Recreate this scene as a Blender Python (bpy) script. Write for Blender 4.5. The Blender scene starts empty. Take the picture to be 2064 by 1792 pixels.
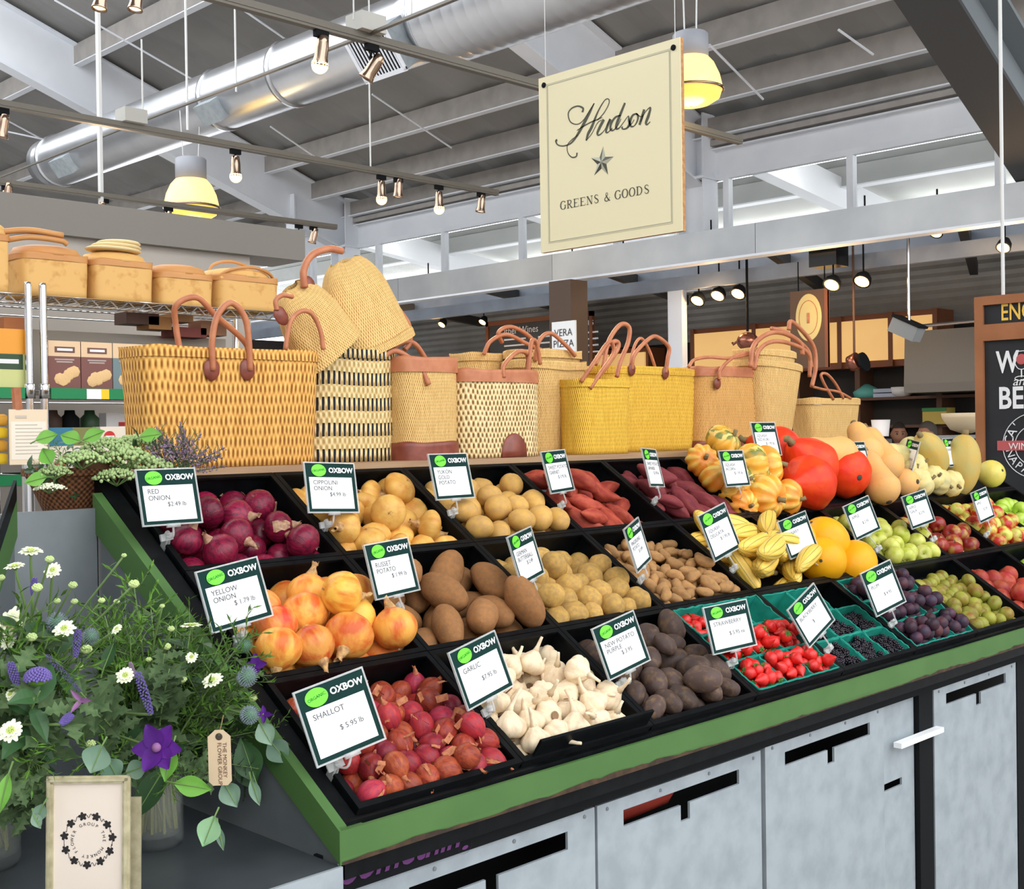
import bpy, bmesh, math, random
import numpy as np
from mathutils import Vector, Matrix, Euler
PI = math.pi
C = bpy.context.scene.collection
scene = bpy.context.scene

# ------------------------------------------------------------------ camera
FOC = 2475.0; PW, PH = 2064, 1792
YAW, PIT, ROL = math.radians(45.0), math.radians(-0.52), math.radians(-0.83)
CAM = Vector((0, 0, 1.6))
FW = Vector((math.cos(PIT)*math.cos(YAW), math.cos(PIT)*math.sin(YAW), math.sin(PIT)))
r0 = Vector((math.sin(YAW), -math.cos(YAW), 0)); u0 = r0.cross(FW)
RT = r0*math.cos(ROL) + u0*math.sin(ROL)
UP = -r0*math.sin(ROL) + u0*math.cos(ROL)
cd = bpy.data.cameras.new('camera'); cam = bpy.data.objects.new('camera', cd); C.objects.link(cam)
m = Matrix((RT, UP, -FW)).transposed().to_4x4(); m.translation = CAM
cam.matrix_world = m
cd.sensor_fit = 'HORIZONTAL'; cd.sensor_width = 36; cd.lens = 36*FOC/PW
cd.clip_start = .05; cd.clip_end = 200
scene.camera = cam

# ------------------------------------------------------------------ world, exposure
w = bpy.data.worlds.new('daylight'); scene.world = w; w.use_nodes = True
bg = w.node_tree.nodes['Background']; bg.inputs[0].default_value = (.93, .96, 1, 1); bg.inputs[1].default_value = 2.9
scene.view_settings.view_transform = 'Standard'; scene.view_settings.look = 'None'
scene.view_settings.exposure = 0.37; scene.view_settings.gamma = 1
scene.view_settings.use_curve_mapping = False

def at(x, y, **k):
    """point of the place seen along a line of sight, on the plane X=, Y= or Z= given"""
    d = FW + RT*((x-PW/2)/FOC) - UP*((y-PH/2)/FOC)
    a, v = list(k.items())[0]; i = 'XYZ'.index(a)
    return CAM + d*((v-CAM[i])/d[i])
def depth(p): return (Vector(p)-CAM).dot(FW)

# ------------------------------------------------------------------ mesh helpers
class MB:
    def __init__(s): s.v = []; s.f = []; s.uv = None
    def add(s, vs, fs):
        n = len(s.v); s.v += [tuple(v) for v in vs]; s.f += [tuple(i+n for i in f) for f in fs]
    def box(s, a, b, M=None):
        x0, y0, z0 = a; x1, y1, z1 = b
        vs = [Vector(p) for p in ((x0,y0,z0),(x1,y0,z0),(x1,y1,z0),(x0,y1,z0),(x0,y0,z1),(x1,y0,z1),(x1,y1,z1),(x0,y1,z1))]
        if M is not None: vs = [M @ p for p in vs]
        s.add(vs, [(0,3,2,1),(4,5,6,7),(0,1,5,4),(1,2,6,5),(2,3,7,6),(3,0,4,7)]); return s
    def bar(s, a, b, w, h, up=(0,0,1)):
        """rectangular bar from a to b"""
        a = Vector(a); b = Vector(b); d = (b-a).normalized(); u = Vector(up)
        if abs(d.dot(u)) > .98: u = Vector((0,1,0))
        r = d.cross(u).normalized()*w/2; t = r.cross(d).normalized()*h/2
        vs = [a-r-t, a+r-t, a+r+t, a-r+t, b-r-t, b+r-t, b+r+t, b-r+t]
        s.add(vs, [(0,1,2,3),(4,7,6,5),(0,4,5,1),(1,5,6,2),(2,6,7,3),(3,7,4,0)]); return s
    def tube(s, pts, r, n=8, closed=False, cap=True):
        pts = [Vector(p) for p in pts]; N = len(pts)
        rs = r if isinstance(r, (list, tuple)) else [r]*N
        ref = None; rings = []
        for i, p in enumerate(pts):
            a = pts[i-1] if (i > 0 or closed) else pts[0]; b = pts[(i+1) % N] if (i < N-1 or closed) else pts[-1]
            d = (b-a)
            if d.length < 1e-9: d = Vector((0,0,1))
            d.normalize()
            if ref is None: ref = Vector((0,0,1)) if abs(d.z) < .9 else Vector((1,0,0))
            x = (ref - d*ref.dot(d))
            if x.length < 1e-6: x = d.orthogonal()
            x.normalize(); y = d.cross(x); ref = x
            rings.append([p + x*(rs[i]*math.cos(2*PI*k/n)) + y*(rs[i]*math.sin(2*PI*k/n)) for k in range(n)])
        vs = [v for g in rings for v in g]; fs = []
        for i in range(N if closed else N-1):
            j = (i+1) % N
            for k in range(n): fs.append((i*n+k, i*n+(k+1) % n, j*n+(k+1) % n, j*n+k))
        if cap and not closed: fs.append(tuple(range(n))[::-1]); fs.append(tuple((N-1)*n+k for k in range(n)))
        s.add(vs, fs); return s
    def lathe(s, prof, n=20, M=None, cap=True, wob=None):
        """prof: list of (r, z)"""
        vs = []; fs = []
        for i, (r, z) in enumerate(prof):
            for k in range(n):
                a = 2*PI*k/n; rr = r*(wob(a, i) if wob else 1)
                p = Vector((rr*math.cos(a), rr*math.sin(a), z)); vs.append(M @ p if M is not None else p)
        for i in range(len(prof)-1):
            for k in range(n): fs.append((i*n+k, i*n+(k+1) % n, (i+1)*n+(k+1) % n, (i+1)*n+k))
        if cap:
            fs.append(tuple(range(n))[::-1]); fs.append(tuple((len(prof)-1)*n+k for k in range(n)))
        s.add(vs, fs); return s
    def sph(s, c, r, n=10, m=7, sc=(1,1,1)):
        prof = [(max(1e-4, math.sin(PI*i/m)), -math.cos(PI*i/m)) for i in range(m+1)]
        M = Matrix.Translation(Vector(c)) @ Matrix.Diagonal((r*sc[0], r*sc[1], r*sc[2], 1))
        return s.lathe(prof, n, M)
    def mesh(s, name, mat=None, smooth=False):
        me = bpy.data.meshes.new(name); me.from_pydata(s.v, [], s.f); me.validate()
        if s.uv is not None and len(s.uv) == len(s.v):
            l = me.uv_layers.new(name='UVMap'); arr = np.zeros(len(me.loops), dtype=np.int32)
            me.loops.foreach_get('vertex_index', arr); u = np.array(s.uv, dtype=np.float32)[arr]
            l.data.foreach_set('uv', u.ravel())
        if smooth: me.polygons.foreach_set('use_smooth', [True]*len(me.polygons))
        if mat: me.materials.append(mat)
        return me
    def obj(s, name, mat=None, parent=None, smooth=False, M=None):
        return mo(name, s.mesh(name, mat, smooth), parent, M)
def mo(name, me, parent=None, M=None):
    o = bpy.data.objects.new(name, me); C.objects.link(o)
    if parent is not None: o.parent = parent
    if M is not None: o.matrix_local = M
    return o
def tag(o, label=None, cat=None, group=None, kind=None):
    if label: o['label'] = label
    if cat: o['category'] = cat
    if group: o['group'] = group
    if kind: o['kind'] = kind
    return o
def empty(name, label, cat, M=None, group=None):
    o = bpy.data.objects.new(name, None); C.objects.link(o); o.empty_display_size = .05
    if M is not None: o.matrix_world = M if isinstance(M, Matrix) else Matrix.Translation(Vector(M))
    return tag(o, label, cat, group)
def struct(o, label=None, cat=None):
    o['kind'] = 'structure'
    return tag(o, label, cat)
def frame(o, x, y, z=None):
    """matrix with origin o, axes x and y (z = x cross y)"""
    x = Vector(x).normalized(); y = Vector(y); y = (y-x*x.dot(y)).normalized(); z = x.cross(y)
    M = Matrix((x, y, z)).transposed().to_4x4(); M.translation = Vector(o); return M
def T(x=0, y=0, z=0): return Matrix.Translation((x, y, z))
def R(a, ax): return Matrix.Rotation(a, 4, ax)
def S(x, y=None, z=None): return Matrix.Diagonal((x, x if y is None else y, x if z is None else z, 1))
def bez(p, n=12):
    """smooth polyline through points (Catmull-Rom)"""
    p = [Vector(q) for q in p]; q = [p[0]*2-p[1]] + p + [p[-1]*2-p[-2]]; out = []
    for i in range(1, len(q)-2):
        for k in range(n):
            t = k/n; a, b, c, d = q[i-1:i+3]
            out.append(.5*((2*b)+(c-a)*t+(2*a-5*b+4*c-d)*t*t+(3*b-a-3*c+d)*t**3))
    out.append(p[-1]); return out
_tc = {}
def text_mesh(s, size, mat, ext=.0003, align='LEFT', bold=0, shear=0):
    k = (s, size, mat.name, ext, align, bold, shear)
    if k in _tc: return _tc[k]
    cu = bpy.data.curves.new('lettering', 'FONT'); cu.body = s; cu.size = size; cu.extrude = ext
    cu.align_x = align; cu.align_y = 'CENTER'; cu.offset = bold; cu.shear = shear; cu.resolution_u = 3
    o = bpy.data.objects.new('t', cu); C.objects.link(o)
    dg = bpy.context.evaluated_depsgraph_get(); me = bpy.data.meshes.new_from_object(o.evaluated_get(dg))
    bpy.data.objects.remove(o); bpy.data.curves.remove(cu)
    me.materials.clear(); me.materials.append(mat); _tc[k] = me; return me
def text(s, size, mat, parent, M, name='lettering', **k):
    return mo(name, text_mesh(s, size, mat, **k), parent, M)

# ------------------------------------------------------------------ materials
MT = {}
def mat(name, col, rough=.5, metal=0, col2=None, scale=8, detail=3, bump=0, bdist=.01, bscale=None, rand=0, hrand=0, stretch=None,
        alpha=1, emis=None, estr=0, trans=0, ramp=(.35,.65), spec=.5, ior=1.45, coat=0, sss=0):
    m = bpy.data.materials.new(name); m.use_nodes = True; nt = m.node_tree; N = nt.nodes; L = nt.links
    b = N['Principled BSDF']; b.inputs['Base Color'].default_value = (*col, 1); b.inputs['Roughness'].default_value = rough
    b.inputs['Metallic'].default_value = metal; b.inputs['Specular IOR Level'].default_value = spec
    b.inputs['Alpha'].default_value = alpha; b.inputs['Transmission Weight'].default_value = trans; b.inputs['IOR'].default_value = ior
    b.inputs['Coat Weight'].default_value = coat
    if sss: b.inputs['Subsurface Weight'].default_value = sss; b.inputs['Subsurface Scale'].default_value = .01
    if emis: b.inputs['Emission Color'].default_value = (*emis, 1); b.inputs['Emission Strength'].default_value = estr
    if col2 or bump or rand or hrand:
        tc = N.new('ShaderNodeTexCoord'); mp = N.new('ShaderNodeMapping'); L.new(tc.outputs['Object'], mp.inputs[0])
        if stretch: mp.inputs['Scale'].default_value = stretch
        oi = N.new('ShaderNodeObjectInfo')
        ad = N.new('ShaderNodeVectorMath'); ad.operation = 'MULTIPLY_ADD'
        ad.inputs[0].default_value = (7, 5, 3); 
        L.new(oi.outputs['Random'], ad.inputs[1]); L.new(mp.outputs[0], ad.inputs[2])
        src = None
        if col2:
            nz = N.new('ShaderNodeTexNoise'); nz.inputs['Scale'].default_value = scale; nz.inputs['Detail'].default_value = detail
            L.new(ad.outputs[0], nz.inputs[0])
            rp = N.new('ShaderNodeValToRGB'); rp.color_ramp.elements[0].position = ramp[0]; rp.color_ramp.elements[1].position = ramp[1]
            rp.color_ramp.elements[0].color = (*col, 1); rp.color_ramp.elements[1].color = (*col2, 1)
            L.new(nz.outputs[0], rp.inputs[0]); src = rp.outputs[0]
        if rand or hrand:
            hs = N.new('ShaderNodeHueSaturation')
            if src: L.new(src, hs.inputs['Color'])
            else: hs.inputs['Color'].default_value = (*col, 1)
            mr = N.new('ShaderNodeMapRange'); mr.inputs[3].default_value = 1-rand; mr.inputs[4].default_value = 1+rand
            L.new(oi.outputs['Random'], mr.inputs[0]); L.new(mr.outputs[0], hs.inputs['Value'])
            if hrand:
                mu = N.new('ShaderNodeMath'); mu.operation = 'MULTIPLY'; mu.inputs[1].default_value = 7.31
                fr = N.new('ShaderNodeMath'); fr.operation = 'FRACT'; L.new(oi.outputs['Random'], mu.inputs[0]); L.new(mu.outputs[0], fr.inputs[0])
                mh = N.new('ShaderNodeMapRange'); mh.inputs[3].default_value = .5-hrand; mh.inputs[4].default_value = .5+hrand
                L.new(fr.outputs[0], mh.inputs[0]); L.new(mh.outputs[0], hs.inputs['Hue'])
            src = hs.outputs[0]
        if src: L.new(src, b.inputs['Base Color'])
        if bump:
            nb = N.new('ShaderNodeTexNoise'); nb.inputs['Scale'].default_value = bscale or scale; nb.inputs['Detail'].default_value = 4
            L.new(ad.outputs[0], nb.inputs[0]); bp = N.new('ShaderNodeBump'); bp.inputs['Strength'].default_value = bump
            bp.inputs['Distance'].default_value = bdist; L.new(nb.outputs[0], bp.inputs['Height']); L.new(bp.outputs[0], b.inputs['Normal'])
    MT[name] = m; return m
def weave(name, dark, mid, light, pu=.012, pv=.03, rough=.75, bump=.6, tint=None, band=None, contrast=(.18,.5,.8)):
    """woven straw: strands crossing on a UV laid out in metres; band=(colour, period, width) adds coloured strand rows"""
    m = bpy.data.materials.new(name); m.use_nodes = True; nt = m.node_tree; N = nt.nodes; L = nt.links; b = N['Principled BSDF']
    b.inputs['Roughness'].default_value = rough; b.inputs['Specular IOR Level'].default_value = .25
    uv = N.new('ShaderNodeUVMap'); uv.uv_map = 'UVMap'; sp = N.new('ShaderNodeSeparateXYZ'); L.new(uv.outputs[0], sp.inputs[0])
    def mth(op, a, c=None, v=None):
        n = N.new('ShaderNodeMath'); n.operation = op; L.new(a, n.inputs[0])
        if c is not None: L.new(c, n.inputs[1])
        if v is not None: n.inputs[1].default_value = v
        return n.outputs[0]
    nz = N.new('ShaderNodeTexNoise'); nz.inputs['Scale'].default_value = 22; L.new(uv.outputs[0], nz.inputs[0])
    wob = mth('MULTIPLY', nz.outputs[0], v=1.6)
    su = mth('SINE', mth('ADD', mth('MULTIPLY', sp.outputs[0], v=2*PI/pu), wob)); sv = mth('SINE', mth('ADD', mth('MULTIPLY', sp.outputs[1], v=2*PI/pv), wob))
    pr = mth('MULTIPLY', su, sv); h = mth('ADD', mth('MULTIPLY', pr, v=.5), v=.5)
    n2 = N.new('ShaderNodeTexNoise'); n2.inputs['Scale'].default_value = 1; n2.inputs['Detail'].default_value = 3
    mp = N.new('ShaderNodeMapping'); mp.inputs['Scale'].default_value = (1.2/pu, .35/pv, 1); L.new(uv.outputs[0], mp.inputs[0]); L.new(mp.outputs[0], n2.inputs[0])
    hh = mth('ADD', h, mth('MULTIPLY', mth('SUBTRACT', n2.outputs[0], v=.5), v=.75))
    rp = N.new('ShaderNodeValToRGB'); e = rp.color_ramp.elements; e[0].position = contrast[0]; e[0].color = (*dark, 1)
    e[1].position = contrast[2]; e[1].color = (*light, 1); k = e.new(contrast[1]); k.color = (*mid, 1); L.new(hh, rp.inputs[0]); out = rp.outputs[0]
    if band:
        bc, per, wd = band
        fr = mth('FRACT', mth('MULTIPLY', sp.outputs[1], v=1/per)); on = mth('LESS_THAN', fr, v=wd)
        fu = mth('FRACT', mth('MULTIPLY', mth('ADD', sp.outputs[0], mth('MULTIPLY', nz.outputs[0], v=.003)), v=1/pu)); ou = mth('LESS_THAN', fu, v=.45)
        mx = N.new('ShaderNodeMix'); mx.data_type = 'RGBA'; L.new(mth('MULTIPLY', on, ou), mx.inputs[0]); L.new(out, mx.inputs[6]); mx.inputs[7].default_value = (*bc, 1); out = mx.outputs[2]
    L.new(out, b.inputs['Base Color'])
    bp = N.new('ShaderNodeBump'); bp.inputs['Strength'].default_value = bump; bp.inputs['Distance'].default_value = .004; L.new(hh, bp.inputs['Height']); L.new(bp.outputs[0], b.inputs['Normal'])
    MT[name] = m; return m
def stripes(name, c1, c2, count, rough=.45, wav=.4, sharp=.5, c3=None, noise=6, rand=.08, spot=None):
    """stripes running pole to pole round the local z axis"""
    m = bpy.data.materials.new(name); m.use_nodes = True; nt = m.node_tree; N = nt.nodes; L = nt.links; b = N['Principled BSDF']
    b.inputs['Roughness'].default_value = rough
    tc = N.new('ShaderNodeTexCoord'); sp = N.new('ShaderNodeSeparateXYZ'); L.new(tc.outputs['Object'], sp.inputs[0])
    oi = N.new('ShaderNodeObjectInfo')
    def mth(op, a, c=None, v=None):
        n = N.new('ShaderNodeMath'); n.operation = op; L.new(a, n.inputs[0])
        if c is not None: L.new(c, n.inputs[1])
        if v is not None: n.inputs[1].default_value = v
        return n.outputs[0]
    an = mth('ARCTAN2', sp.outputs[1], sp.outputs[0])
    nz = N.new('ShaderNodeTexNoise'); nz.inputs['Scale'].default_value = 40; L.new(tc.outputs['Object'], nz.inputs[0])
    w_ = mth('SINE', mth('ADD', mth('MULTIPLY', an, v=count), mth('MULTIPLY', nz.outputs[0], v=wav*6)))
    rp = N.new('ShaderNodeValToRGB'); e = rp.color_ramp.elements; e[0].position = .5*sharp+.1; e[0].color = (*c1, 1); e[1].position = .5*sharp+.35; e[1].color = (*c2, 1)
    L.new(mth('ADD', mth('MULTIPLY', w_, v=.5), v=.5), rp.inputs[0]); out = rp.outputs[0]
    if c3:
        n3 = N.new('ShaderNodeTexNoise'); n3.inputs['Scale'].default_value = noise
        ad = N.new('ShaderNodeVectorMath'); ad.operation = 'MULTIPLY_ADD'; ad.inputs[0].default_value = (5, 3, 9); L.new(oi.outputs['Random'], ad.inputs[1]); L.new(tc.outputs['Object'], ad.inputs[2]); L.new(ad.outputs[0], n3.inputs[0])
        r3 = N.new('ShaderNodeValToRGB'); r3.color_ramp.elements[0].position = .42; r3.color_ramp.elements[1].position = .58; L.new(n3.outputs[0], r3.inputs[0])
        mx = N.new('ShaderNodeMix'); mx.data_type = 'RGBA'; L.new(r3.outputs[0], mx.inputs[0]); L.new(out, mx.inputs[6]); mx.inputs[7].default_value = (*c3, 1); out = mx.outputs[2]
    hs = N.new('ShaderNodeHueSaturation'); L.new(out, hs.inputs['Color']); mr = N.new('ShaderNodeMapRange'); mr.inputs[3].default_value = 1-rand; mr.inputs[4].default_value = 1+rand
    L.new(oi.outputs['Random'], mr.inputs[0]); L.new(mr.outputs[0], hs.inputs['Value']); L.new(hs.outputs[0], b.inputs['Base Color'])
    MT[name] = m; return m

black = mat('black plastic', (.0025,.003,.0035), .42, col2=(.005,.006,.007), scale=30, spec=.14)
green = mat('green paint', (.060,.135,.036), .55, col2=(.072,.155,.043), scale=6, spec=.3)
galv = mat('galvanised sheet', (.34,.38,.40), .5, .15, col2=(.275,.31,.33), scale=16, detail=9, bump=.03, bscale=30, ramp=(.38,.66), spec=.35)
galv_dark = mat('dull zinc sheet', (.17,.19,.20), .4, .4, col2=(.22,.24,.25), scale=7, detail=5)
table_m = mat('table zinc', (.055,.065,.07), .35, .35, col2=(.09,.10,.11), scale=6, detail=5)
darkmetal = mat('dark steel', (.008,.009,.010), .7, 0, spec=.1)
chrome = mat('chrome', (.75,.75,.76), .18, 1)
white = mat('white paint', (.78,.80,.84), .5)
whitep = mat('white card', (.88,.88,.88), .5)
steel_white = mat('white painted steel', (.84,.87,.91), .55, col2=(.78,.81,.86), scale=2)
leather = mat('tan leather', (.40,.13,.055), .5, col2=(.50,.19,.085), scale=25, bump=.1)
leather_dk = mat('brown leather', (.17,.038,.022), .38, col2=(.24,.06,.035), scale=40)
wood = mat('board wood', (.33,.19,.10), .6, col2=(.42,.26,.14), scale=4, stretch=(1,12,12), detail=6)
clear = mat('clear plastic', (.85,.88,.88), .10, alpha=.06, spec=.3)
frost = mat('clear acrylic clip', (.72,.74,.72), .2, alpha=.42, spec=.8)
glass = mat('glass', (.8,.86,.84), .05, alpha=.08, spec=.8)
green_card = mat('dark green print', (.005,.03,.026), .6, spec=.12)
lime = mat('lime sticker', (.15,.85,.03), .5)
ink = mat('ink', (.05,.05,.05), .6)
ink_gr = mat('faded ink', (.30,.30,.32), .6)
bulb = mat('lit bulb', (1,.8,.5), .3, emis=(1,.50,.14), estr=6)
# ------------------------------------------------------------------ roof, walls, floor
SL = .345
def roofz(x, c=8.78): return c - SL*x
m_roof = mat('roof sheet', (.30,.295,.285), .75, col2=(.25,.245,.235), scale=1.2)
m_purl = mat('grey purlin paint', (.40,.37,.34), .6, col2=(.33,.31,.285), scale=5)
m_wall = mat('wall plaster', (.46,.42,.37), .8, col2=(.40,.37,.33), scale=2)
m_floor = mat('concrete floor', (.46,.44,.42), .6, col2=(.38,.36,.34), scale=2, detail=6)
struct(MB().box((-6,-6,-.1),(20,24,0)).obj('floor', m_floor))
# corrugated roof, folded down towards the kitchen side
b = MB(); y0, y1 = -.8, 22.5; n = 116; prof = []
for i in range(n+1):
    y = y0+(y1-y0)*i/n; k = i % 4; prof.append((y, .045 if k in (1,2) else 0))
vs = []; fs = []
for (y, h) in prof:
    vs += [(5.4, y, roofz(5.4)+h), (11.6, y, roofz(11.6)+h), (5.4, y, roofz(5.4)+h+.02), (11.6, y, roofz(11.6)+h+.02)]
for i in range(n): a = 4*i; c = a+4; fs += [(a, c, c+1, a+1), (a+2, a+3, c+3, c+2)]
b.add(vs, fs); ceil = struct(b.obj('ceiling', m_roof))
for x in (6.85, 8.2, 9.55, 10.32):
    p = MB(); z = roofz(x, 8.5)
    p.box((x-.012, -.8, z), (x+.012, 22, z+.24)); p.obj('purlin', m_purl, ceil)
    q = MB(); q.box((x-.02, -.8, z-.008), (x+.075, 22, z+.004)); q.obj('purlin_flange', steel_white, ceil)
p = MB(); z = roofz(10.88, 8.5)
p.box((10.86,-.8,z),(10.9,22,z+.2)); p.box((10.9,-.8,z-.09),(11.0,22,z-.03)); p.obj('eave_ledger', m_purl, ceil)
q = MB(); q.box((10.82,-.8,z-.01),(10.90,22,z+.005)); q.box((10.92,-.8,z-.13),(11.0,22,z-.115)); q.obj('ledger_flange', steel_white, ceil)
# rafters: sloping white I-beams with columns
def rafter(Y, x0, x1):
    o = bpy.data.objects.new('roof_rafter', None); C.objects.link(o); struct(o, 'sloping white steel rafter under the grey roof', 'rafter')
    d = Vector((1,0,-SL)).normalized()
    a = Vector((x0, Y, roofz(x0,8.75)-.38)); c = Vector((x1, Y, roofz(x1,8.75)-.38))
    MB().bar(a, c, .02, .70).obj('web', steel_white, o)
    for s in (1,-1): off = Vector((0,0,s*.36)); MB().bar(a+off, c+off, .2, .02).obj('flange', steel_white, o)
    MB().box((x1-1.0, Y-.1, roofz(x1-1,8.4)-.75), (x1-.98, Y+.1, roofz(x1-1,8.4))).obj('stiffener', steel_white, o)
    return o
rafter(14.25, 2.6, 10.95); rafter(8.0, 5.5, 10.95)
def column(X, Y, h, b0=0):
    o = bpy.data.objects.new('steel_column', None); C.objects.link(o); struct(o, 'white steel column below a roof rafter', 'column')
    MB().box((X-.01,Y-.17,b0),(X+.01,Y+.17,h)).obj('web', steel_white, o)
    for s in (-1,1): MB().box((X-.13,Y+s*.17-.01,b0),(X+.13,Y+s*.17+.01,h)).obj('flange', steel_white, o)
    MB().box((X-.16,Y-.2,4.3),(X+.16,Y+.2,4.33)).obj('plate', steel_white, o)
column(10.9, 14.25, 5.0); column(10.9, 8.0, 5.0, 3.12)
# dark sloping beam at the right
o = bpy.data.objects.new('sloping_beam', None); C.objects.link(o)
struct(o, 'dark grey sloping steel beam at the right ending above the kitchen fascia', 'beam')
m_dk = mat('dark beam paint', (.05,.052,.055), .6); m_dk2 = mat('grey beam paint', (.20,.22,.23), .6)  # shade under the beam and light on its web put into colours
a = at(1838,56,Y=3.75); c = at(2050,372,Y=3.75); d = (c-a).normalized(); a2 = a-d*2.5; c = c+d*.12
wd = .36
MB().add([], []) 
b = MB()
b.bar(a2+Vector((0,-wd/2,.02)), c+Vector((0,-wd/2,.02)), wd, .03); b.obj('bottom_flange', m_dk, o)
b = MB(); b.bar(a2+Vector((0,-wd/2,.325)), c+Vector((0,-wd/2,.325)), .03, .5); b.obj('web', m_dk2, o)
b = MB(); b.bar(a2+Vector((0,-wd/2,.55)), c+Vector((0,-wd/2,.55)), wd, .03); b.obj('top_flange', m_dk2, o)
# tie rods under the roof
for seg in [((110,0),(440,190)),((440,190),(520,235)),((490,20),(620,110)),((750,190),(910,298)),((1430,90),(1538,200)),((0,235),(130,305)),((545,255),(640,320)),((1690,60),(1760,110)),((0,262),(160,296))]:
    pts = []
    for (x, y) in seg:
        dd = FW + RT*((x-PW/2)/FOC) - UP*((y-PH/2)/FOC); t = (8.4-1.6)/(dd.z+SL*dd.x); pts.append(CAM+dd*t)
    MB().tube(pts, .012, 6).obj('tie_rod', steel_white, ceil)
# clerestory wall with windows at X = 11
wall = bpy.data.objects.new('wall_right', None); C.objects.link(wall); struct(wall)
MB().box((11.0,-2,4.36),(11.08,22,roofz(11.05,8.7))).obj('header_panel', steel_white, wall)
MB().box((11.0,-2,0),(11.08,22,3.3)).obj('lower_panel', mat('kitchen wall dark', (.05,.05,.05), .8), wall) if False else None
ms = [18.4,16.8,15.2,13.63,12.235,10.779,9.23,7.683,6.21,4.722,3.23,1.7]
for i in range(len(ms)-1):
    ya, yb = ms[i+1], ms[i]
    wn = bpy.data.objects.new('window_%d' % (i+1), None); C.objects.link(wn); struct(wn)
    f = MB(); t = .035
    f.box((10.98,ya,4.30),(11.06,yb,4.36)); f.box((10.98,ya,3.2),(11.06,yb,3.26)); f.box((10.98,ya,3.26),(11.06,ya+t,4.30)); f.box((10.98,yb-t,3.26),(11.06,yb,4.30))
    f.obj('window_frame', steel_white, wn)
    MB().box((11.015,ya+t,3.26),(11.02,yb-t,4.30)).obj('pane', glass, wn)
# neighbouring bright roof seen through the panes
m_nb = mat('neighbour roof sheet', (.42,.43,.42), .7, col2=(.36,.37,.36), scale=2)
nb = bpy.data.objects.new('outside_canopy', None); C.objects.link(nb); struct(nb)
def nz(x): return 5.5-.12*(x-11.6)
b = MB(); b.add([(11.7,-2,nz(11.7)),(11.7,24,nz(11.7)),(27,30,nz(27)),(27,-2,nz(27))],[(0,1,2,3)]); b.obj('canopy_sheet', m_nb, nb)
for x in (12.6,14.8,17.2,19.8,22.4,25):
    MB().box((x,-2,nz(x)-.28),(x+.05,24,nz(x)-.01)).obj('canopy_purlin', m_nb, nb)
    MB().box((x-.03,-2,nz(x)-.30),(x+.16,24,nz(x)-.28)).obj('canopy_flange', white, nb)
for y in (16.5, 12.6, 8.6, 2.5):
    MB().bar((11.7,y,nz(11.7)-.35),(27,y,nz(27)-.35),.22,.4).obj('canopy_beam', white, nb)
m_glow_bar = mat('lit tube lamp', (1,1,1), .4, emis=(1,1,.96), estr=9)  # glow of added bars that stand for sunlit purlins, not lamps
for i, x in enumerate((13.3, 16.6)):
    t = MB().box((x,1,nz(x)-.42),(x+.14,22,nz(x)-.36)).obj('strip_light', m_glow_bar)
    tag(t, ['nearer long white strip light seen through the upper windows','farther long white strip light seen through the upper windows'][i], 'light')
# left back wall behind the wire shelving, with the soffit beam above it
struct(MB().box((-2.5,5.25,0),(3.42,5.4,2.6)).obj('wall_back', m_wall))
sf = MB().box((-2.5,5.2,2.5),(3.72,5.5,2.655)).obj('trim_1', mat('soffit paint', (.23,.215,.19), .7)); struct(sf)
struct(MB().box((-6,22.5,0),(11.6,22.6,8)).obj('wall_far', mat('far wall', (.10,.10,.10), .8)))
ro = MB(); ro.add([(-6,-.8,roofz(5.4)),(5.45,-.8,roofz(5.4)),(5.45,5.0,roofz(5.4)),(-6,5.0,roofz(5.4))],[(0,1,2,3)]); ro.obj('flat_roof', m_roof, ceil)  # unseen flat sheet added overhead to keep sky light off the stand
struct(MB().box((-6.1,-6,0),(-6,22.5,6.5)).obj('wall_left', mat('left wall', (.5,.5,.5), .8)))  # unseen wall, put in to cut daylight reaching the kitchen
struct(MB().box((-6,-6.1,0),(20,-6,2.0)).obj('wall_front', MT['left wall']))  # unseen wall, kept low so sky light enters from behind
struct(MB().box((8.9,-6,0),(9.0,1.2,5)).obj('wall_side', MT['left wall']))
# ------------------------------------------------------------------ duct
m_duct = mat('galvanised spiral duct', (.66,.67,.69), .3, .92, col2=(.58,.59,.61), scale=3, bump=.05, bscale=5)
duct = empty('air_duct', 'round galvanised metal air duct running under the roof', 'duct', (6.5, 9, 4.7))
def dpt(y): return Vector((0, y-9, (4.87-4.7)))
DZ = 4.88
def ring(b, ya, yb, r, seam=True):
    pts = []; rs = []
    n = max(2, int((yb-ya)/.12)); 
    for i in range(n+1):
        y = ya+(yb-ya)*i/n
        pts += [(0, y-9, DZ-4.7)]; rs += [r]
        if seam: pts += [(0, y-9+.006, DZ-4.7)]; rs += [r+.0008]; pts += [(0, y-9+.012, DZ-4.7)]; rs += [r]
    b.tube(pts, rs, 32)
b = MB(); ring(b, 7.35, 14.2, .29, False); b.obj('duct_run', m_duct, duct, True)
b = MB(); ring(b, 1.0, 7.2, .37); b.obj('duct_run', m_duct, duct, True)
MB().tube([(0,7.2-9,.18),(0,7.35-9,.18)], [.37,.29], 32).obj('reducer', m_duct, duct, True)
for y in (13.9, 10.35, 9.2): MB().tube([(0,y-9,.18),(0,y-9+.05,.18)], .305, 32).obj('joint_band', m_duct, duct, True)
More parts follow.
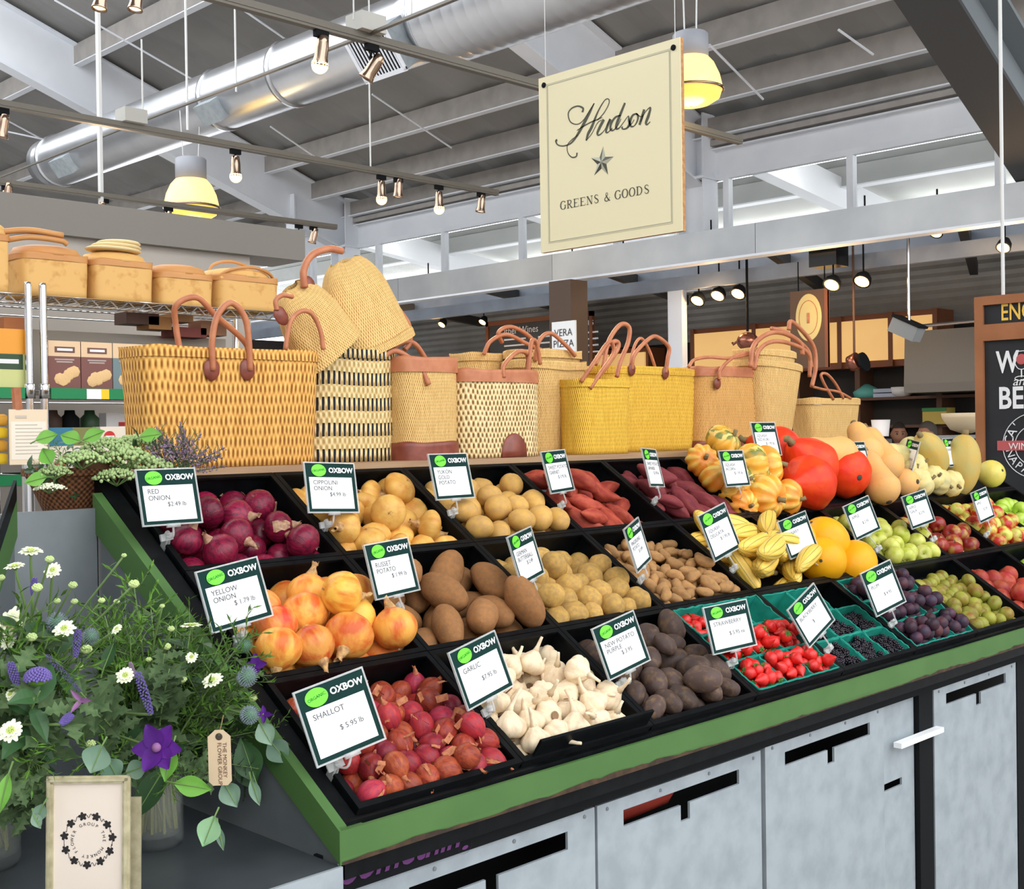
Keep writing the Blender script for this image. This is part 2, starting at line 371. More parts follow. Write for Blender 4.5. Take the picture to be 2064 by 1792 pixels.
def reg(y, w=.5, big=True):
    bx = MB(); ang = math.radians(-38); M = T(0, y-9, .18) @ R(ang, 'Y')
    rr = .37 if big else .29; wd = .36 if big else .2
    bx.box((-rr-.09, -w/2, -wd/2), (-rr+.12, w/2, wd/2), M); bx.obj('air_grille', galv, duct)
    if big:
        g = duct.children[-1]
        fr = MB(); fr.box((-rr-.10, -w/2-.01, -wd/2-.01), (-rr-.088, w/2+.01, -wd/2+.025), M); fr.box((-rr-.10,-w/2-.01,wd/2-.025),(-rr-.088,w/2+.01,wd/2+.01),M)
        fr.box((-rr-.10,-w/2-.01,-wd/2),(-rr-.088,-w/2+.025,wd/2),M); fr.box((-rr-.10,w/2-.025,-wd/2),(-rr-.088,w/2+.01,wd/2),M); fr.obj('grille_frame', white, g)
        sl = MB()
        for i in range(12):
            yy = -w/2+.04+i*(w-.08)/11; sl.box((-rr-.097, yy-.007, -wd/2+.02), (-rr-.089, yy+.007, wd/2-.02), M)
        sl.obj('louvres', white, g)
        MB().box((-rr-.091,-w/2+.02,-wd/2+.02),(-rr-.0895,w/2-.02,wd/2-.02),M).obj('grille_void', darkmetal, g)
reg(7.6); reg(10.2, .3, False); reg(13.3, .35, False)
# ------------------------------------------------------------------ track lights
m_track = mat('track aluminium', (.15,.135,.11), .5, .3)
m_copper = mat('lamp head chrome', (.38,.27,.20), .18, 1)
TZ = 3.4
def track(Y, x0, x1, label, box=None):
    o = empty('track_rail', label, 'track', (x0, Y, TZ))
    MB().box((0,-.018,-.012),(x1-x0,.018,.0)).obj('rail', m_track, o)
    b = MB(); b.box((0,-.022,0),(x1-x0,-.012,.03)); b.box((0,.012,0),(x1-x0,.022,.03)); b.obj('rail_edge', m_track, o)
    if box: MB().box((box-x0-.07,-.06,.03),(box-x0+.07,.06,.11)).obj('junction_box', mat('junction box', (.45,.44,.40), .6) if 'junction box' not in MT else MT['junction box'], o)
    return o
track(4.42, 2.2, 6.48, 'nearest long ceiling light track running behind the cream hanging sign', at(738,60,Y=4.42).x)
track(6.6, 1.4, 6.48, 'middle ceiling light track in front of the metal duct end', at(265,245,Y=6.6).x)
track(8.6, 2.4, 6.48, 'farthest ceiling light track above the shelf baskets')
track(2.35, .5, 1.6, 'short light track above the top left edge of the photo')
o = empty('conduit', 'thin conduit pipe running beside the metal duct', 'pipe', (5.5, 4.4, 3.7))
MB().tube([at(2,357,Y=12.2)-Vector((5.5,4.4,3.7)), at(240,262,Y=8.6)-Vector((5.5,4.4,3.7)), at(740,70,Y=4.45)-Vector((5.5,4.4,3.7)), at(1010,-40,Y=3.2)-Vector((5.5,4.4,3.7))], .011, 6).obj('pipe', m_track, o)
def head(px, py, Y, tilt=0, lit=True, roll=0, aim=None, label=''):
    p = at(px, py, Y=Y); s = 1.0
    o = empty('track_spotlight', label, 'lamp', Matrix.Translation((p.x, Y, TZ-.012)))
    dz = p.z-(TZ-.012)
    MB().box((-.035,-.012,-.03),(.035,.012,0)).obj('adapter', darkmetal, o)
    MB().tube([(0,0,-.03),(0,.012,-.055),(0,0,dz+.06)], .006, 6).obj('neck', darkmetal, o)
    M = T(0,0,dz+.02) @ R(roll,'Y') @ R(tilt,'X')
    prof = [(.014,.075),(.024,.07),(.027,.045),(.03,.02),(.03,-.02),(.036,-.045),(.038,-.055),(.033,-.054),(.031,-.035)]
    MB().lathe(prof, 20, M, cap=False).obj('lamp_head', m_copper, o, True)
    bl = (MB().sph(M @ Vector((0,0,-.054)), .038, 14, 10) if lit else MB().lathe([(.001,-.05),(.02,-.05),(.03,-.044),(.031,-.03),(.001,-.025)], 16, M, cap=False)).obj('bulb', bulb if lit else mat('bulb dim', (.7,.6,.5), .3, emis=(1,.7,.35), estr=2.5) if 'bulb dim' not in MT else MT['bulb dim'], o, True)
    if aim:
        L = bpy.data.lights.new('spot', 'SPOT'); L.energy = aim[3]; L.color = (1,.66,.36); L.spot_size = math.radians(aim[4]); L.spot_blend = .7; L.shadow_soft_size = .03
        lo = bpy.data.objects.new('spot_beam', L); C.objects.link(lo); lo.parent = o
        wp = Vector((p.x, Y, p.z-.04)); dv = Vector(aim[:3])-wp
        Mw = dv.to_track_quat('-Z','Y').to_matrix().to_4x4(); Mw.translation = wp
        lo.matrix_local = Matrix.Translation((p.x, Y, TZ-.012)).inverted() @ Mw
    return o
head(648,115,4.42,.25,True,0,(1.7,2.3,1.5,190,60),'lit spotlight on the nearest track left of the duct grille')
head(750,148,4.42,.5,False,.4,(2.6,2.2,1.4,170,65),'tilted chrome spotlight on the nearest track below the duct grille')  # this head is off; its beam is added to brighten the trays
head(475,345,6.6,0,True,0,(1.9,2.5,1.7,190,36),'lit spotlight on the middle track in front of the white rafter')
head(769,392,6.6,0,True,0,(2.7,2.5,1.6,160,40),'lit spotlight, left one of the pair on the middle track end')
head(803,388,6.6,.1,False,0,None,'unlit chrome spotlight, right one of the pair on the middle track end')
head(885,412,6.6,0,True,0,(3.6,2.3,1.6,170,45),'lit spotlight on the middle track left of its last lamp')
head(970,418,6.6,.1,False,.1,None,'last chrome spotlight at the right end of the middle track')
head(5,265,6.6,.2,False,.1,None,'chrome spotlight on the middle track at the left photo edge')
head(14,395,8.6,.2,True,.1,(2.3,5.25,2.5,35,60),'chrome spotlight on the farthest track at the left photo edge')  # head is off; bulb glow and beam added for the soffit's warm spot
head(210,432,8.6,.1,False,-.3,(2.1,4.6,2.2,150,70),'chrome spotlight on the farthest track below the white pole')  # unlit head, given an added beam to brighten the shelf baskets
head(340,450,8.6,0,True,0,(2.3,4.4,2.1,160,60),'lit spotlight on the farthest track below the glowing pendant')
head(603,487,8.6,0,True,0,(2.4,4.3,2.1,150,60),'lit spotlight near the right end of the farthest track')
head(632,482,8.6,.2,False,.2,None,'chrome spotlight at the right end of the farthest track')
head(200,8,3.0,0,True,0,(1.7,2.5,1.65,45,60),'bright lit spotlight at the top left edge of the photo') if False else None
# spotlights hanging from the short track over the left side
for px, py, lit, lab in ((203,12,True,'bright lit spotlight at the top edge left of the chrome one'),(275,14,False,'chrome spotlight at the top edge of the photo right of the bright one')):
    p = at(px,py,Y=2.35); o = empty('track_spotlight', lab, 'lamp', (p.x,2.35,2.75))
    dz = p.z-2.75; MB().tube([(0,0,0),(0,0,dz+.05)], .004, 6).obj('neck', darkmetal, o)
    M = T(0,0,dz+.015) @ R(.15,'Y') @ S(.42); MB().lathe([(.014,.075),(.024,.07),(.027,.045),(.03,.02),(.03,-.02),(.036,-.045),(.038,-.055),(.033,-.054),(.031,-.035)],20,M,cap=False).obj('lamp_head', m_copper, o, True)
    MB().lathe([(.001,-.052),(.02,-.05),(.03,-.044),(.031,-.03),(.001,-.025)],16,M,cap=False).obj('bulb', bulb if lit else MT['bulb dim'], o, True)
# hanger rods
def rod(px, ytop, ybot, Y, label, r=.005, mt=None):
    a = at(px,ybot,Y=Y); zt = min(at(px,ytop-15,Y=Y).z, roofz(a.x,8.6))
    o = MB().tube([(a.x,Y,a.z),(a.x,Y,max(zt,a.z+.1))], r, 6).obj('hanger_rod', mt or m_track); tag(o, label, 'rod')
m_rodw = mat('rod white', (.62,.62,.60), .5)
rod(204,-20,428,8.6,'thick white vertical pole holding the farthest track', .022, m_rodw)
rod(378,-20,262,9.6,'thin hanger rod in front of the duct left of the white rafter', .012, m_rodw)
rod(476,-20,185,9.6,'thin hanger rod above the duct middle', .01, m_rodw)
rod(288,95,240,6.6,'short hanger rod holding the middle track junction box', .006, m_rodw)
rod(747,165,338,6.6,'thin hanger rod holding the middle track', .006, m_rodw)
rod(713,-20,40,4.42,'left hanger rod at the nearest track junction box', .004, m_rodw)
rod(744,-20,38,4.42,'right hanger rod at the nearest track junction box', .004, m_rodw)
rod(830,-20,28,4.42,'thin rod in front of the duct top', .004, m_rodw)
# ------------------------------------------------------------------ pendants
m_glow = mat('glowing acrylic', (.5,.35,.12), .3, emis=(1,.62,.17), estr=1.7)
m_glow2 = mat('glowing lens', (.5,.35,.1), .3, emis=(1,.62,.10), estr=.8)
m_cap = mat('pendant cap', (.30,.31,.34), .5)
def pendant(p, r, label, power, wl=4.5):
    o = empty('pendant_lamp', label, 'lamp', p)
    MB().lathe([(.55*r,.95*r),(.55*r,1.7*r),(.5*r,1.75*r),(.1*r,1.76*r)], 28).obj('ballast_cap', m_cap, o, True)
    MB().lathe([(.56*r,.98*r),(.72*r,.8*r),(.88*r,.45*r),(.96*r,.1*r),(.97*r,0),(.9*r,0),(.85*r,.4*r),(.6*r,.9*r)], 32, cap=False).obj('lamp_shade', m_glow, o, True)
    MB().tube([(r*math.cos(a)*.99, r*math.sin(a)*.99, -.01*r) for a in [2*PI*i/32 for i in range(32)]], .045*r, 8, True).obj('rim', MT['lamp head chrome'], o, True)
    MB().lathe([(.95*r,-.03*r),(.88*r,-.25*r),(.6*r,-.42*r),(.01,-.5*r)], 32, cap=False).obj('lens', m_glow2, o, True)
    b = MB()
    for s in (-1,1): b.tube([(s*.3*r,0,1.7*r),(s*.4*r,0,wl*r)], .005, 5)
    b.obj('suspension_wires', m_rodw, o)
    L = bpy.data.lights.new('pendant','POINT'); L.energy = power; L.color = (1,.75,.4); L.shadow_soft_size = .15
    lo = bpy.data.objects.new('glow', L); C.objects.link(lo); lo.parent = o; lo.location = (0,0,-.75*r)
q = at(1393,182,X=5.7); pendant(q, .184, 'large glowing bell pendant lamp partly behind the cream hanging sign', 12)
q = at(386,418,Y=10.6); pendant(q, .27, 'glowing bell pendant lamp hanging in front of the sloping white rafter', 12, 3.4)
# ------------------------------------------------------------------ kitchen fascia and steel grid
m_fas = mat('brushed fascia metal', (.46,.47,.47), .4, .5, col2=(.36,.37,.38), scale=1.5, detail=5)
fas = empty('kitchen_fascia', 'long brushed metal fascia beam across the kitchen front below the windows', 'beam', (9, 1, 3.1))
for i in range(6):
    ya = 1.2+i*2.4-1; MB().box((0,ya-0,.02),(.04,ya+2.395,.285)).obj('fascia_panel', m_fas, fas)
MB().box((-.02,.2,0),(.12,14.2,.02)).obj('lower_lip', steel_white, fas)
m_bluesteel = mat('blue grey steel', (.30,.34,.40), .5, col2=(.24,.27,.32), scale=3)
g = empty('ceiling_grid', 'blue grey steel channel grid hanging behind the fascia over the kitchen', 'frame', (10, 1, 3.2))
for x, z, h in ((-.45,-.24,.13),(.35,.0,.12),(1.1,.02,.12),(1.9,.1,.12)):
    MB().box((x,.2,z),(x+.06,15,z+h)).obj('channel', m_bluesteel, g)
for y in (1.5,3.4,5.2,7.1,8.9,10.8,12.6):
    MB().bar((-.45,y,.03),(2.4,y+1.2,.03),.08,.12).obj('cross_channel', m_dk, g)
# kitchen ceiling and corrugated rear wall
m_cor = mat('grey corrugated siding', (.55,.55,.53), .6, col2=(.46,.46,.44), scale=3)
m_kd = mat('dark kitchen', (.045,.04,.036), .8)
wk = bpy.data.objects.new('wall_kitchen', None); C.objects.link(wk); struct(wk)
b = MB(); vs = []; n = 24
for i in range(n+1):
    z = 2.72+i*.045; x = 12.62 - (.03 if i % 2 else 0); vs += [(x,1.0,z),(x,15.5,z)]
b.add(vs, [(2*i,2*i+1,2*i+3,2*i+2) for i in range(n)]); b.obj('siding', m_cor, wk)
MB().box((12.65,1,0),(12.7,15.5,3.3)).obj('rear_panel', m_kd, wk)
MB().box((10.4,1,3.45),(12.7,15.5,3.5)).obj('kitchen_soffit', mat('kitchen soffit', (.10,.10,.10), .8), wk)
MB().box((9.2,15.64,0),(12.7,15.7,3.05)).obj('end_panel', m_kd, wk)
# wall cabinets with warm translucent doors, X=12
m_cherry = mat('red brown wood frame', (.20,.065,.025), .5)
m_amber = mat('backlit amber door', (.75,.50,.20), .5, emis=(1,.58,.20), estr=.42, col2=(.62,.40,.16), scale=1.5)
cab = empty('wall_cabinet', 'long wood framed wall cabinet with backlit amber doors in the kitchen', 'cabinet', (12, 5.8, 2.3))
doors = [(8.87,8.05),(8.0,7.5),(7.45,6.95),(6.9,6.35),(6.3,5.86)]
MB().box((.02,0,-.05),(.35,3.15,.52)).obj('body', m_cherry, cab)
for ya, yb in doors:
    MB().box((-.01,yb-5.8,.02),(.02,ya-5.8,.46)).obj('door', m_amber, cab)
for y in [5.83,6.325,6.925,7.475,8.025,8.9]: MB().box((-.02,y-5.8-.025,-.05),(.02,y-5.8+.025,.52)).obj('stile', m_cherry, cab)
cb2 = empty('wall_cabinet', 'low run of backlit amber cabinet doors behind the leather rimmed baskets', 'cabinet', (12, 9.6, 2.15))
MB().box((.02,0,-.05),(.35,4.2,.5)).obj('body', m_cherry, cb2)
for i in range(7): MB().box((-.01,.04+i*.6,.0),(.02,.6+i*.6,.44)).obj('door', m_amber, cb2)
# post, pizza sign, menu board
p = at(1140,620,X=8.7)
o = MB().box((8.62,p.y-.14,0),(8.86,p.y+.14,3.05)).obj('wooden_post', mat('dark post wood', (.09,.055,.035), .6)); tag(o, 'dark wooden post carrying the kitchen fascia behind the pizza sign', 'post')
p = at(1366,690,X=9.6); o = MB().box((9.56,p.y-.085,0),(9.64,p.y+.085,2.97)).obj('white_post', white); tag(o, 'slim white steel post in the kitchen behind the yellow baskets', 'post')
a = at(1112,650,X=8.595); c = at(1160,720,X=8.595); hh = .5
ps = empty('pizza_sign', 'white square VERA PIZZA sign hanging on the dark wooden post', 'sign', (8.595,(a.y+c.y)/2,a.z-hh/2))
MB().box((0,-(a.y-c.y)/2,-hh/2),(.02,(a.y-c.y)/2,hh/2)).obj('panel', whitep, ps)
Mx = frame((-.003,0,.14),(0,-1,0),(0,0,1))
text('VERA', .098, ink, ps, Mx, align='CENTER'); text('PIZZA', .098, ink, ps, T(0,0,-.105) @ Mx, align='CENTER')
MB().tube([(-.004,.06*math.cos(t),-.10+.06*math.sin(t)) for t in [2*PI*i/20 for i in range(20)]], .012, 6, True).obj('round_emblem', ink, ps)
a = at(985,660,X=11.4); c = at(1190,632,X=11.4)
mb = empty('menu_board', 'wide dark chalk menu board with white writing left of the wooden post', 'sign', (11.4,(a.y+c.y)/2,2.75)); hw = (a.y-c.y)/2
MB().box((0,-hw,-.35),(.02,hw,.30)).obj('slate', m_dk, mb)
fr = MB(); fr.box((-.02,-hw-.04,.28),(.03,hw+.04,.34)); fr.box((-.02,-hw-.04,-.4),(.03,-hw+.01,.34)); fr.box((-.02,hw-.01,-.4),(.03,hw+.04,.34)); fr.obj('wooden_frame', m_cherry, mb)
Mt = frame((-.01,hw-.22,.19),(0,-1,0),(0,0,1))
chalk = mat('chalk', (.80,.80,.80), .8); chalk_y = mat('yellow chalk paint', (.80,.50,.08), .7); chalk_r = mat('red chalk', (.50,.10,.10), .8)
text('Other Wines', .13, chalk, mb, Mt); text('More Flavors', .13, chalk, mb, T(0,-.95,0.02) @ Mt)
for i in range(4):
    for k in range(3): text('mm mmn mm', .05, chalk, mb, T(0,-.05-k*.62,-.1-i*.08) @ Mt, name='small_writing') if False else MB().box((-.012,hw-.3-k*.62-.4,.07-i*.08),(-.009,hw-.3-k*.62,.09-i*.08)).obj('small_writing', chalk, mb)
# round wooden sign board
a = at(1592,588,X=9.5); c = at(1668,600,X=9.5)
rs = empty('hanging_wooden_sign', 'hanging brown wooden sign board with a pale round emblem in the kitchen', 'sign', (9.5,(a.y+c.y)/2,2.467)); hw = (a.y-c.y)/2
MB().box((0,-hw,-.33),(.02,hw,.355)).obj('board', mat('sign brown wood', (.10,.05,.022), .5), rs)
MB().box((-.005,-hw,-.33),(.03,-hw+.03,.355)).obj('edge_moulding', m_cherry, rs)
q = at(1630,640,X=9.5); M = T(-.004, q.y-(a.y+c.y)/2, q.z-2.467) @ S(1,.74,1.19)
b = MB(); b.lathe([(.01,.002),(.17,.002),(.175,0),(.175,-.004)], 32, M @ R(-PI/2,'Y'), cap=True); b.obj('round_emblem', mat('emblem cream', (.62,.50,.20), .5), rs)
b = MB(); b.tube([M @ Vector((-.004,.125*math.cos(t),.125*math.sin(t))) for t in [2*PI*i/24 for i in range(24)]], .003, 5, True); b.obj('emblem_ring', leather, rs)
MB().box((-.012,-.012,q.z-2.467-.05),(-.007,.012,q.z-2.467+.04)).obj('emblem_motif', leather, rs)
for s in (-1,1): MB().tube([(.05,s*hw*.7,.35),(.05,s*hw*.7,.62)], .006, 5).obj('hanging_chain', darkmetal, rs)
# range hood
m_hood = mat('hood steel', (.20,.185,.16), .45, .5)
hz = empty('range_hood', 'large grey steel range hood at the back of the kitchen', 'hood', (11.6, 5.6, 1.95))
a = at(1822,780,X=11.6); c = at(1966,790,X=11.6)
ya, yb = a.y-5.6, c.y-5.6-.9
b = MB(); b.box((0,yb,-.0),(.45,ya,.09)); b.add([(0,yb,.09),(0,ya,.09),(.45,ya,.09),(.45,yb,.09),(.03,yb,.62),(.03,ya,.62),(.45,ya,.62),(.45,yb,.62)],[(0,1,5,4),(1,2,6,5),(4,5,6,7),(3,0,4,7)]); b.obj('canopy', m_hood, hz)
MB().box((-.1,yb+.1,.35),(.2,ya-1.02,.78)).obj('vent_box', mat('hood vent', (.42,.38,.35), .5), hz)
MB().tube([(-.02,ya-.1,.66),(-.02,yb,.69)], .018, 8).obj('hood_rail', chrome, hz)
# hanging projector lamp
a = at(1828,662,X=9.4); o = empty('hanging_work_lamp', 'grey box shaped lamp hanging on a white rod beside the range hood', 'lamp', a)
MB().box((-.07,-.12,-.07),(.07,.12,.06), R(.45,'X')).obj('lamp_housing', m_dk2, o); MB().box((-.08,-.13,.05),(.08,.13,.07), R(.45,'X')).obj('housing_lid', darkmetal, o)
MB().tube([(0,-.02,.06),(0,-.02,.9)], .012, 6).obj('rod', chrome, o)
# open kitchen shelves
m_shelfw = mat('kitchen shelf wood', (.12,.055,.03), .6); m_blk = mat('kitchen recess', (.012,.012,.012), .9)
sh = empty('kitchen_shelving', 'dark wooden kitchen shelving below the amber cabinets', 'shelf', (12.1, 6.0, 0))
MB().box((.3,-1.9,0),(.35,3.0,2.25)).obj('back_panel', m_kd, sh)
for y in (-.18,.75,1.5,2.4,-.95): MB().box((0,y,0),(.3,y+.06,2.25)).obj('upright', m_shelfw, sh)
for z in (.9,1.32,1.60,1.90): MB().box((-.02,-1.9,z),(.3,3.0,z+.03)).obj('shelf_board', m_shelfw, sh)
def small(name, b, mt, label, cat, sm=True, grp=None): 
    o = b.obj(name, mt, None, sm); return tag(o, label, cat, grp)
q = at(1738,782,X=12.1); b = MB(); b.lathe([(.01,0),(.13,.0),(.15,.06),(.10,.11),(.02,.15)], 14, T(12.2,q.y,1.931)); small('teal_bundle', b, mat('teal cloth', (.12,.42,.36), .6), 'teal bundle on the upper kitchen shelf', 'bundle')
q = at(1782,782,X=12.1); 
for i in range(2): b = MB(); b.box((12.12,q.y-.14,1.931+i*.05),(12.28,q.y+.14,1.971+i*.05)); small('tray_stack', b, mat('pale blue tray', (.45,.52,.65), .5) if i == 0 else MT['pale blue tray'], ['lower pale blue tray on the upper kitchen shelf','upper pale blue tray on the upper kitchen shelf'][i], 'tray', False, 'pale trays on the kitchen shelf')
q = at(1814,752,X=12.1); b = MB(); b.lathe([(.06,0),(.11,.03),(.12,.10),(.11,.10),(.05,.02)], 14, T(12.15,q.y,1.931), cap=False); small('serving_bowl', b, whitep, 'white bowl on the kitchen shelf left of the range hood', 'bowl')
q = at(1883,815,X=12.0); b = MB(); b.box((12.0,q.y-.13,1.631),(12.2,q.y+.13,1.80)); small('yellow_carton', b, mat('yellow carton', (.50,.38,.08), .6), 'yellow carton on the kitchen shelf under the range hood', 'box', False)
MB().box((11.99,q.y-.13,1.765),(12.001,q.y+.13,1.80)).obj('green_lid', mat('green lid', (.04,.20,.06), .6), bpy.data.objects['yellow_carton']) 
q = at(1775,850,X=10.3); b = MB(); b.lathe([(.07,0),(.085,.15),(.08,.15),(.065,.01)], 16, T(10.3,q.y,1.525), cap=False); small('paper_bucket', b, whitep, 'white paper tub standing on the kitchen counter', 'tub')
# counter with a wooden front
ct = empty('kitchen_counter', 'kitchen counter with an orange wood top behind the squash', 'counter', (10.0, 6.0, 0))
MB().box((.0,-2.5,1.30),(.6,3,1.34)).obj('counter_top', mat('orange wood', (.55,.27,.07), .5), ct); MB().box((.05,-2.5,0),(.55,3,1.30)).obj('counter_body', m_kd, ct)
q = at(1765,868,X=10.3); b = MB(); b.box((10.1,q.y-.10,1.341),(10.5,q.y+.16,1.43)); small('pizza_peel_rack', b, mat('dull steel', (.30,.30,.29), .4, .6), 'low steel rack on the kitchen counter left of the workers', 'rack', False)
MB().box((10.12,q.y-.08,1.431),(10.45,q.y+.12,1.50)).obj('pan_stack', MT['dull steel'], bpy.data.objects['pizza_peel_rack'])
# basket bowl on a stand at the right
q = at(1948,842,X=7.6); o = empty('wicker_bowl', 'pale round bowl on a stand left of the chalkboard', 'bowl', q)
MB().lathe([(.03,-.10),(.10,-.075),(.15,0),(.155,.03),(.15,.03),(.14,0),(.09,-.06),(.01,-.08)], 24, cap=False).obj('bowl', mat('pale bowl', (.62,.48,.30), .6), o, True)
MB().tube([(0,0,-.1),(0,0,-1.0)], .012, 8).obj('stand_rod', darkmetal, o); MB().box((-.2,-.35,-.13),(.2,.14,-.11)).obj('shelf_plate', MT['dull steel'], o)
# copper pots on hooks and bits hanging in the kitchen
q = at(1507,688,X=9.5); o = empty('copper_kettle', 'round copper kettle hanging on a chain in front of the amber cabinet', 'pot', q)
MB().sph((0,0,0), .10, 20, 12, (1,1,.85)).obj('kettle_body', mat('copper', (.32,.12,.08), .25, .8), o, True)
MB().tube([(0,.09,.02),(0,.16,-.02),(0,.17,.0)], .012, 6).obj('spout', MT['copper'], o); MB().tube([(0,0,.09),(0,0,.9)], .012, 6).obj('chain', darkmetal, o)
q = at(1722,730,X=9.5); o = empty('copper_pan', 'small copper pan hanging on a rod left of the range hood', 'pan', q)
MB().lathe([(.02,-.05),(.07,-.04),(.075,.04),(.07,.04)], 16, R(1.2,'X')).obj('pan_body', MT['copper'], o, True); MB().lathe([(.01,0),(.085,0),(.085,-.02)],16,T(0,-.1,0) @ R(1.3,'X')).obj('dark_lid', darkmetal, o); MB().tube([(0,0,.05),(0,0,1.0)], .010, 6).obj('rod', m_shelfw, o)
q = at(1670,512,X=9.3); o = empty('ceiling_projector', 'black boxy speaker hanging below the kitchen fascia', 'speaker', q)
b = MB(); b.box((-.1,-.13,-.11),(.1,.13,.11)); b.obj('housing', mat('glossy black', (.006,.006,.006), .15), o); MB().box((-.13,-.15,.02),(-.1,-.13,.11)).obj('bracket', MT['copper'], o)
# small warm kitchen spotlights
ks = [(860,592,9.2),(890,655,10.4),(972,650,10.6),(1150,556,9.2),(1253,542,9.2),(1405,607,9.6),(1446,597,9.6),(1487,593,9.6),(1676,575,9.2),(1737,568,9.4),(1430,521,9.1),(1740,480,9.1),(2022,500,9.2),(1886,470,9.2)]
for i, (x, y, X) in enumerate(ks):
    q = at(x, y, X=X); o = empty('kitchen_spotlight', 'small glowing warm spotlight under the kitchen ceiling', 'lamp', q, 'warm spotlights in the kitchen')
    r = .062 if i in (5,6,7,8,9) else .046
    MB().lathe([(.001,-.01),(r*.7,-.008),(r,0),(r*.9,.01),(.001,.012)], 14, R(.7,'Y')).obj('bulb', bulb, o, True)
    MB().lathe([(r*.6,.09),(r*1.1,.05),(r*1.25,0),(r*1.12,.0),(r*.9,.04),(r*.4,.06)], 14, R(.7,'Y'), cap=False).obj('shade', darkmetal, o, True)
    MB().tube([(0.03,0,.06),(.03,0,.35)], .008, 5).obj('stem', darkmetal, o)
    if i in (1,6,8,12):
        L = bpy.data.lights.new('kitchen', 'POINT'); L.energy = 9; L.color = (1,.62,.3); L.shadow_soft_size = .06
        lo = bpy.data.objects.new('glow', L); C.objects.link(lo); lo.parent = o; lo.location = (-.08,0,-.08)
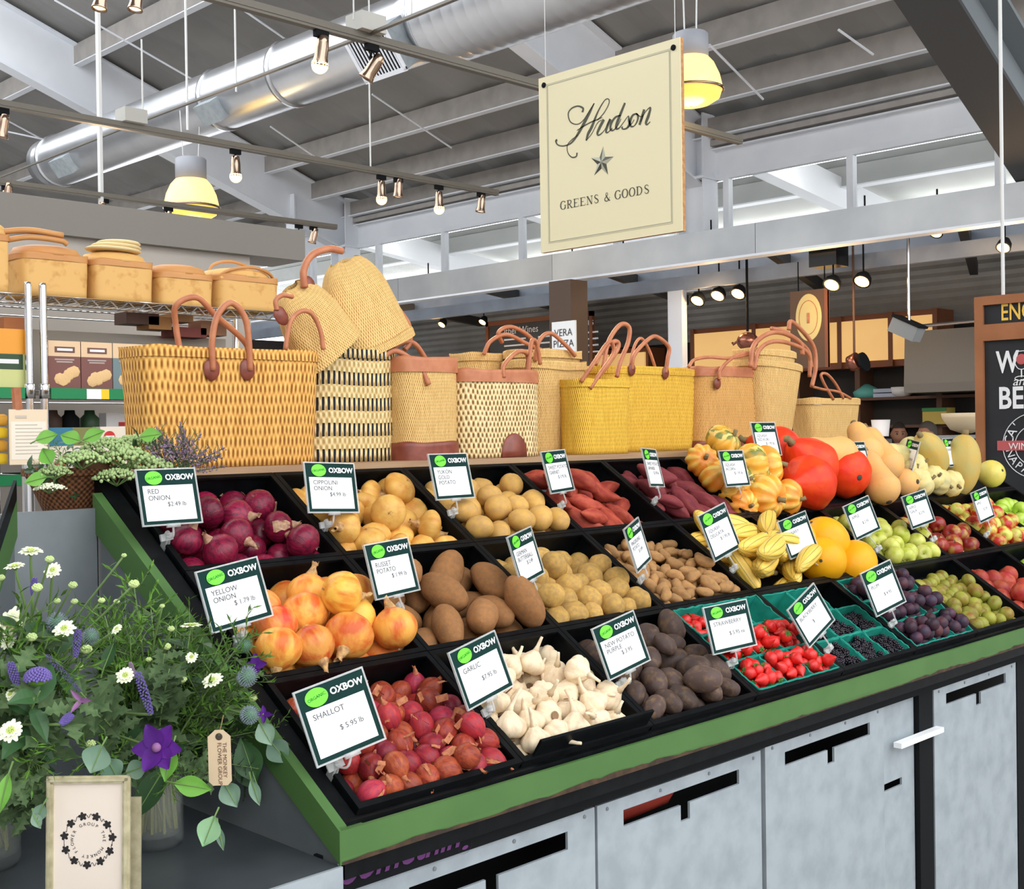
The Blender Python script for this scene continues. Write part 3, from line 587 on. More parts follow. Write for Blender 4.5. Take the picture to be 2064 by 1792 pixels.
# ------------------------------------------------------------------ two kitchen workers
def person(px, py, X, face, shirt, hairc, label, look):
    """standing figure, face = heading angle of the face in the XY plane"""
    h = at(px, py, X=X); top = h.z+.12; hgt = top; k = hgt/1.72
    root = empty('person', label, 'person', Matrix.Translation((h.x, h.y, 0)) @ R(face,'Z'))
    skin = MT.get('skin') or mat('skin', (.36,.17,.10), .55)
    # body grown from a jointed skeleton; local +X is forward
    P = {'pelvis':(0,0,.95),'waist':(0,0,1.08),'chest':(.0,0,1.28),'neckb':(-.01,0,1.44),'neck':(.01,0,1.50),
         'lsh':(-.01,.17,1.40),'lel':(.02,.23,1.13),'lwr':(.20,.17,1.03),'lpalm':(.27,.15,1.02),
         'rsh':(-.01,-.17,1.40),'rel':(.02,-.23,1.13),'rwr':(.20,-.17,1.03),'rpalm':(.27,-.15,1.02),
         'lhip':(0,.09,.90),'lkn':(.02,.10,.50),'lan':(0,.10,.09),'lto':(.14,.11,.04),
         'rhip':(0,-.09,.90),'rkn':(.02,-.10,.50),'ran':(0,-.10,.09),'rto':(.14,-.11,.04)}
    Rr = {'pelvis':(.14,.10),'waist':(.13,.10),'chest':(.15,.11),'neckb':(.07,.07),'neck':(.055,.055),'lsh':(.065,.065),'lel':(.045,.045),'lwr':(.03,.025),'lpalm':(.036,.018),
          'lhip':(.085,.085),'lkn':(.06,.06),'lan':(.04,.04),'lto':(.035,.03)}
    E = [('pelvis','waist'),('waist','chest'),('chest','neckb'),('neckb','neck')]
    for s in 'lr': E += [('chest',s+'sh'),(s+'sh',s+'el'),(s+'el',s+'wr'),(s+'wr',s+'palm'),('pelvis',s+'hip'),(s+'hip',s+'kn'),(s+'kn',s+'an'),(s+'an',s+'to')]
    names = list(P); V = [Vector(P[n])*k for n in names]; ed = [(names.index(a), names.index(b)) for a, b in E]; rad = []
    for n in names: q = Rr.get(n) or Rr['l'+n[1:]]; rad.append((q[0]*k, q[1]*k))
    for s, sg in (('l',1),('r',-1)):
        pb = V[names.index(s+'palm')]
        for f, (dy, ln, dz) in enumerate([(-.030,.065,0),(-.010,.075,.004),(.010,.072,.003),(.028,.058,0)]):
            a = pb+Vector((.03,dy*sg,0))*k; b1 = a+Vector((ln*.5,dy*.15*sg,dz-.006))*k; b2 = a+Vector((ln*.9,dy*.2*sg,dz-.03))*k
            i0 = len(V); V += [a, b1, b2]; rad += [(.0095,.009),(.0085,.008),(.007,.007)]; ed += [(names.index(s+'palm'), i0),(i0,i0+1),(i0+1,i0+2)]
        a = pb+Vector((-.01,-.035*sg,0))*k; b1 = a+Vector((.03,-.022*sg,-.012))*k; i0 = len(V); V += [a, b1]; rad += [(.011,.01),(.008,.008)]; ed += [(names.index(s+'palm'), i0),(i0,i0+1)]
    me = bpy.data.meshes.new('body'); me.from_pydata([tuple(v) for v in V], ed, []); ob = bpy.data.objects.new('body', me); C.objects.link(ob)
    sm = ob.modifiers.new('skin','SKIN'); sv = me.skin_vertices[0].data
    for i, r_ in enumerate(rad): sv[i].radius = r_; sv[i].use_root = (i == 0)
    ob.modifiers.new('sub','SUBSURF').levels = 1; ob.modifiers['sub'].render_levels = 1
    dg = bpy.context.evaluated_depsgraph_get(); bm_ = bpy.data.meshes.new_from_object(ob.evaluated_get(dg)); bpy.data.objects.remove(ob)
    # head welded into the same body mesh
    hb = bmesh.new(); hb.from_mesh(bm_)
    hc = Vector((.035,0,1.60))*k; n, mm = 28, 20; ringv = []
    for i in range(mm+1):
        th = PI*i/mm; row = []
        for j in range(n):
            ph = 2*PI*j/n; x = math.sin(th)*math.cos(ph); y = math.sin(th)*math.sin(ph); z = -math.cos(th)
            r = Vector((x*.098, y*.075*(1 if z > -.2 else 1+.35*(z+.2)), z*.122))
            if x > 0 and z < -.25: r.x += .012*x
            if x > .75: r.x += .022*math.exp(-((y/.14)**2))*math.exp(-(((z+.18)/.16)**2))      # nose
            if x > .6:
                for s in (-1,1): r.x -= .010*math.exp(-(((y-s*.42)/.2)**2))*math.exp(-(((z-.06)/.11)**2))  # eye sockets
                r.x += .006*math.exp(-((y/.3)**2))*math.exp(-(((z+.50)/.06)**2)) + .005*math.exp(-((y/.3)**2))*math.exp(-(((z+.62)/.05)**2))  # lips
            for s in (-1,1): r.y += s*.022*math.exp(-(((y-s)/.12)**2))*math.exp(-(((x+.12)/.2)**2))*math.exp(-(((z-.0)/.26)**2))  # ears
            row.append(hb.verts.new(hc+r*k))
        ringv.append(row)
    for i in range(mm):
        for j in range(n):
            try: hb.faces.new((ringv[i][j], ringv[i][(j+1)%n], ringv[i+1][(j+1)%n], ringv[i+1][j]))
            except ValueError: pass
    hb.to_mesh(bm_); hb.free(); bm_.polygons.foreach_set('use_smooth', [True]*len(bm_.polygons)); bm_.materials.clear(); bm_.materials.append(skin)
    mo('body', bm_, root)
    # hair cap
    b = MB(); prof = []; 
    vs = []; fs = []; n2, m2 = 24, 9
    for i in range(m2+1):
        th = i/m2
        for j in range(n2):
            ph = 2*PI*j/n2; lim = 1.02 if math.cos(ph) > .2 else (1.75 if math.cos(ph) < -.3 else 1.35)
            t = th*lim; vs.append(hc+Vector((math.sin(t)*math.cos(ph)*.107, math.sin(t)*math.sin(ph)*.084, math.cos(t)*.135+.003*math.sin(j*3+i)))*k)
    for i in range(m2):
        for j in range(n2): fs.append((i*n2+j,(i+1)*n2+j,(i+1)*n2+(j+1)%n2,i*n2+(j+1)%n2))
    b.add(vs, fs); b.obj('hair', mat('hair '+hairc, (.02,.015,.012) if hairc == 'black' else (.07,.06,.05), .7), root, True)
    b = MB()
    for s in (-1,1): b.sph(hc+Vector((.088,s*.031,.008))*k, .009, 8, 6)
    b.obj('eyes', ink, root, True); MB().box(hc+Vector((.098,-.022,-.066))*k, hc+Vector((.105,.022,-.060))*k).obj('mouth', mat('lips '+hairc, (.20,.06,.05), .5), root)
    b = MB()
    for s in (-1,1): b.bar(hc+Vector((.094,s*.016,.030))*k, hc+Vector((.082,s*.05,.033))*k, .008, .007)
    b.obj('eyebrows', ink, root)
    # clothing
    b = MB(); el = lambda c, a, bb, z: [(a*math.cos(2*PI*j/24)+c, bb*math.sin(2*PI*j/24), z) for j in range(24)]
    rings = [el(0,.15,.19,.86),el(0,.145,.18,1.0),el(0,.145,.175,1.12),el(0,.155,.20,1.28),el(-.01,.14,.225,1.39),el(-.01,.10,.15,1.45),el(0,.068,.07,1.48)]
    vs = [Vector(p)*k for g_ in rings for p in g_]; fs = [(i*24+j, i*24+(j+1)%24, (i+1)*24+(j+1)%24, (i+1)*24+j) for i in range(6) for j in range(24)]
    b.add(vs, fs)
    for s in ('l','r'): b.tube([Vector(P[s+'sh'])*k, (Vector(P[s+'sh'])*.5+Vector(P[s+'el'])*.5)*k, Vector(P[s+'el'])*k], [.088*k,.075*k,.066*k], 12)
    b.obj('shirt', shirt, root, True)
    b = MB()
    for s in ('l','r'): b.tube([Vector(P[s+'hip'])*k+Vector((0,0,.05)), Vector(P[s+'kn'])*k, Vector(P[s+'an'])*k], [.115*k,.09*k,.07*k], 12)
    b.obj('trousers', m_dk, root, True)
    return root
blackshirt = mat('black shirt', (.02,.02,.022), .8)
person(1811,877,11.75,math.radians(215),blackshirt,'black','man in a black shirt facing the shop behind the kitchen counter, left of two',0)
person(1877,877,11.1,math.radians(135),blackshirt,'grey','man with short dark grey hair turned left behind the kitchen counter, right of two',0)
# ------------------------------------------------------------------ chalkboard at the right
XB = 5.5; tl = at(1967,600,X=XB); bw = 1.0; bh = 1.25
cbo = empty('chalkboard_sign', 'tall chalkboard sign in an orange brown wooden frame at the right edge', 'sign', (XB, tl.y, tl.z))
m_fr = mat('orange brown frame', (.30,.11,.04), .5, col2=(.36,.14,.055), scale=6)
def lp(x, y): q = at(x, y, X=XB); return (tl.y-q.y, q.z-tl.z)     # to board coordinates
ft = .040; b1 = lp(1985,655)[1]; b2 = lp(1985,688)[1]
fr = MB(); fr.box((-.02,-bw,-ft),(.02,0,0)); fr.box((-.02,-ft,-bh),(.02,0,-ft)); fr.box((-.02,-bw,b2),(.02,-ft,b1)); fr.box((-.02,-bw,-bh),(.02,-bw+ft,-ft)); fr.box((-.02,-bw+ft,-bh),(.02,-ft,-bh+ft)); fr.obj('wooden_frame', m_fr, cbo)
MB().box((-.005,-bw+.01,-bh+.01),(.012,-.01,-.01)).obj('slate', mat('slate', (.012,.013,.015), .6, col2=(.02,.021,.024), scale=5), cbo)
def bm(x, y): u, v = lp(x, y); return frame((-.008,-u,v),(0,-1,0),(0,0,1))
text('ENOTECA', .092, chalk_y, cbo, bm(2018,632) @ S(.8,1.15,1), bold=.001)
text('W', .137, chalk, cbo, bm(2010,733) @ S(.70,1,1), bold=.003); text('BEER', .137, chalk, cbo, bm(2013,805) @ S(.8,1,1), bold=.003); text('and', .06, chalk, cbo, bm(2042,769), shear=.3)
M = bm(2060,722)
gl = MB().tube([M @ Vector(p) for p in bez([(-.025,.03,0),(-.035,-.0,0),(-.02,-.04,0),(0,-.05,0),(.02,-.04,0),(.035,0,0),(.025,.03,0),(-.025,.03,0)],4)], .002, 5).tube([M @ Vector((0,-.05,0)), M @ Vector((0,-.085,0))], .003, 5).tube([M @ Vector((.03*math.cos(t),-.09+.01*math.sin(t),0)) for t in [2*PI*i/12 for i in range(12)]], .002, 4, True)
gl.obj('wine_glass_drawing', chalk, cbo); MB().sph(M @ Vector((0,-.005,0)), .024, 10, 8, (.1,1,1)).obj('wine_drawing', chalk_r, cbo)
M = bm(2088,898); R0, R1 = .145, .09
for rr in (R0, R1): MB().tube([M @ Vector((rr*math.cos(t),rr*math.sin(t),0)) for t in [2*PI*i/40 for i in range(40)]], .0018, 4, True).obj('drawn_ring', chalk, cbo)
def ring_text(s, rad, a0, step, size, mt, par, M, flip=1):
    for i, ch in enumerate(s):
        if ch == ' ': continue
        a = math.radians(a0-step*i*flip)
        text(ch, size, mt, par, M @ T(rad*math.cos(a), rad*math.sin(a), .001) @ R(a-PI/2*flip,'Z'), align='CENTER')
ring_text("CA' MOMI", .117, 168, 17, .058, chalk, cbo, M); ring_text("NAPA VALLEY", .117, 197, 17, .05, chalk, cbo, M, -1)
MB().box((-.010,-lp(2088,898)[0]-.17,lp(2088,898)[1]-.022),(-.0075,-lp(2088,898)[0]+.17,lp(2088,898)[1]+.022)).obj('red_band', chalk_r, cbo)
text('WINERY', .042, chalk, cbo, bm(2035,900) @ T(0,0,.004))
MB().tube([(0,-lp(2022,600)[0],0),(0,-lp(2022,600)[0],1.6)], .008, 6).obj('hanging_rod', m_rodw, cbo)
MB().tube([(0,-bw+.15,0),(0,-bw+.15,1.6)], .008, 6).obj('hanging_rod', m_rodw, cbo)
# ------------------------------------------------------------------ hanging sign
SX = 4.0; sc_ = Vector((SX, 3.395, 2.793)); sw, shh = .786, .777
sg = empty('hanging_shop_sign', 'large cream square sign reading Hudson Greens & Goods hanging above the stand', 'sign', frame(sc_, (0,-1,0), (0,0,1)))
# sign frame: x right, y up, z towards the viewer
cream = mat('cream sign face', (.76,.685,.44), .45); m_edge = mat('raw brown sign edge', (.35,.16,.06), .7, col2=(.5,.26,.1), scale=60)
MB().box((-sw/2,-shh/2,-.012),(sw/2,shh/2,.008)).obj('board', m_edge, sg)
MB().box((-sw/2,-shh/2,.008),(sw/2,shh/2,.011)).obj('cream_face', cream, sg)
m_olive = mat('olive print', (.055,.055,.03), .5); m_line = mat('grey olive line', (.33,.33,.25), .6); m_st1 = mat('star light', (.42,.43,.33), .5)
A_, B_, C_, D_ = (1143,430), (1920,207), (1972,1273), (1195,1390)     # face corners on the reading grid
def sp_(x, y):
    u, v = .5, .5
    for _ in range(12):
        px = (1-u)*(1-v)*A_[0]+u*(1-v)*B_[0]+u*v*C_[0]+(1-u)*v*D_[0]; py = (1-u)*(1-v)*A_[1]+u*(1-v)*B_[1]+u*v*C_[1]+(1-u)*v*D_[1]
        u += (x-px)/777; v += (y-py-(-170)*(x-px)/777)/1000
    return Vector(((u-.5)*sw, (.5-v)*shh, .0115))
bd = MB()
def rect(b, x0, y0, x1, y1, t):
    for a, c in (((x0,y0),(x1,y0+t)),((x0,y1-t),(x1,y1)),((x0,y0+t),(x0+t,y1-t)),((x1-t,y0+t),(x1,y1-t))): b.box((a[0],a[1],.011),(c[0],c[1],.0118))
hx, hy = .5*sw*.865, .5*shh*.895
rect(bd, -hx, -hy, hx, hy, .003); rect(bd, -hx-.005, -hy-.005, hx+.005, hy+.005, .0014); bd.obj('border_line', m_line, sg)
for s in (-1,1): MB().lathe([(.012,0),(.012,.004),(.005,.006)], 16, T(s*.36,.353,.011)).obj('screw_cap', darkmetal, sg)
def stroke(b, pts, ws):
    """flat pen stroke with varying width through reading-grid points"""
    P = bez([sp_(*p) for p in pts], 10); n = len(P); vs = []; fs = []
    for i, p in enumerate(P):
        t = i/(n-1)*(len(ws)-1); k = min(int(t), len(ws)-2); wd = (ws[k]*(1-(t-k))+ws[k+1]*(t-k))*.5*.00105
        d = (P[min(i+1,n-1)]-P[max(i-1,0)]); nn = Vector((-d.y, d.x, 0)); nn = nn.normalized() if nn.length > 1e-9 else Vector((0,1,0)); 
        nn = (nn*.4+Vector((1,0.25,0)).normalized()*(.6 if nn.x > 0 else -.6)).normalized() if False else nn
        vs += [p+nn*wd, p-nn*wd, p+nn*wd+Vector((0,0,.0006)), p-nn*wd+Vector((0,0,.0006))]
    for i in range(n-1): a = 4*i; fs += [(a+2,a+3,a+7,a+6),(a,a+4,a+5,a+1),(a,a+2,a+6,a+4),(a+1,a+5,a+7,a+3)]
    b.add(vs, fs)
LET = {'letter_h': [([(1270,765),(1262,772),(1275,792),(1310,798),(1355,780),(1395,725),(1430,660),(1455,610),(1478,562)],[10,8,5,5,7,12,14,12,4]),
        ([(1478,562),(1455,600),(1420,655),(1385,678),(1345,665),(1330,620),(1350,590),(1385,578),(1415,590),(1412,612)],[4,4,4,4,5,6,6,6,8,10]),
        ([(1500,655),(1535,615),(1560,565),(1557,540),(1535,548),(1500,610),(1470,690),(1450,730),(1440,768)],[4,4,4,4,4,7,13,13,8]),
        ([(1385,712),(1420,690),(1460,668),(1500,652),(1525,640)],[3,5,5,5,3]),
        ([(1395,735),(1355,765),(1332,795),(1336,835),(1360,860),(1385,856),(1390,835)],[3,4,4,4,5,6,7])],
 'letter_u': [([(1440,768),(1470,730),(1500,672),(1522,655)],[3,3,3,3]),([(1535,652),(1512,700),(1502,728),(1512,738),(1540,712),(1570,652)],[13,13,10,6,3,3]),([(1572,650),(1556,690),(1550,718),(1560,724),(1585,700)],[13,12,9,5,3])],
 'letter_d': [([(1628,630),(1600,640),(1578,672),(1574,705),(1590,712),(1612,688),(1630,650)],[4,8,11,9,5,3,3]),([(1648,562),(1625,625),(1608,675),(1606,702),(1622,700),(1645,668)],[9,12,13,10,5,3])],
 'letter_s': [([(1645,668),(1668,635),(1672,655),(1676,680),(1662,702),(1642,706),(1636,694)],[3,3,9,12,7,5,9]),([(1668,700),(1690,675),(1700,655)],[3,3,3])],
 'letter_o': [([(1712,622),(1692,632),(1680,662),(1684,690),(1702,690),(1718,662),(1720,634),(1710,622),(1735,640),(1748,630)],[5,9,12,8,4,7,9,5,3,3])],
 'letter_n': [([(1752,600),(1742,640),(1730,685)],[11,12,11]),([(1735,668),(1755,620),(1778,592),(1784,598),(1774,640),(1764,672),(1770,684),(1786,668)],[3,3,4,9,13,11,6,3])]}
for nme, sts in LET.items():
    b = MB()
    for pts, ws in sts: stroke(b, pts, [max(1.6,w_*1.05) for w_ in ws])
    b.obj(nme, m_olive, sg)
# five pointed star in relief
ctr = sp_(1534,888); R1_ = .067; st = [MB(), MB()]
for i in range(10):
    a = PI/2-.12+i*PI/5; a2 = a+PI/5; ra, rb = (R1_, R1_*.40) if i % 2 == 0 else (R1_*.40, R1_)
    p1 = ctr+Vector((ra*math.cos(a), ra*math.sin(a), 0)); p2 = ctr+Vector((rb*math.cos(a2), rb*math.sin(a2), 0)); p0 = ctr+Vector((0,0,.006))
    st[i % 2].add([p0, p1, p2, ctr], [(0,1,2),(1,3,2)])
st[0].obj('star_dark_facets', m_olive, sg); st[1].obj('star_light_facets', m_st1, sg)
# GREENS & GOODS in slab letters made of strokes on a 0..1 cell
SER = {'G':[('c',.5,.5,.42,.5,40,320),('l',.85,.42,.85,.08,.13),('s',.85,.44),],
 'R':[('l',.22,0,.22,1,.16),('b',.22,1,.22,.5,.62),('l',.42,.5,.86,.0,.14),('s',.22,0),('s',.22,1),('s',.88,0)],
 'E':[('l',.22,0,.22,1,.16),('l',.22,.97,.85,.97,.06),('l',.22,.5,.65,.5,.06),('l',.22,.03,.88,.03,.06),('l',.85,.97,.85,.78,.05),('l',.88,.03,.88,.24,.05),('s',.2,0),('s',.2,1)],
 'N':[('l',.16,0,.16,1,.06),('l',.16,1,.84,0,.17),('l',.84,0,.84,1,.06),('s',.16,0),('s',.12,1),('s',.84,1)],
 'S':[('p',[(.78,.8),(.62,.97),(.35,.95),(.24,.76),(.4,.58),(.62,.45),(.78,.25),(.62,.04),(.35,.04),(.2,.24)],[.06,.07,.1,.14,.16,.16,.14,.09,.07,.06])],
 'O':[('c',.5,.5,.40,.5,0,360)],
 'D':[('l',.22,0,.22,1,.16),('p',[(.22,.98),(.55,.95),(.82,.7),(.84,.35),(.6,.05),(.22,.02)],[.05,.08,.15,.15,.08,.05]),('s',.2,0),('s',.2,1)],
 '&':[('p',[(.95,.45),(.75,.15),(.5,.0),(.2,.08),(.15,.3),(.4,.55),(.6,.75),(.55,.95),(.38,.95),(.32,.75),(.5,.45),(.75,.12),(.98,.02)],[.05,.06,.1,.13,.13,.08,.08,.08,.08,.1,.15,.16,.12])]}
def letter(ch, M):
    b = MB()
    def pl(pts, ws):
        P = bez([Vector((x,y,0)) for x, y in pts], 6) if len(pts) > 2 else [Vector((*pts[0],0)), Vector((*pts[1],0))]; n = len(P); vs = []; fs = []
        for i, p in enumerate(P):
            t = i/(n-1)*(len(ws)-1); k = min(int(t), max(len(ws)-2,0)); wd = (ws[k]*(1-(t-k))+ws[min(k+1,len(ws)-1)]*(t-k))/2
            d = P[min(i+1,n-1)]-P[max(i-1,0)]; nn = Vector((-d.y,d.x,0)).normalized(); vs += [p+nn*wd, p-nn*wd]
        fs = [(2*i,2*i+1,2*i+3,2*i+2) for i in range(n-1)]; b.add([M @ v for v in vs], [f[::-1] for f in fs])
    for e in SER[ch]:
        if e[0] == 'l': pl([(e[1],e[2]),(e[3],e[4])], [e[5],e[5]])
        elif e[0] == 's': pl([(e[1]-.17,e[2]+(.03 if e[2] < .5 else -.03)),(e[1]+.17,e[2]+(.03 if e[2] < .5 else -.03))], [.06,.06])
        elif e[0] == 'b': pl([(.22,.97),(.6,.95),(.72,.75),(.6,.53),(.22,.5)], [.05,.08,.15,.08,.05])
        elif e[0] == 'p': pl(e[1], e[2])
        elif e[0] == 'c':
            n = 16; pts = [(e[1]+e[3]*math.cos(math.radians(e[5]+(e[6]-e[5])*i/n)), e[2]+e[4]*math.sin(math.radians(e[5]+(e[6]-e[5])*i/n))) for i in range(n+1)]
            ws = [.05+.13*abs(math.cos(math.radians(e[5]+(e[6]-e[5])*i/n))) for i in range(n+1)]; pl(pts, ws)
    return b
def wordline(s, x0, x1, y):
    cells = [(.55 if c == ' ' else 1) for c in s]; tot = sum(cells); x = x0; wch = (x1-x0)/tot
    for c, k in zip(s, cells):
        if c != ' ': letter(c, T(x, y, .0122) @ S(wch*.92, .036, 1)).obj('letter', m_olive, sg)
        x += wch*k
pa = sp_(1303,1150); pb = sp_(1803,1062)
wordline('GREENS & GOODS', pa.x, pb.x, (pa.y+pb.y)/2)
wr = MB()
for s in (-1,1): wr.tube([(s*.36,.353,.0),(s*.36,.39,0),(s*.36,2.4,0)], .0018, 5)
wr.obj('hanging_wires', m_rodw, sg)
# ------------------------------------------------------------------ produce stand
P0 = Vector((1.214,1.576,.997)); INC = math.radians(33.3); TW = .38; RL = .316
VX = Vector((1,0,0)); VV = Vector((0,math.cos(INC),math.sin(INC))); VN = Vector((0,-math.sin(INC),math.cos(INC)))
SM = Matrix((VX, VV, VN)).transposed().to_4x4(); SM.translation = P0        # slope frame: x along, y up the slope, z out
def slp(u, v, n=0): return P0+VX*u+VV*v+VN*n
def atn(x, y, h=0):
    """point seen at (x,y) at height h over the rim plane, in slope coordinates"""
    d = FW + RT*((x-PW/2)/FOC) - UP*((y-PH/2)/FOC); t = ((P0-CAM).dot(VN)+h)/d.dot(VN); q = CAM+d*t-P0
    return Vector((q.x, q.dot(VV), q.dot(VN)))
XL, XR = 1.153, 1.214+3.8+.06
st_ = empty('produce_stand', 'long black and green steel produce stand with a sloping top full of trays', 'stand', (XL, 1.54, 0))
O = Vector((XL,1.54,0))
rust = mat('rust stain', (.075,.17,.045), .6, col2=(.06,.03,.015), scale=9, detail=8, ramp=(.52,.60))
MB().box((0,0,.942),(XR-XL,.008,.985)).obj('green_front_trim', green, st_)
b = MB(); n = 160; random.seed(4); L_ = XR-XL; vs = []
for i in range(n+1):
    x = L_*i/n; h = .9345+max(0,.004*math.sin(x*3.1)+.003*math.sin(x*9.7+1)+random.uniform(-.001,.004)); vs += [(x,-.0015,.9318),(x,-.0015,h)]
b.add(vs, [(2*i,2*i+2,2*i+3,2*i+1) for i in range(n)]); b.obj('rusty_lower_edge', mat('rust brown', (.07,.035,.015), .8, col2=(.025,.014,.008), scale=40), st_)
MB().box((0,0,.932),(L_,.012,.942)).obj('front_trim_lip', green, st_)
def sloped(u0, u1, vts, nm, mt):
    b = MB(); vs = []
    for u in (u0,u1):
        for (y, z) in vts: vs.append((u-XL, y-1.54, z))
    k = len(vts); b.add(vs, [tuple(range(k)), tuple(range(k,2*k))[::-1]]+[(i,i+k,(i+1)%k+k,(i+1)%k) for i in range(k)]); return b.obj(nm, mt, st_)
yb, zb = 2.345, 1.462
sloped(XL-.004, XL, [(1.54,.932),(1.54,.985),(yb,zb+.03),(yb,zb-.045)], 'green_side_trim', green)
sloped(XL+.0002, XL+.016, [(1.5485,.975),(1.5485,.9885),(yb,zb+.03),(yb,zb+.02)], 'green_top_flange', green)
sloped(XL+.006, XL+.010, [(1.56,.0),(1.56,.94),(yb,zb),(yb,.0)], 'side_panel', galv_dark)
sloped(XL+.017, XL+.055, [(1.57,.90),(1.57,.985),(2.38,1.518),(2.38,1.40)], 'black_side_rail', black)
MB().box((.017,.016,.90),(L_-.02,.034,.99)).obj('black_front_wall', black, st_)
MB().box((0,2.40-1.54,0),(L_,2.42-1.54,1.5)).obj('rear_panel', galv_dark, st_)
MB().box((.0,.058,.885),(L_,.075,.932)).obj('black_front_rail', darkmetal, st_)  # black strip standing for the shade in the void below the trim
MB().box((.0165,.0085,.972),(.05,.0155,.984)).obj('green_corner_cap', green, st_)
MB().box((.0,.05,.868),(L_,.056,.886)).obj('door_track', darkmetal, st_)
for x in (1.153+.012, 3.205, 3.85, 4.95): MB().box((x-XL-.012 if x < 1.2 else x-XL-.04,.058,0),(x-XL+.012 if x < 1.2 else x-XL+.04,.10,.89)).obj('front_post', darkmetal, st_)
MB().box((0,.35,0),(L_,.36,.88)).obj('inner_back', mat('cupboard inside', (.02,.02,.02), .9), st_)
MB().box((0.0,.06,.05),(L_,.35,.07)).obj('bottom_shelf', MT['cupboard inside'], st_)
def door(x0, x1, zt, sx0, sx1, sz0, sz1, tabx, label, Y=1.6, tab=.035):
    o = empty('cupboard_door', label, 'door', (x0, Y, .03)); b = MB(); X = lambda a: a-x0; Z = lambda a: a-.03; t = .003
    tb = sz0-tab
    for (xa, xb, za, zb_) in [(x0,x1,sz1,zt),(x0,sx0,tb,sz1),(sx1,x1,tb,sz1),(x0,x1,.03,tb),(sx0,tabx-.016,tb,sz0),(tabx+.016,sx1,tb,sz0)]:
        b.box((X(xa),-t,Z(za)),(X(xb),t,Z(zb_)))
    b.box((0,t,Z(.04)),(.012,.02,Z(zt)-.01)); b.box((X(x1)-.012,t,Z(.04)),(X(x1),.02,Z(zt)-.01)); b.obj('slotted_panel', galv, o)
    rv = MB()
    for k in range(4): rv.lathe([(.004,0),(.004,.0015),(.001,.002)], 8, T(X(x0)+.03+(x1-x0-.06)*k/3, -t, Z(zt)-.012) @ R(PI/2,'X'))
    rv.obj('rivets', galv_dark, o)
    return o
door(1.168,1.812,.862,1.335,1.733,.798,.833,1.53,'galvanised cupboard door with slot at the bottom left below the shallots')
door(1.820,2.392,.862,1.90,2.305,.803,.836,2.105,'galvanised cupboard door with slot showing a red thing inside')
door(2.410,2.965,.870,2.493,2.893,.806,.838,2.70,'galvanised cupboard door with dark slot left of the white clamp')
door(3.251,3.80,.868,3.326,3.726,.812,.843,3.535,'galvanised cupboard door right of the white clamp')
door(3.89,4.44,.868,3.97,4.37,.812,.843,4.17,'galvanised cupboard door at the right end of the stand')
o = MB(); 
for (xa, xb, za, zb_) in [(2.955,3.16,.03,.632),(2.955,3.16,.652,.895),(2.955,2.985,.632,.652),(3.09,3.16,.632,.652)]: o.box((xa,1.612,za),(xb,1.618,zb_))
tag(o.obj('side_filler_panel', galv), 'narrow galvanised panel with a small slot between two cupboard doors', 'panel')
tag(MB().box((3.02,1.575,.748),(3.265,1.598,.762)).obj('white_clamp', whitep), 'white plastic clamp bar reaching over the black post', 'clamp')
rd = MB().tube([(1.93,1.72,.78),(2.15,1.70,.80),(2.22,1.72,.83),(2.3,1.75,.80)], .03, 10).obj('red_bag', mat('red bag', (.40,.05,.03), .5), None, True); tag(rd, 'red bag seen through the slot of the second cupboard door', 'bag')
pb_ = empty('purple_script_board', 'dark board with purple script lettering above the bottom left door', 'sign', (1.17,1.588,.866))
MB().box((0,0,0),(.60,.004,.064)).obj('board', darkmetal, pb_)
m_pur = mat('purple script', (.13,.03,.15), .7)
text('Something', .068, m_pur, pb_, frame((.015,-.001,.034),(1,0,0),(0,0,1)), shear=.35, bold=.0012)
# baskets board behind the trays
bs = empty('basket_shelf', 'brown wooden shelf board behind the trays carrying the straw baskets', 'shelf', (1.3,2.425,1.51))
MB().box((0,0,0),(3.75,.42,.022)).obj('board', wood, bs)
for x in (.1,1.9,3.6): MB().box((x,.05,-1.51),(x+.04,.09,0)).obj('leg', darkmetal, bs)
# ------------------------------------------------------------------ trays
TN = {('T',0):'red onions',('T',1):'cipollini onions',('T',2):'yellow potatoes in the top row',('T',3):'orange red sweet potatoes',('T',4):'purple skinned sweet potatoes',
 ('T',5):'striped carnival squash',('T',6):'red kuri squash',('T',7):'butternut squash',('T',8):'pale cream squash',('T',9):'spaghetti squash',
 ('M',0):'yellow onions',('M',1):'russet potatoes',('M',2):'round yellow potatoes in the middle row',('M',3):'fingerling potatoes',('M',4):'delicata squash',('M',5):'yellow melons',
 ('M',6):'green yellow apples',('M',7):'dark red apples',('M',8):'red and green apples',('M',9):'bright green apples',
 ('F',0):'shallots',('F',1):'garlic',('F',2):'purple potatoes',('F',3):'strawberries',('F',4):'blackberries',('F',5):'dark plums',('F',6):'green plums',('F',7):'pink red fruit',('F',8):'bright green apples in the front row'}
RI = {'F':0,'M':1,'T':2}
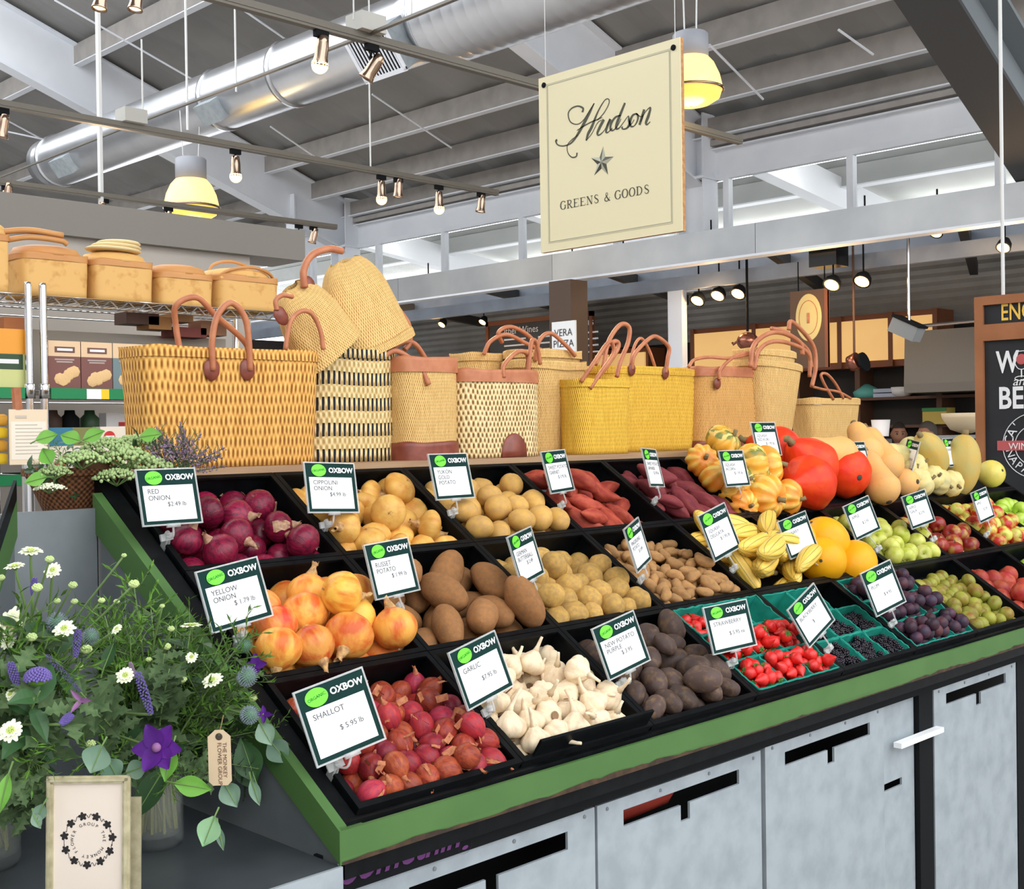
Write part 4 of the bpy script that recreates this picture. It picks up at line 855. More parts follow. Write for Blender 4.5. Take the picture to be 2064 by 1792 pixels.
def tray(row, k, dep):
    o = bpy.data.objects.new('plastic_tray', None); C.objects.link(o); r = RI[row]
    o.matrix_world = SM @ T(k*TW, r*RL, 0); tag(o, 'black plastic tray holding the %s' % TN[(row,k)], 'tray', 'black display trays on the stand')
    a, bq = TW-.004, RL-.004; wl = .004; dp = .11
    b = MB(); g_ = .002
    b.box((g_,g_,-dp),(a,g_+wl,-.0)); b.box((g_,bq-wl,-dp),(a,bq,0)); b.box((g_,g_+wl,-dp),(g_+wl,bq-wl,0)); b.box((a-wl,g_+wl,-dp),(a,bq-wl,0))
    b.obj('walls', black, o)
    MB().box((g_+wl,g_+wl,-dep-.004),(a-wl,bq-wl,-dep)).obj('base', black, o)
    b = MB(); q = .012
    for s in ((0,0,a+g_,q),(0,bq-q+g_,a+g_,bq+g_),(0,q,q,bq-q+g_),(a-q+g_,q,a+g_,bq-q+g_)): b.box((s[0],s[1],-.003),(s[2],s[3],.003))
    b.obj('rim', black, o)
    return o
DEP = {('T',0):.085,('T',1):.075,('T',2):.075,('T',3):.09,('T',4):.08,('M',0):.105,('M',1):.11,('M',2):.085,('M',3):.06,('M',4):.07,('M',5):.06,('M',6):.08,('M',7):.085,('M',8):.08,('M',9):.08,
       ('F',0):.075,('F',1):.08,('F',2):.08,('F',3):.085,('F',4):.085,('F',5):.085,('F',6):.06,('F',7):.08,('F',8):.08,('T',5):.04,('T',6):.02,('T',7):.03,('T',8):.04,('T',9):.03}
for key in TN: tray(key[0], key[1], DEP[key])
MB().box((.02,-.05,-.115),(.03,3*RL,-.111)).mesh('x')
# garlic tray has a raised front lip
lo = MB().box((.03,.004,.0),(TW-.02,.010,.038)).obj('front_lip_insert', black, None, False, SM @ T(TW,0,.003)); tag(lo, 'raised black lip along the front of the garlic tray', 'lip')
# ------------------------------------------------------------------ packing of loose produce
def pack(n, U, V, floor, r, L, seed, gv=-.22, iters=220, svar=.08, u0=0, v0=0, ang=None, tilt=.12):
    rng = np.random.RandomState(seed); m_ = 1 if L <= 2.3*r else (2 if L < 3.6*r else 3)
    sc = 1+rng.uniform(-svar, svar, n); th = rng.uniform(0, 2*PI, n) if ang is None else rng.normal(ang[0], ang[1], n)
    ph = rng.normal(0, tilt, n); ax = np.stack([np.cos(th)*np.cos(ph), np.sin(th)*np.cos(ph), np.sin(ph)], 1)
    off = np.linspace(-1, 1, m_) if m_ > 1 else np.array([0.]); hl = max(L/2-r*.92, 0)
    rad = np.repeat(r*sc, m_)*.97; idx = np.repeat(np.arange(n), m_)
    offs = (ax[:, None, :]*(off[None, :, None]*hl*sc[:, None, None])).reshape(-1, 3)
    nl = int(math.ceil(n/max(1, (U*V)/(max(L,2*r)*2*r)))); pos = np.zeros((n, 3))
    pos[:, 0] = rng.uniform(r, U-r, n); pos[:, 1] = rng.uniform(r, V-r, n); pos[:, 2] = floor+r+np.arange(n)/n*nl*2.0*r
    g = np.array([0, gv, -1.0]); g /= np.linalg.norm(g); same = idx[:, None] == idx[None, :]
    lo = np.array([0, 0, floor]); hi = np.array([U, V, 9.])
    for it in range(iters):
        st = r*(.10 if it < iters*.6 else .03); pos += g*st
        for _ in range(2):
            s = pos[idx]+offs; d = s[:, None, :]-s[None, :, :]; dist = np.sqrt((d**2).sum(2))+1e-9
            ov = (rad[:, None]+rad[None, :])-dist; ov[same] = 0; ov = np.clip(ov, 0, None)
            push = (d/dist[:, :, None]*(ov*.30)[:, :, None]).sum(1); mv = np.zeros((n, 3)); np.add.at(mv, idx, push); pos += mv
            s = pos[idx]+offs
            lowv = np.clip(lo+rad[:, None]-s, 0, None); hiv = np.clip(s-(hi-rad[:, None]), 0, None)
            a = np.zeros((n, 3)); b_ = np.zeros((n, 3)); np.maximum.at(a, idx, lowv); np.maximum.at(b_, idx, hiv); pos += a-b_
    pos[:, 0] += u0; pos[:, 1] += v0
    return [(Vector(p), Vector(a), float(s)) for p, a, s in zip(pos, ax, sc)]
# ------------------------------------------------------------------ produce shapes (mesh data made once, copied as objects)
def nz3(p, s, seed=0):
    from mathutils import noise
    return noise.noise(Vector(p)*s+Vector((seed*3.1, seed*1.7, seed)))
def blob(fn, n=24, m=16):
    """closed surface from a unit sphere mapped by fn(x,y,z,theta)"""
    b = MB(); vs = []; fs = []
    for i in range(m+1):
        t = PI*i/m
        for j in range(n):
            p = 2*PI*j/n; x, y, z = math.sin(t)*math.cos(p), math.sin(t)*math.sin(p), -math.cos(t); vs.append(fn(x, y, z, p))
    for i in range(m):
        for j in range(n): fs.append((i*n+j, i*n+(j+1)%n, (i+1)*n+(j+1)%n, (i+1)*n+j))
    b.add(vs, fs); return b
def onion(r, flat, neck, seed, m_body, m_neck, flake=True):
    rnd = random.Random(seed); ph = rnd.random()*6
    def fn(x, y, z, p):
        k = 1+.03*nz3((x,y,z),1.5,seed); zz = z*flat
        if z > .78: zz = flat*(.78+(z-.78)*.9)+(z-.78)*neck
        rr = k*(1 if z < .8 else 1-.12*(z-.8)); rr *= 1+.012*math.sin(p*9+ph)
        return Vector((x*r*rr, y*r*rr, zz*r))
    body = blob(fn, 26, 18).mesh('onion_body', m_body, True)
    nb = MB(); h = r*(.35+neck*.55); top = flat*r*.78+ r*.15; k = 7; prof = []
    bend = (rnd.uniform(-.5,.5), rnd.uniform(-.5,.5)); N = 10; vs = []; fs = []
    for i in range(6):
        t = i/5; rad_ = r*(.24*(1-t)**1.2+.075+(.07*t if i == 5 else 0))
        for j in range(N):
            a = 2*PI*j/N; q = rad_*(1+.3*rnd.uniform(-1,1)*t); vs.append(Vector((q*math.cos(a)+bend[0]*h*t*t, q*math.sin(a)+bend[1]*h*t*t, top+h*t+(rnd.uniform(-.15,.25)*h if i == 5 else 0))))
    for i in range(5):
        for j in range(N): fs.append((i*N+j, i*N+(j+1)%N, (i+1)*N+(j+1)%N, (i+1)*N+j))
    nb.add(vs, fs)
    root = MB()
    for i in range(14):
        a = rnd.random()*6.28; q = rnd.random()*.14*r; z0 = -flat*r*.985; root.tube([(q*math.cos(a)*.5,q*math.sin(a)*.5,z0+.02*r),(q*math.cos(a)*1.3,q*math.sin(a)*1.3,z0-.09*r)], .012*r, 3)
    parts = [('papery_neck', nb.mesh('onion_neck', m_neck, True)), ('roots', root.mesh('onion_roots', m_neck))]
    if flake:
        fb = MB()
        for q in range(2):
            a0 = rnd.random()*6.28; vs = []; fs = []; W_ = rnd.uniform(.35,.7)
            for i in range(7):
                z = -.3+1.1*i/6
                for j in range(5):
                    a = a0+(j-2)*W_*.25*(1+.2*rnd.uniform(-1,1)); zr = math.sqrt(max(0,1-z*z)); l = 1.015+.10*((j in (0,4)) or i == 6)*rnd.random(); vs.append(Vector((zr*math.cos(a)*r*l, zr*math.sin(a)*r*l, z*flat*r*l)))
            fs = [(i*5+j, i*5+j+1, (i+1)*5+j+1, (i+1)*5+j) for i in range(6) for j in range(4)]; fb.add(vs, fs)
        parts.append(('loose_skin', fb.mesh('onion_skin', m_neck)))
    return body, parts
def potato(a, b_, c, seed, mt, lump=.10, bend=0, taper=0, fs_=1.4):
    def fn(x, y, z, p):
        k = 1+lump*nz3((x,y,z),fs_,seed)+.35*lump*nz3((x,y,z),3.2,seed+5); t = 1-taper*abs(z)**1.5
        return Vector((x*a*k*t+bend*(z*z)*c, y*b_*k*t, z*c*(1+.3*lump*nz3((x,y,z),1,seed+9))))
    return blob(fn, 22, 18).mesh('tuber', mt, True)
def stemmed(mesh, parts): return mesh, parts
def place(name, kinds, i, M, label, cat, group):
    me, parts = kinds[i % len(kinds)]; o = bpy.data.objects.new(name, me); C.objects.link(o); o.matrix_world = M; tag(o, label, cat, group)
    for pn, pm in parts:
        c = bpy.data.objects.new(pn, pm); C.objects.link(c); c.parent = o
    return o
def axM(pos, ax, sc, spin, slope=True):
    z = ax.normalized(); x = z.orthogonal().normalized(); y = z.cross(x); M = Matrix((x, y, z)).transposed().to_4x4(); M.translation = pos
    return (SM if slope else Matrix()) @ M @ R(spin, 'Z') @ S(sc)
def spots_labels(pts, nm, where, alone=None):
    """labels: the items one can find at the edges of a small pile get their own, the rest share one"""
    scr = []
    for p in pts:
        q = SM @ p; d = q-CAM; z = d.dot(FW); scr.append((PW/2+FOC*d.dot(RT)/z, PH/2-FOC*d.dot(UP)/z, p.z))
    lab = ['%s lying %s' % (nm, where)]*len(pts); used = set()
    def pick(f, s, cond=lambda i: True):
        c = [i for i in range(len(pts)) if i not in used and cond(i)]
        if c: i = max(c, key=f); used.add(i); lab[i] = s
    zs = sorted(q[2] for q in scr); top = lambda i: scr[i][2] >= zs[len(zs)//3]
    pick(lambda i: -scr[i][0], '%s farthest left %s' % (nm, where), top)
    pick(lambda i: scr[i][0], '%s farthest right %s' % (nm, where), top)
    pick(lambda i: scr[i][1], '%s nearest the front %s' % (nm, where), top)
    pick(lambda i: -scr[i][1], '%s farthest back %s' % (nm, where), top)
    return lab
def fill(row, k, name, kinds, n, r, L, nm, where, cat, seed, upright=None, ang=None, gv=-.22, ym=-.5, extra=0, svar=.08, tilt=.12, vend=1.0, uniq=True):
    dep = DEP[(row,k)]; m_ = .012; U = TW-2*m_; V = (RL-2*m_)*vend
    pk = pack(n, U, V, -dep, r, L, seed, gv=gv, svar=svar, ang=ang, tilt=tilt, u0=k*TW+m_, v0=RI[row]*RL+m_)
    rnd = random.Random(seed); labs = spots_labels([p for p, a, s in pk], nm, where) if uniq else ['%s lying %s' % (nm, where)]*len(pk)
    out = []
    for i, (p, a, s) in enumerate(pk):
        if L <= 2.3*r:
            ax = Vector((rnd.gauss(0,1), rnd.gauss(ym,1), rnd.gauss(upright if upright is not None else 0, .8)))
            if ax.length < .1: ax = Vector((0,0,1))
        else: ax = a
        out.append(place(name, kinds, rnd.randrange(len(kinds)), axM(p, ax, s, rnd.random()*6.28), labs[i], cat, '%s %s' % (nm+'s', where)))
    return out
# ------------------------------------------------------------------ produce materials
st = (1,1,.12)
m_ro = mat('red onion skin', (.22,.008,.035), .25, spec=.35, col2=(.075,.006,.02), scale=51.2, detail=3, stretch=(3,3,.5), rand=.4, ramp=(.35,.7), bump=.35, bscale=160, bdist=.002)
m_neck = mat('papery neck', (.62,.37,.13), .7, col2=(.30,.15,.07), scale=128)
m_rneck = mat('red papery neck', (.30,.13,.08), .7, col2=(.42,.28,.16), scale=128)
m_yo = mat('yellow onion skin', (.80,.37,.07), .34, spec=.35, col2=(.62,.11,.02), scale=28.8, stretch=(1.3,1.3,.5), detail=3, rand=.2, hrand=.02, ramp=(.42,.66), bump=.35, bscale=160, bdist=.002)
m_ci = mat('cipollini skin', (.74,.44,.11), .36, spec=.3, col2=(.60,.27,.05), scale=26, stretch=(1.5,1.5,.4), rand=.14, bump=.35, bscale=160, bdist=.002)
m_sh = mat('shallot skin', (.37,.042,.024), .38, spec=.3, col2=(.22,.018,.022), scale=83.2, stretch=(2,2,.5), rand=.35, hrand=.02, bump=.35, bscale=160, bdist=.002)
m_shn = mat('shallot dry skin', (.50,.20,.08), .7, col2=(.36,.10,.045), scale=128)
m_ga = mat('garlic skin', (.80,.66,.45), .55, spec=.2, col2=(.70,.50,.34), scale=64, stretch=(1.5,1.5,.35), rand=.08, ramp=(.45,.75), bump=.35, bscale=160, bdist=.002)
m_gar = mat('garlic root', (.25,.15,.08), .9)
m_ru = mat('russet skin', (.33,.15,.055), .8, spec=.15, col2=(.25,.125,.055), scale=98, detail=6, bdist=.003, bump=.25, bscale=225, rand=.12)
m_yp = mat('yellow potato skin', (.54,.32,.08), .65, spec=.2, col2=(.38,.23,.08), scale=105, detail=6, bdist=.003, bump=.12, bscale=200, rand=.14)
m_yg = mat('smooth yellow potato skin', (.64,.37,.09), .55, spec=.25, col2=(.52,.30,.10), scale=63, detail=4, rand=.1)
m_fi = mat('fingerling skin', (.42,.22,.075), .65, spec=.2, col2=(.33,.18,.08), scale=122.5, detail=5, bdist=.003, bump=.12, bscale=225, rand=.15)
m_pp = mat('purple potato skin', (.075,.048,.04), .55, spec=.25, col2=(.17,.10,.05), scale=70, detail=5, bdist=.003, bump=.1, bscale=175, rand=.3, ramp=(.5,.75))
m_gs = mat('orange red sweet potato skin', (.43,.085,.045), .6, spec=.2, col2=(.28,.035,.025), scale=70, detail=5, bdist=.003, bump=.1, bscale=150, rand=.14, stretch=(1,1,.4))
m_ps = mat('purple red sweet potato skin', (.25,.05,.048), .6, spec=.2, col2=(.17,.025,.035), scale=70, detail=5, bdist=.003, bump=.1, bscale=150, rand=.14, stretch=(1,1,.4))
m_end = mat('root tip', (.45,.25,.16), .7)
m_stem = mat('dry stem', (.22,.16,.07), .8); m_dstem = mat('dark stem', (.06,.045,.03), .8)
m_cs = stripes('carnival stripes', (.80,.36,.03), (.74,.50,.10), 10, .45, .6, .6, (.76,.24,.02), 14)
m_cs2 = stripes('green carnival stripes', (.16,.19,.03), (.76,.52,.13), 10, .45, 1.6, .75, (.74,.36,.03), 18)
m_de = stripes('delicata stripes', (.86,.56,.09), (.30,.25,.04), 9, .45, .08, 1.62, None)
m_ku = mat('red kuri skin', (.68,.03,.008), .4, spec=.3, col2=(.74,.06,.008), scale=28, rand=.1, bump=.2, bscale=90, bdist=.004)
m_bu = mat('butternut skin', (.80,.42,.13), .5, spec=.25, col2=(.72,.40,.15), scale=28, rand=.05, bump=.2, bscale=90, bdist=.004)
m_pa = mat('pale squash skin', (.72,.58,.22), .5, spec=.25, col2=(.62,.55,.26), scale=38.4, rand=.08, bump=.2, bscale=90, bdist=.004)
m_sp = mat('spaghetti squash skin', (.58,.38,.09), .5, spec=.25, col2=(.50,.40,.13), scale=24.5, rand=.08, bump=.2, bscale=90, bdist=.004)
m_me = mat('yellow melon skin', (.80,.37,.004), .42, spec=.3, col2=(.74,.34,.006), scale=24, rand=.03)
m_gm = mat('yellow green melon skin', (.72,.58,.10), .4, col2=(.62,.52,.12), scale=28.8, bump=.2, bscale=90, bdist=.004)
m_ap = mat('green yellow apple skin', (.42,.48,.04), .3, col2=(.58,.56,.14), scale=44.8, rand=.12)
m_ar = mat('dark red apple skin', (.26,.018,.014), .3, col2=(.38,.26,.04), scale=30, stretch=(1,1,.3), rand=.25, ramp=(.5,.66))
m_ag = mat('red and green apple skin', (.55,.03,.015), .3, col2=(.58,.56,.10), scale=26, rand=.14, ramp=(.42,.58))
m_ab = mat('bright green apple skin', (.40,.62,.04), .3, col2=(.50,.66,.10), scale=44.8, rand=.08, coat=.2)
m_sb = mat('strawberry flesh', (.72,.018,.012), .3, col2=(.60,.01,.008), scale=192, rand=.12, bdist=.003, bump=.3, bscale=750, coat=.2)
m_cx = mat('strawberry leaf', (.06,.20,.03), .6)
m_bb = mat('blackberry flesh', (.012,.008,.014), .25, rand=.3)
m_pl = mat('dark plum skin', (.030,.022,.040), .45, spec=.3, col2=(.07,.02,.03), scale=48, rand=.5, hrand=.03)
m_gp = mat('green plum skin', (.28,.28,.04), .38, spec=.3, col2=(.22,.10,.02), scale=36, rand=.18, ramp=(.45,.72))
m_pk = mat('pink red fruit skin', (.33,.02,.022), .4, spec=.3, col2=(.42,.09,.04), scale=28.8, rand=.15)
m_pun = mat('teal green pulp basket', (.01,.19,.14), .6, spec=.2, col2=(.015,.26,.19), scale=30)
# ------------------------------------------------------------------ onions
ronion = [onion(.036, .86, .35, 10+i, m_ro, m_rneck, i == 0) for i in range(4)]
yonion = [onion(.046, .88, .45, 20+i, m_yo, m_neck, False) for i in range(4)]
cipol = [onion(.040, .66, .35, 30+i, m_ci, m_neck, False) for i in range(4)]
shal = [onion(.0235, 1.12, .7, 40+i, m_sh, m_shn, i == 0) for i in range(5)]
fill('T',0,'red_onion',ronion,30,.036,.07,'red onion','in the top left tray','onion',1,upright=-.1)
fill('M',0,'yellow_onion',yonion,25,.0445,.085,'yellow onion','in the left tray of the middle row','onion',2,upright=-.2)
fill('T',1,'cipollini_onion',cipol,30,.034,.07,'flat yellow cipollini onion','in the second top tray','onion',3,upright=.1)
fill('F',0,'shallot',shal,100,.0225,.045,'papery red shallot','in the front left tray','shallot',4,upright=0,uniq=False)
# loose shallot skins
rnd = random.Random(5); b = MB()
for i in range(45):
    u, v = rnd.uniform(.04,.33), rnd.uniform(.05,.24); c = Vector((u, v, .004+rnd.uniform(-.012,.018))); a = rnd.random()*6.28; s = rnd.uniform(.005,.011)
    M = T(*c) @ Euler((rnd.uniform(-.9,.9), rnd.uniform(-.9,.9), a)).to_matrix().to_4x4(); vs = []
    for x in range(4):
        for y in range(3): vs.append(M @ Vector(((x-1.5)*s*.6*(1+.3*rnd.random()), (y-1)*s*.6, s*.35*math.cos(x)*rnd.uniform(.4,1.2))))
    b.add(vs, [(x*3+y, x*3+y+1, (x+1)*3+y+1, (x+1)*3+y) for x in range(3) for y in range(2)])
tag(b.obj('shallot_skins', m_shn, None, False, SM), 'loose papery shallot skins scattered over the shallots', 'skins', kind='stuff')
# ------------------------------------------------------------------ garlic
def garlic(seed):
    rnd = random.Random(seed); nc = rnd.choice((7,8,9)); ph = rnd.random()*6; r = .031
    def fn(x, y, z, p):
        k = 1+.17*abs(math.cos(p*nc/2+ph))**.7*(1-z*z*.5)-.09; zz = z*.76*r; rr = k*(1-.10*max(0,z))
        if z > .7: zz += (z-.7)*r*1.1; rr *= 1-(z-.7)*1.1
        if z < -.85: zz += (-.85-z)*r*.8
        return Vector((x*r*rr, y*r*rr, zz))
    body = blob(fn, 36, 16).mesh('garlic_body', m_ga, True); L = rnd.choice((.7,.95,.4)); bx, by = rnd.uniform(-.5,.5), rnd.uniform(-.5,.5)
    nk = MB().tube([(0,0,.85*r),(bx*r*.3,by*r*.3,1.3*r),(bx*r*.8,by*r*.8,(1.3+.6*L)*r),(bx*r*1.3,by*r*1.3,(1.3+L)*r)], [.28*r,.14*r,.11*r,.10*r], 8)
    rt = MB().lathe([(.30*r,-.74*r),(.27*r,-.79*r),(.05*r,-.76*r)], 12)
    return body, [('neck', nk.mesh('garlic_neck', m_ga, True)), ('root_disc', rt.mesh('garlic_root', m_gar))]
fill('F',1,'garlic_bulb',[garlic(i) for i in range(5)],56,.029,.058,'white garlic bulb','in the front row','garlic',6,upright=.7,ym=.5,uniq=True)
# ------------------------------------------------------------------ potatoes
K = lambda l: [(m, []) for m in l]
fill('T',2,'yellow_potato',K([potato(.030,.028,.036,50+i,m_yg,.10) for i in range(5)]),34,.031,.072,'smooth yellow potato','in the third top tray','potato',7,svar=.12)
fill('M',1,'russet_potato',K([potato(.038,.034,.064,60+i,m_ru,.10) for i in range(5)]),17,.036,.126,'big brown russet potato','in the second middle tray','potato',8,tilt=.3,ang=(1.2,.7))
fill('M',2,'yellow_potato',K([potato(.029,.027,.033,70+i,m_yp,.13) for i in range(6)]),62,.028,.06,'round yellow potato','in the third middle tray','potato',9,svar=.14,uniq=False)
fill('M',3,'fingerling_potato',K([potato(.0145,.014,.027,80+i,m_fi,.22,bend=.12) for i in range(6)]),120,.0145,.052,'small brown fingerling potato','in the fourth middle tray','potato',10,svar=.15,uniq=False)
fill('F',2,'purple_potato',K([potato(.027,.025,.037,90+i,m_pp,.14) for i in range(6)]),52,.027,.07,'dark purple brown potato','in the third front tray','potato',11,svar=.2,uniq=False,tilt=.3)
fill('T',3,'sweet_potato',K([potato(.0235,.022,.060,100+i,m_gs,.28,bend=rb,taper=.3) for i, rb in enumerate((.25,-.2,.15,.35,0))]),32,.0205,.12,'orange red sweet potato','in the fourth top tray','sweet potato',12,svar=.2,ang=(1.9,.8),uniq=False)
fill('T',4,'sweet_potato',K([potato(.024,.023,.052,110+i,m_ps,.22,bend=rb,taper=.28) for i, rb in enumerate((.15,-.1,.1,.2,0))]),40,.020,.10,'purple red sweet potato','in the fifth top tray','sweet potato',13,svar=.22,ang=(2.0,.5),uniq=False)
# ------------------------------------------------------------------ squash and melons, placed one by one
def ribbed(r, h, ribs, amp, seed, mt, dent=.25, stem=m_stem, pear=0, sl=.25):
    def fn(x, y, z, p):
        k = 1-amp*(1-abs(math.cos(p*ribs/2)))**.8+.02*nz3((x,y,z),1.5,seed); rad = math.hypot(x,y); zz = z*h*(1-dent*math.exp(-(rad/.28)**2))
        k *= 1-pear*max(0,z)
        return Vector((x*r*k, y*r*k, zz))
    body = blob(fn, max(40, ribs*5), 20).mesh('squash_body', mt, True); z0 = h*(1-dent)
    s = MB().tube([(0,0,z0-.01*r),(0,0,z0+sl*r*.6),(.1*r,.05*r,z0+sl*r*1.3)], [.16*r,.10*r,.12*r], 7)
    return body, [('stem', s.mesh('squash_stem', stem, True))]
def onslope(x, y, h): q = atn(x, y, h); return q
def put(name, kind, x, y, h, ax, sc, label, cat, group, spin=0):
    return place(name, [kind], 0, axM(onslope(x, y, h), Vector(ax), sc, spin), label, cat, group)
cv = [ribbed(.068,.052,10,.16,i,m_cs) for i in range(2)]+[ribbed(.068,.052,10,.16,i+4,m_cs2) for i in range(2)]
G = 'striped carnival squash in the top row'
for i, (x, y, h, k, sc, ax, lab) in enumerate([
 (1415,928,.045,0,.80,(-.5,-.5,.6),'small orange and yellow ribbed squash farthest left of the striped ones'),
 (1458,893,.075,2,.95,(.3,-.3,1),'green speckled orange squash at the top of the striped pile'),
 (1442,960,.02,0,.9,(0,-.4,1),'orange ribbed squash behind the left squash price card'),
 (1515,937,.075,2,1.05,(.6,-.5,.4),'striped squash below the topmost price card'),
 (1545,940,.07,1,1.05,(.5,-.5,.5),'tall orange ribbed squash beside the red squash'),
 (1490,975,.03,3,.9,(-.2,-.6,.8),'green flecked squash behind the squash price card'),
 (1482,1000,.0,2,.85,(-.3,-.7,.6),'green speckled squash below the left squash price card'),
 (1527,965,.05,3,.8,(.1,-.7,.5),'squat yellow green striped squash in the middle of the striped pile'),
 (1545,1003,.03,0,1.08,(-.05,-.85,.45),'large orange and green striped squash at the front of the striped pile'),
 (1588,1003,.03,1,.9,(.35,-.8,.4),'pale yellow striped squash at the front right of the striped pile'),
 (1500,1018,.0,0,.75,(-.3,-.7,.4),'small flattened striped squash at the front left of the striped pile')]):
    put('carnival_squash', cv[k], x, y, h, ax, sc, lab, 'squash', G, i)
def kuri(seed):
    def fn(x, y, z, p):
        k = 1+.03*nz3((x,y,z),1.5,seed)-.015*math.cos(p*10); zz = z*.088; rr = .088*k
        if z > .1: rr *= 1-.55*(z-.1)**1.3; zz += .035*(z-.1)
        return Vector((x*rr, y*rr, zz))
    s = MB().tube([(0,0,.115),(0,0,.13),(.004,0,.145)], [.014,.010,.012], 8); bt = MB().sph((0,0,-.085), .012, 10, 6, (1,1,.4))
    return blob(fn, 40, 20).mesh('kuri_body', m_ku, True), [('stem', s.mesh('kuri_stem', m_stem, True)), ('blossom_end', bt.mesh('kuri_end', m_dstem, True))]
ku = kuri(1); G = 'red kuri squash in the top row'
for x, y, h, sc, ax, lab in [(1567,908,.05,.95,(-.3,.8,-.2),'red orange squash behind the topmost price card'),(1632,938,.065,1.08,(-.75,.35,.45),'large deep red squash at the back of the red pile'),
 (1628,975,.055,1.05,(-.95,-.1,.1),'bright orange pointed squash at the front of the red pile'),(1703,952,.06,1.0,(.4,.75,-.3),'red squash showing its dark blossom end at the right of the red pile')]:
    put('red_kuri_squash', ku, x, y, h, ax, sc, lab, 'squash', G)
def butternut(seed):
    def fn(x, y, z, p):
        k = 1+.015*nz3((x,y,z),1.5,seed); w_ = .052 if z < 0 else .052
        zz = z*.055 if z < -.0 else z*.13
        rr = .052*(1-.42*max(0,min(1,(z-.05)/.5))) if z > 0 else .052
        c = math.sqrt(max(0,1-z*z)); prof = c if z < 0 else (1-z**8)**.5*(1-.36*min(1,max(0,z)/.55)**.8) ; f = prof/max(c,1e-4)
        return Vector((x*.054*k*f, y*.054*k*f, zz)) if c > 1e-3 else Vector((0,0,zz))
    s = MB().tube([(0,0,.125),(0,0,.145)], [.012,.010], 8); e = MB().sph((0,0,-.054), .010, 8, 6, (1,1,.4))
    return blob(fn, 28, 26).mesh('butternut_body', m_bu, True), [('stem', s.mesh('bn_stem', m_stem, True)), ('blossom_end', e.mesh('bn_end', m_dstem, True))]
bn = butternut(1); G = 'butternut squash in the top row'
for x, y, h, sc, ax, lab in [(1690,918,.10,1.25,(-1,.3,.05),'pale long butternut squash lying at the back of the top row'),(1745,910,.09,1.15,(.5,.8,.2),'butternut squash behind the narrow price card'),
 (1785,935,.075,1.2,(.15,.9,.35),'large butternut squash in the middle of the tan squash pile'),(1778,982,.05,1.15,(.25,.85,.35),'front butternut squash with its round base towards the viewer'),
 (1824,972,.04,.95,(.1,.8,-.6),'butternut squash showing its stem end at the front'),(1740,975,.015,.9,(-.3,.8,.2),'butternut squash half hidden beside the red squash')]:
    put('butternut_squash', bn, x, y, h, ax, sc, lab, 'squash', G)
pq = [ribbed(.052,.043,9,.10,i,m_pa,.2) for i in range(3)]; G = 'pale cream squash in the top row'; rnd = random.Random(9)
for i, (x, y, h, sc) in enumerate([(1795,918,.09,.9),(1815,922,.09,.95),(1835,908,.10,1.05),(1862,920,.09,1.1),(1848,938,.08,.9),(1872,940,.07,1.0),(1840,957,.06,.85),(1857,972,.045,1.05),(1882,962,.06,.9),(1893,972,.045,1.0),(1917,975,.045,1.0),(1935,962,.05,.75),(1830,945,.07,.8)]):
    nm = {4:'pale cream squash lying at the centre of the pale pile', 0:'pale cream squash farthest left and highest in the pale pile', 10:'rightmost pale cream squash at the front beside the oval squash', 7:'pale cream squash at the front left of the pale pile'}.get(i, 'small pale cream ribbed squash in the pale pile on the top row')
    put('pale_squash', pq[i%3], x, y, h, (rnd.uniform(-.6,.6),rnd.uniform(-.9,.1),rnd.uniform(0,1)), sc, nm, 'squash', G)
sq_ = (blob(lambda x,y,z,p: Vector((x*.062*(1+.02*math.cos(p*8)), y*.062*(1+.02*math.cos(p*8)), z*.105)), 32, 20).mesh('oval_body', m_sp, True), [('stem', MB().tube([(0,0,.10),(0,0,.12)], [.012,.010], 8).mesh('oval_stem', m_stem, True))])
put('spaghetti_squash', sq_, 1875, 915, .115, (-.75,.35,.55), 1.0, 'tan oval squash leaning at the back beside the pale pile', 'squash', 'oval squash at the right end of the top row')
put('spaghetti_squash', sq_, 1938, 938, .085, (.05,.45,.9), 1.15, 'tall green gold oval squash near the right end of the top row', 'squash', 'oval squash at the right end of the top row')
ml = (blob(lambda x,y,z,p: Vector((x*.055, y*.055, z*.054)), 28, 18).mesh('round_melon', m_gm, True), [('stem_scar', MB().lathe([(.006,.0535),(.003,.056)], 8).mesh('scar', m_dstem))])
put('round_melon', ml, 1998, 955, .055, (-.2,-.6,.7), 1.0, 'small round yellow melon at the right end of the top row', 'melon', None)
cm = (blob(lambda x,y,z,p: Vector((x*.082*(1+.01*nz3((x,y,z),2)), y*.082*(1+.01*nz3((x,y,z),2)), z*.092)), 32, 20).mesh('canary_melon', m_me, True), [('stem_scar', MB().lathe([(.008,.089),(.004,.094)], 8).mesh('scar2', m_dstem))])
G = 'bright yellow melons in the middle row'
for x, y, h, ax, lab, sc in [(1664,1092,.030,(-.6,.6,.5),'bright yellow melon at the back of the melon tray',.86),(1658,1130,.015,(-.8,-.3,.3),'bright yellow melon at the front left of the melon tray',.84),(1722,1136,.012,(.7,.4,.3),'bright yellow melon at the front right of the melon tray',.82),(1612,1090,.01,(-.2,.8,.2),'bright yellow melon behind the melon price card',.72)]:
    put('yellow_melon', cm, x, y, h, ax, sc, lab, 'melon', G)
def deli(seed):
    def fn(x, y, z, p):
        k = 1-.10*(1-abs(math.cos(p*4.5)))+.02*nz3((x,y,z),1.5,seed); t = 1-.10*z
        return Vector((x*.028*k*t+.5*z*z*.03, y*.028*k*t, z*.084))
    s = MB().tube([(.016,0,.081),(.018,0,.094)], [.009,.007], 7); return blob(fn, 45, 18).mesh('delicata_body', m_de, True), [('stem', s.mesh('d_stem', m_stem, True))]
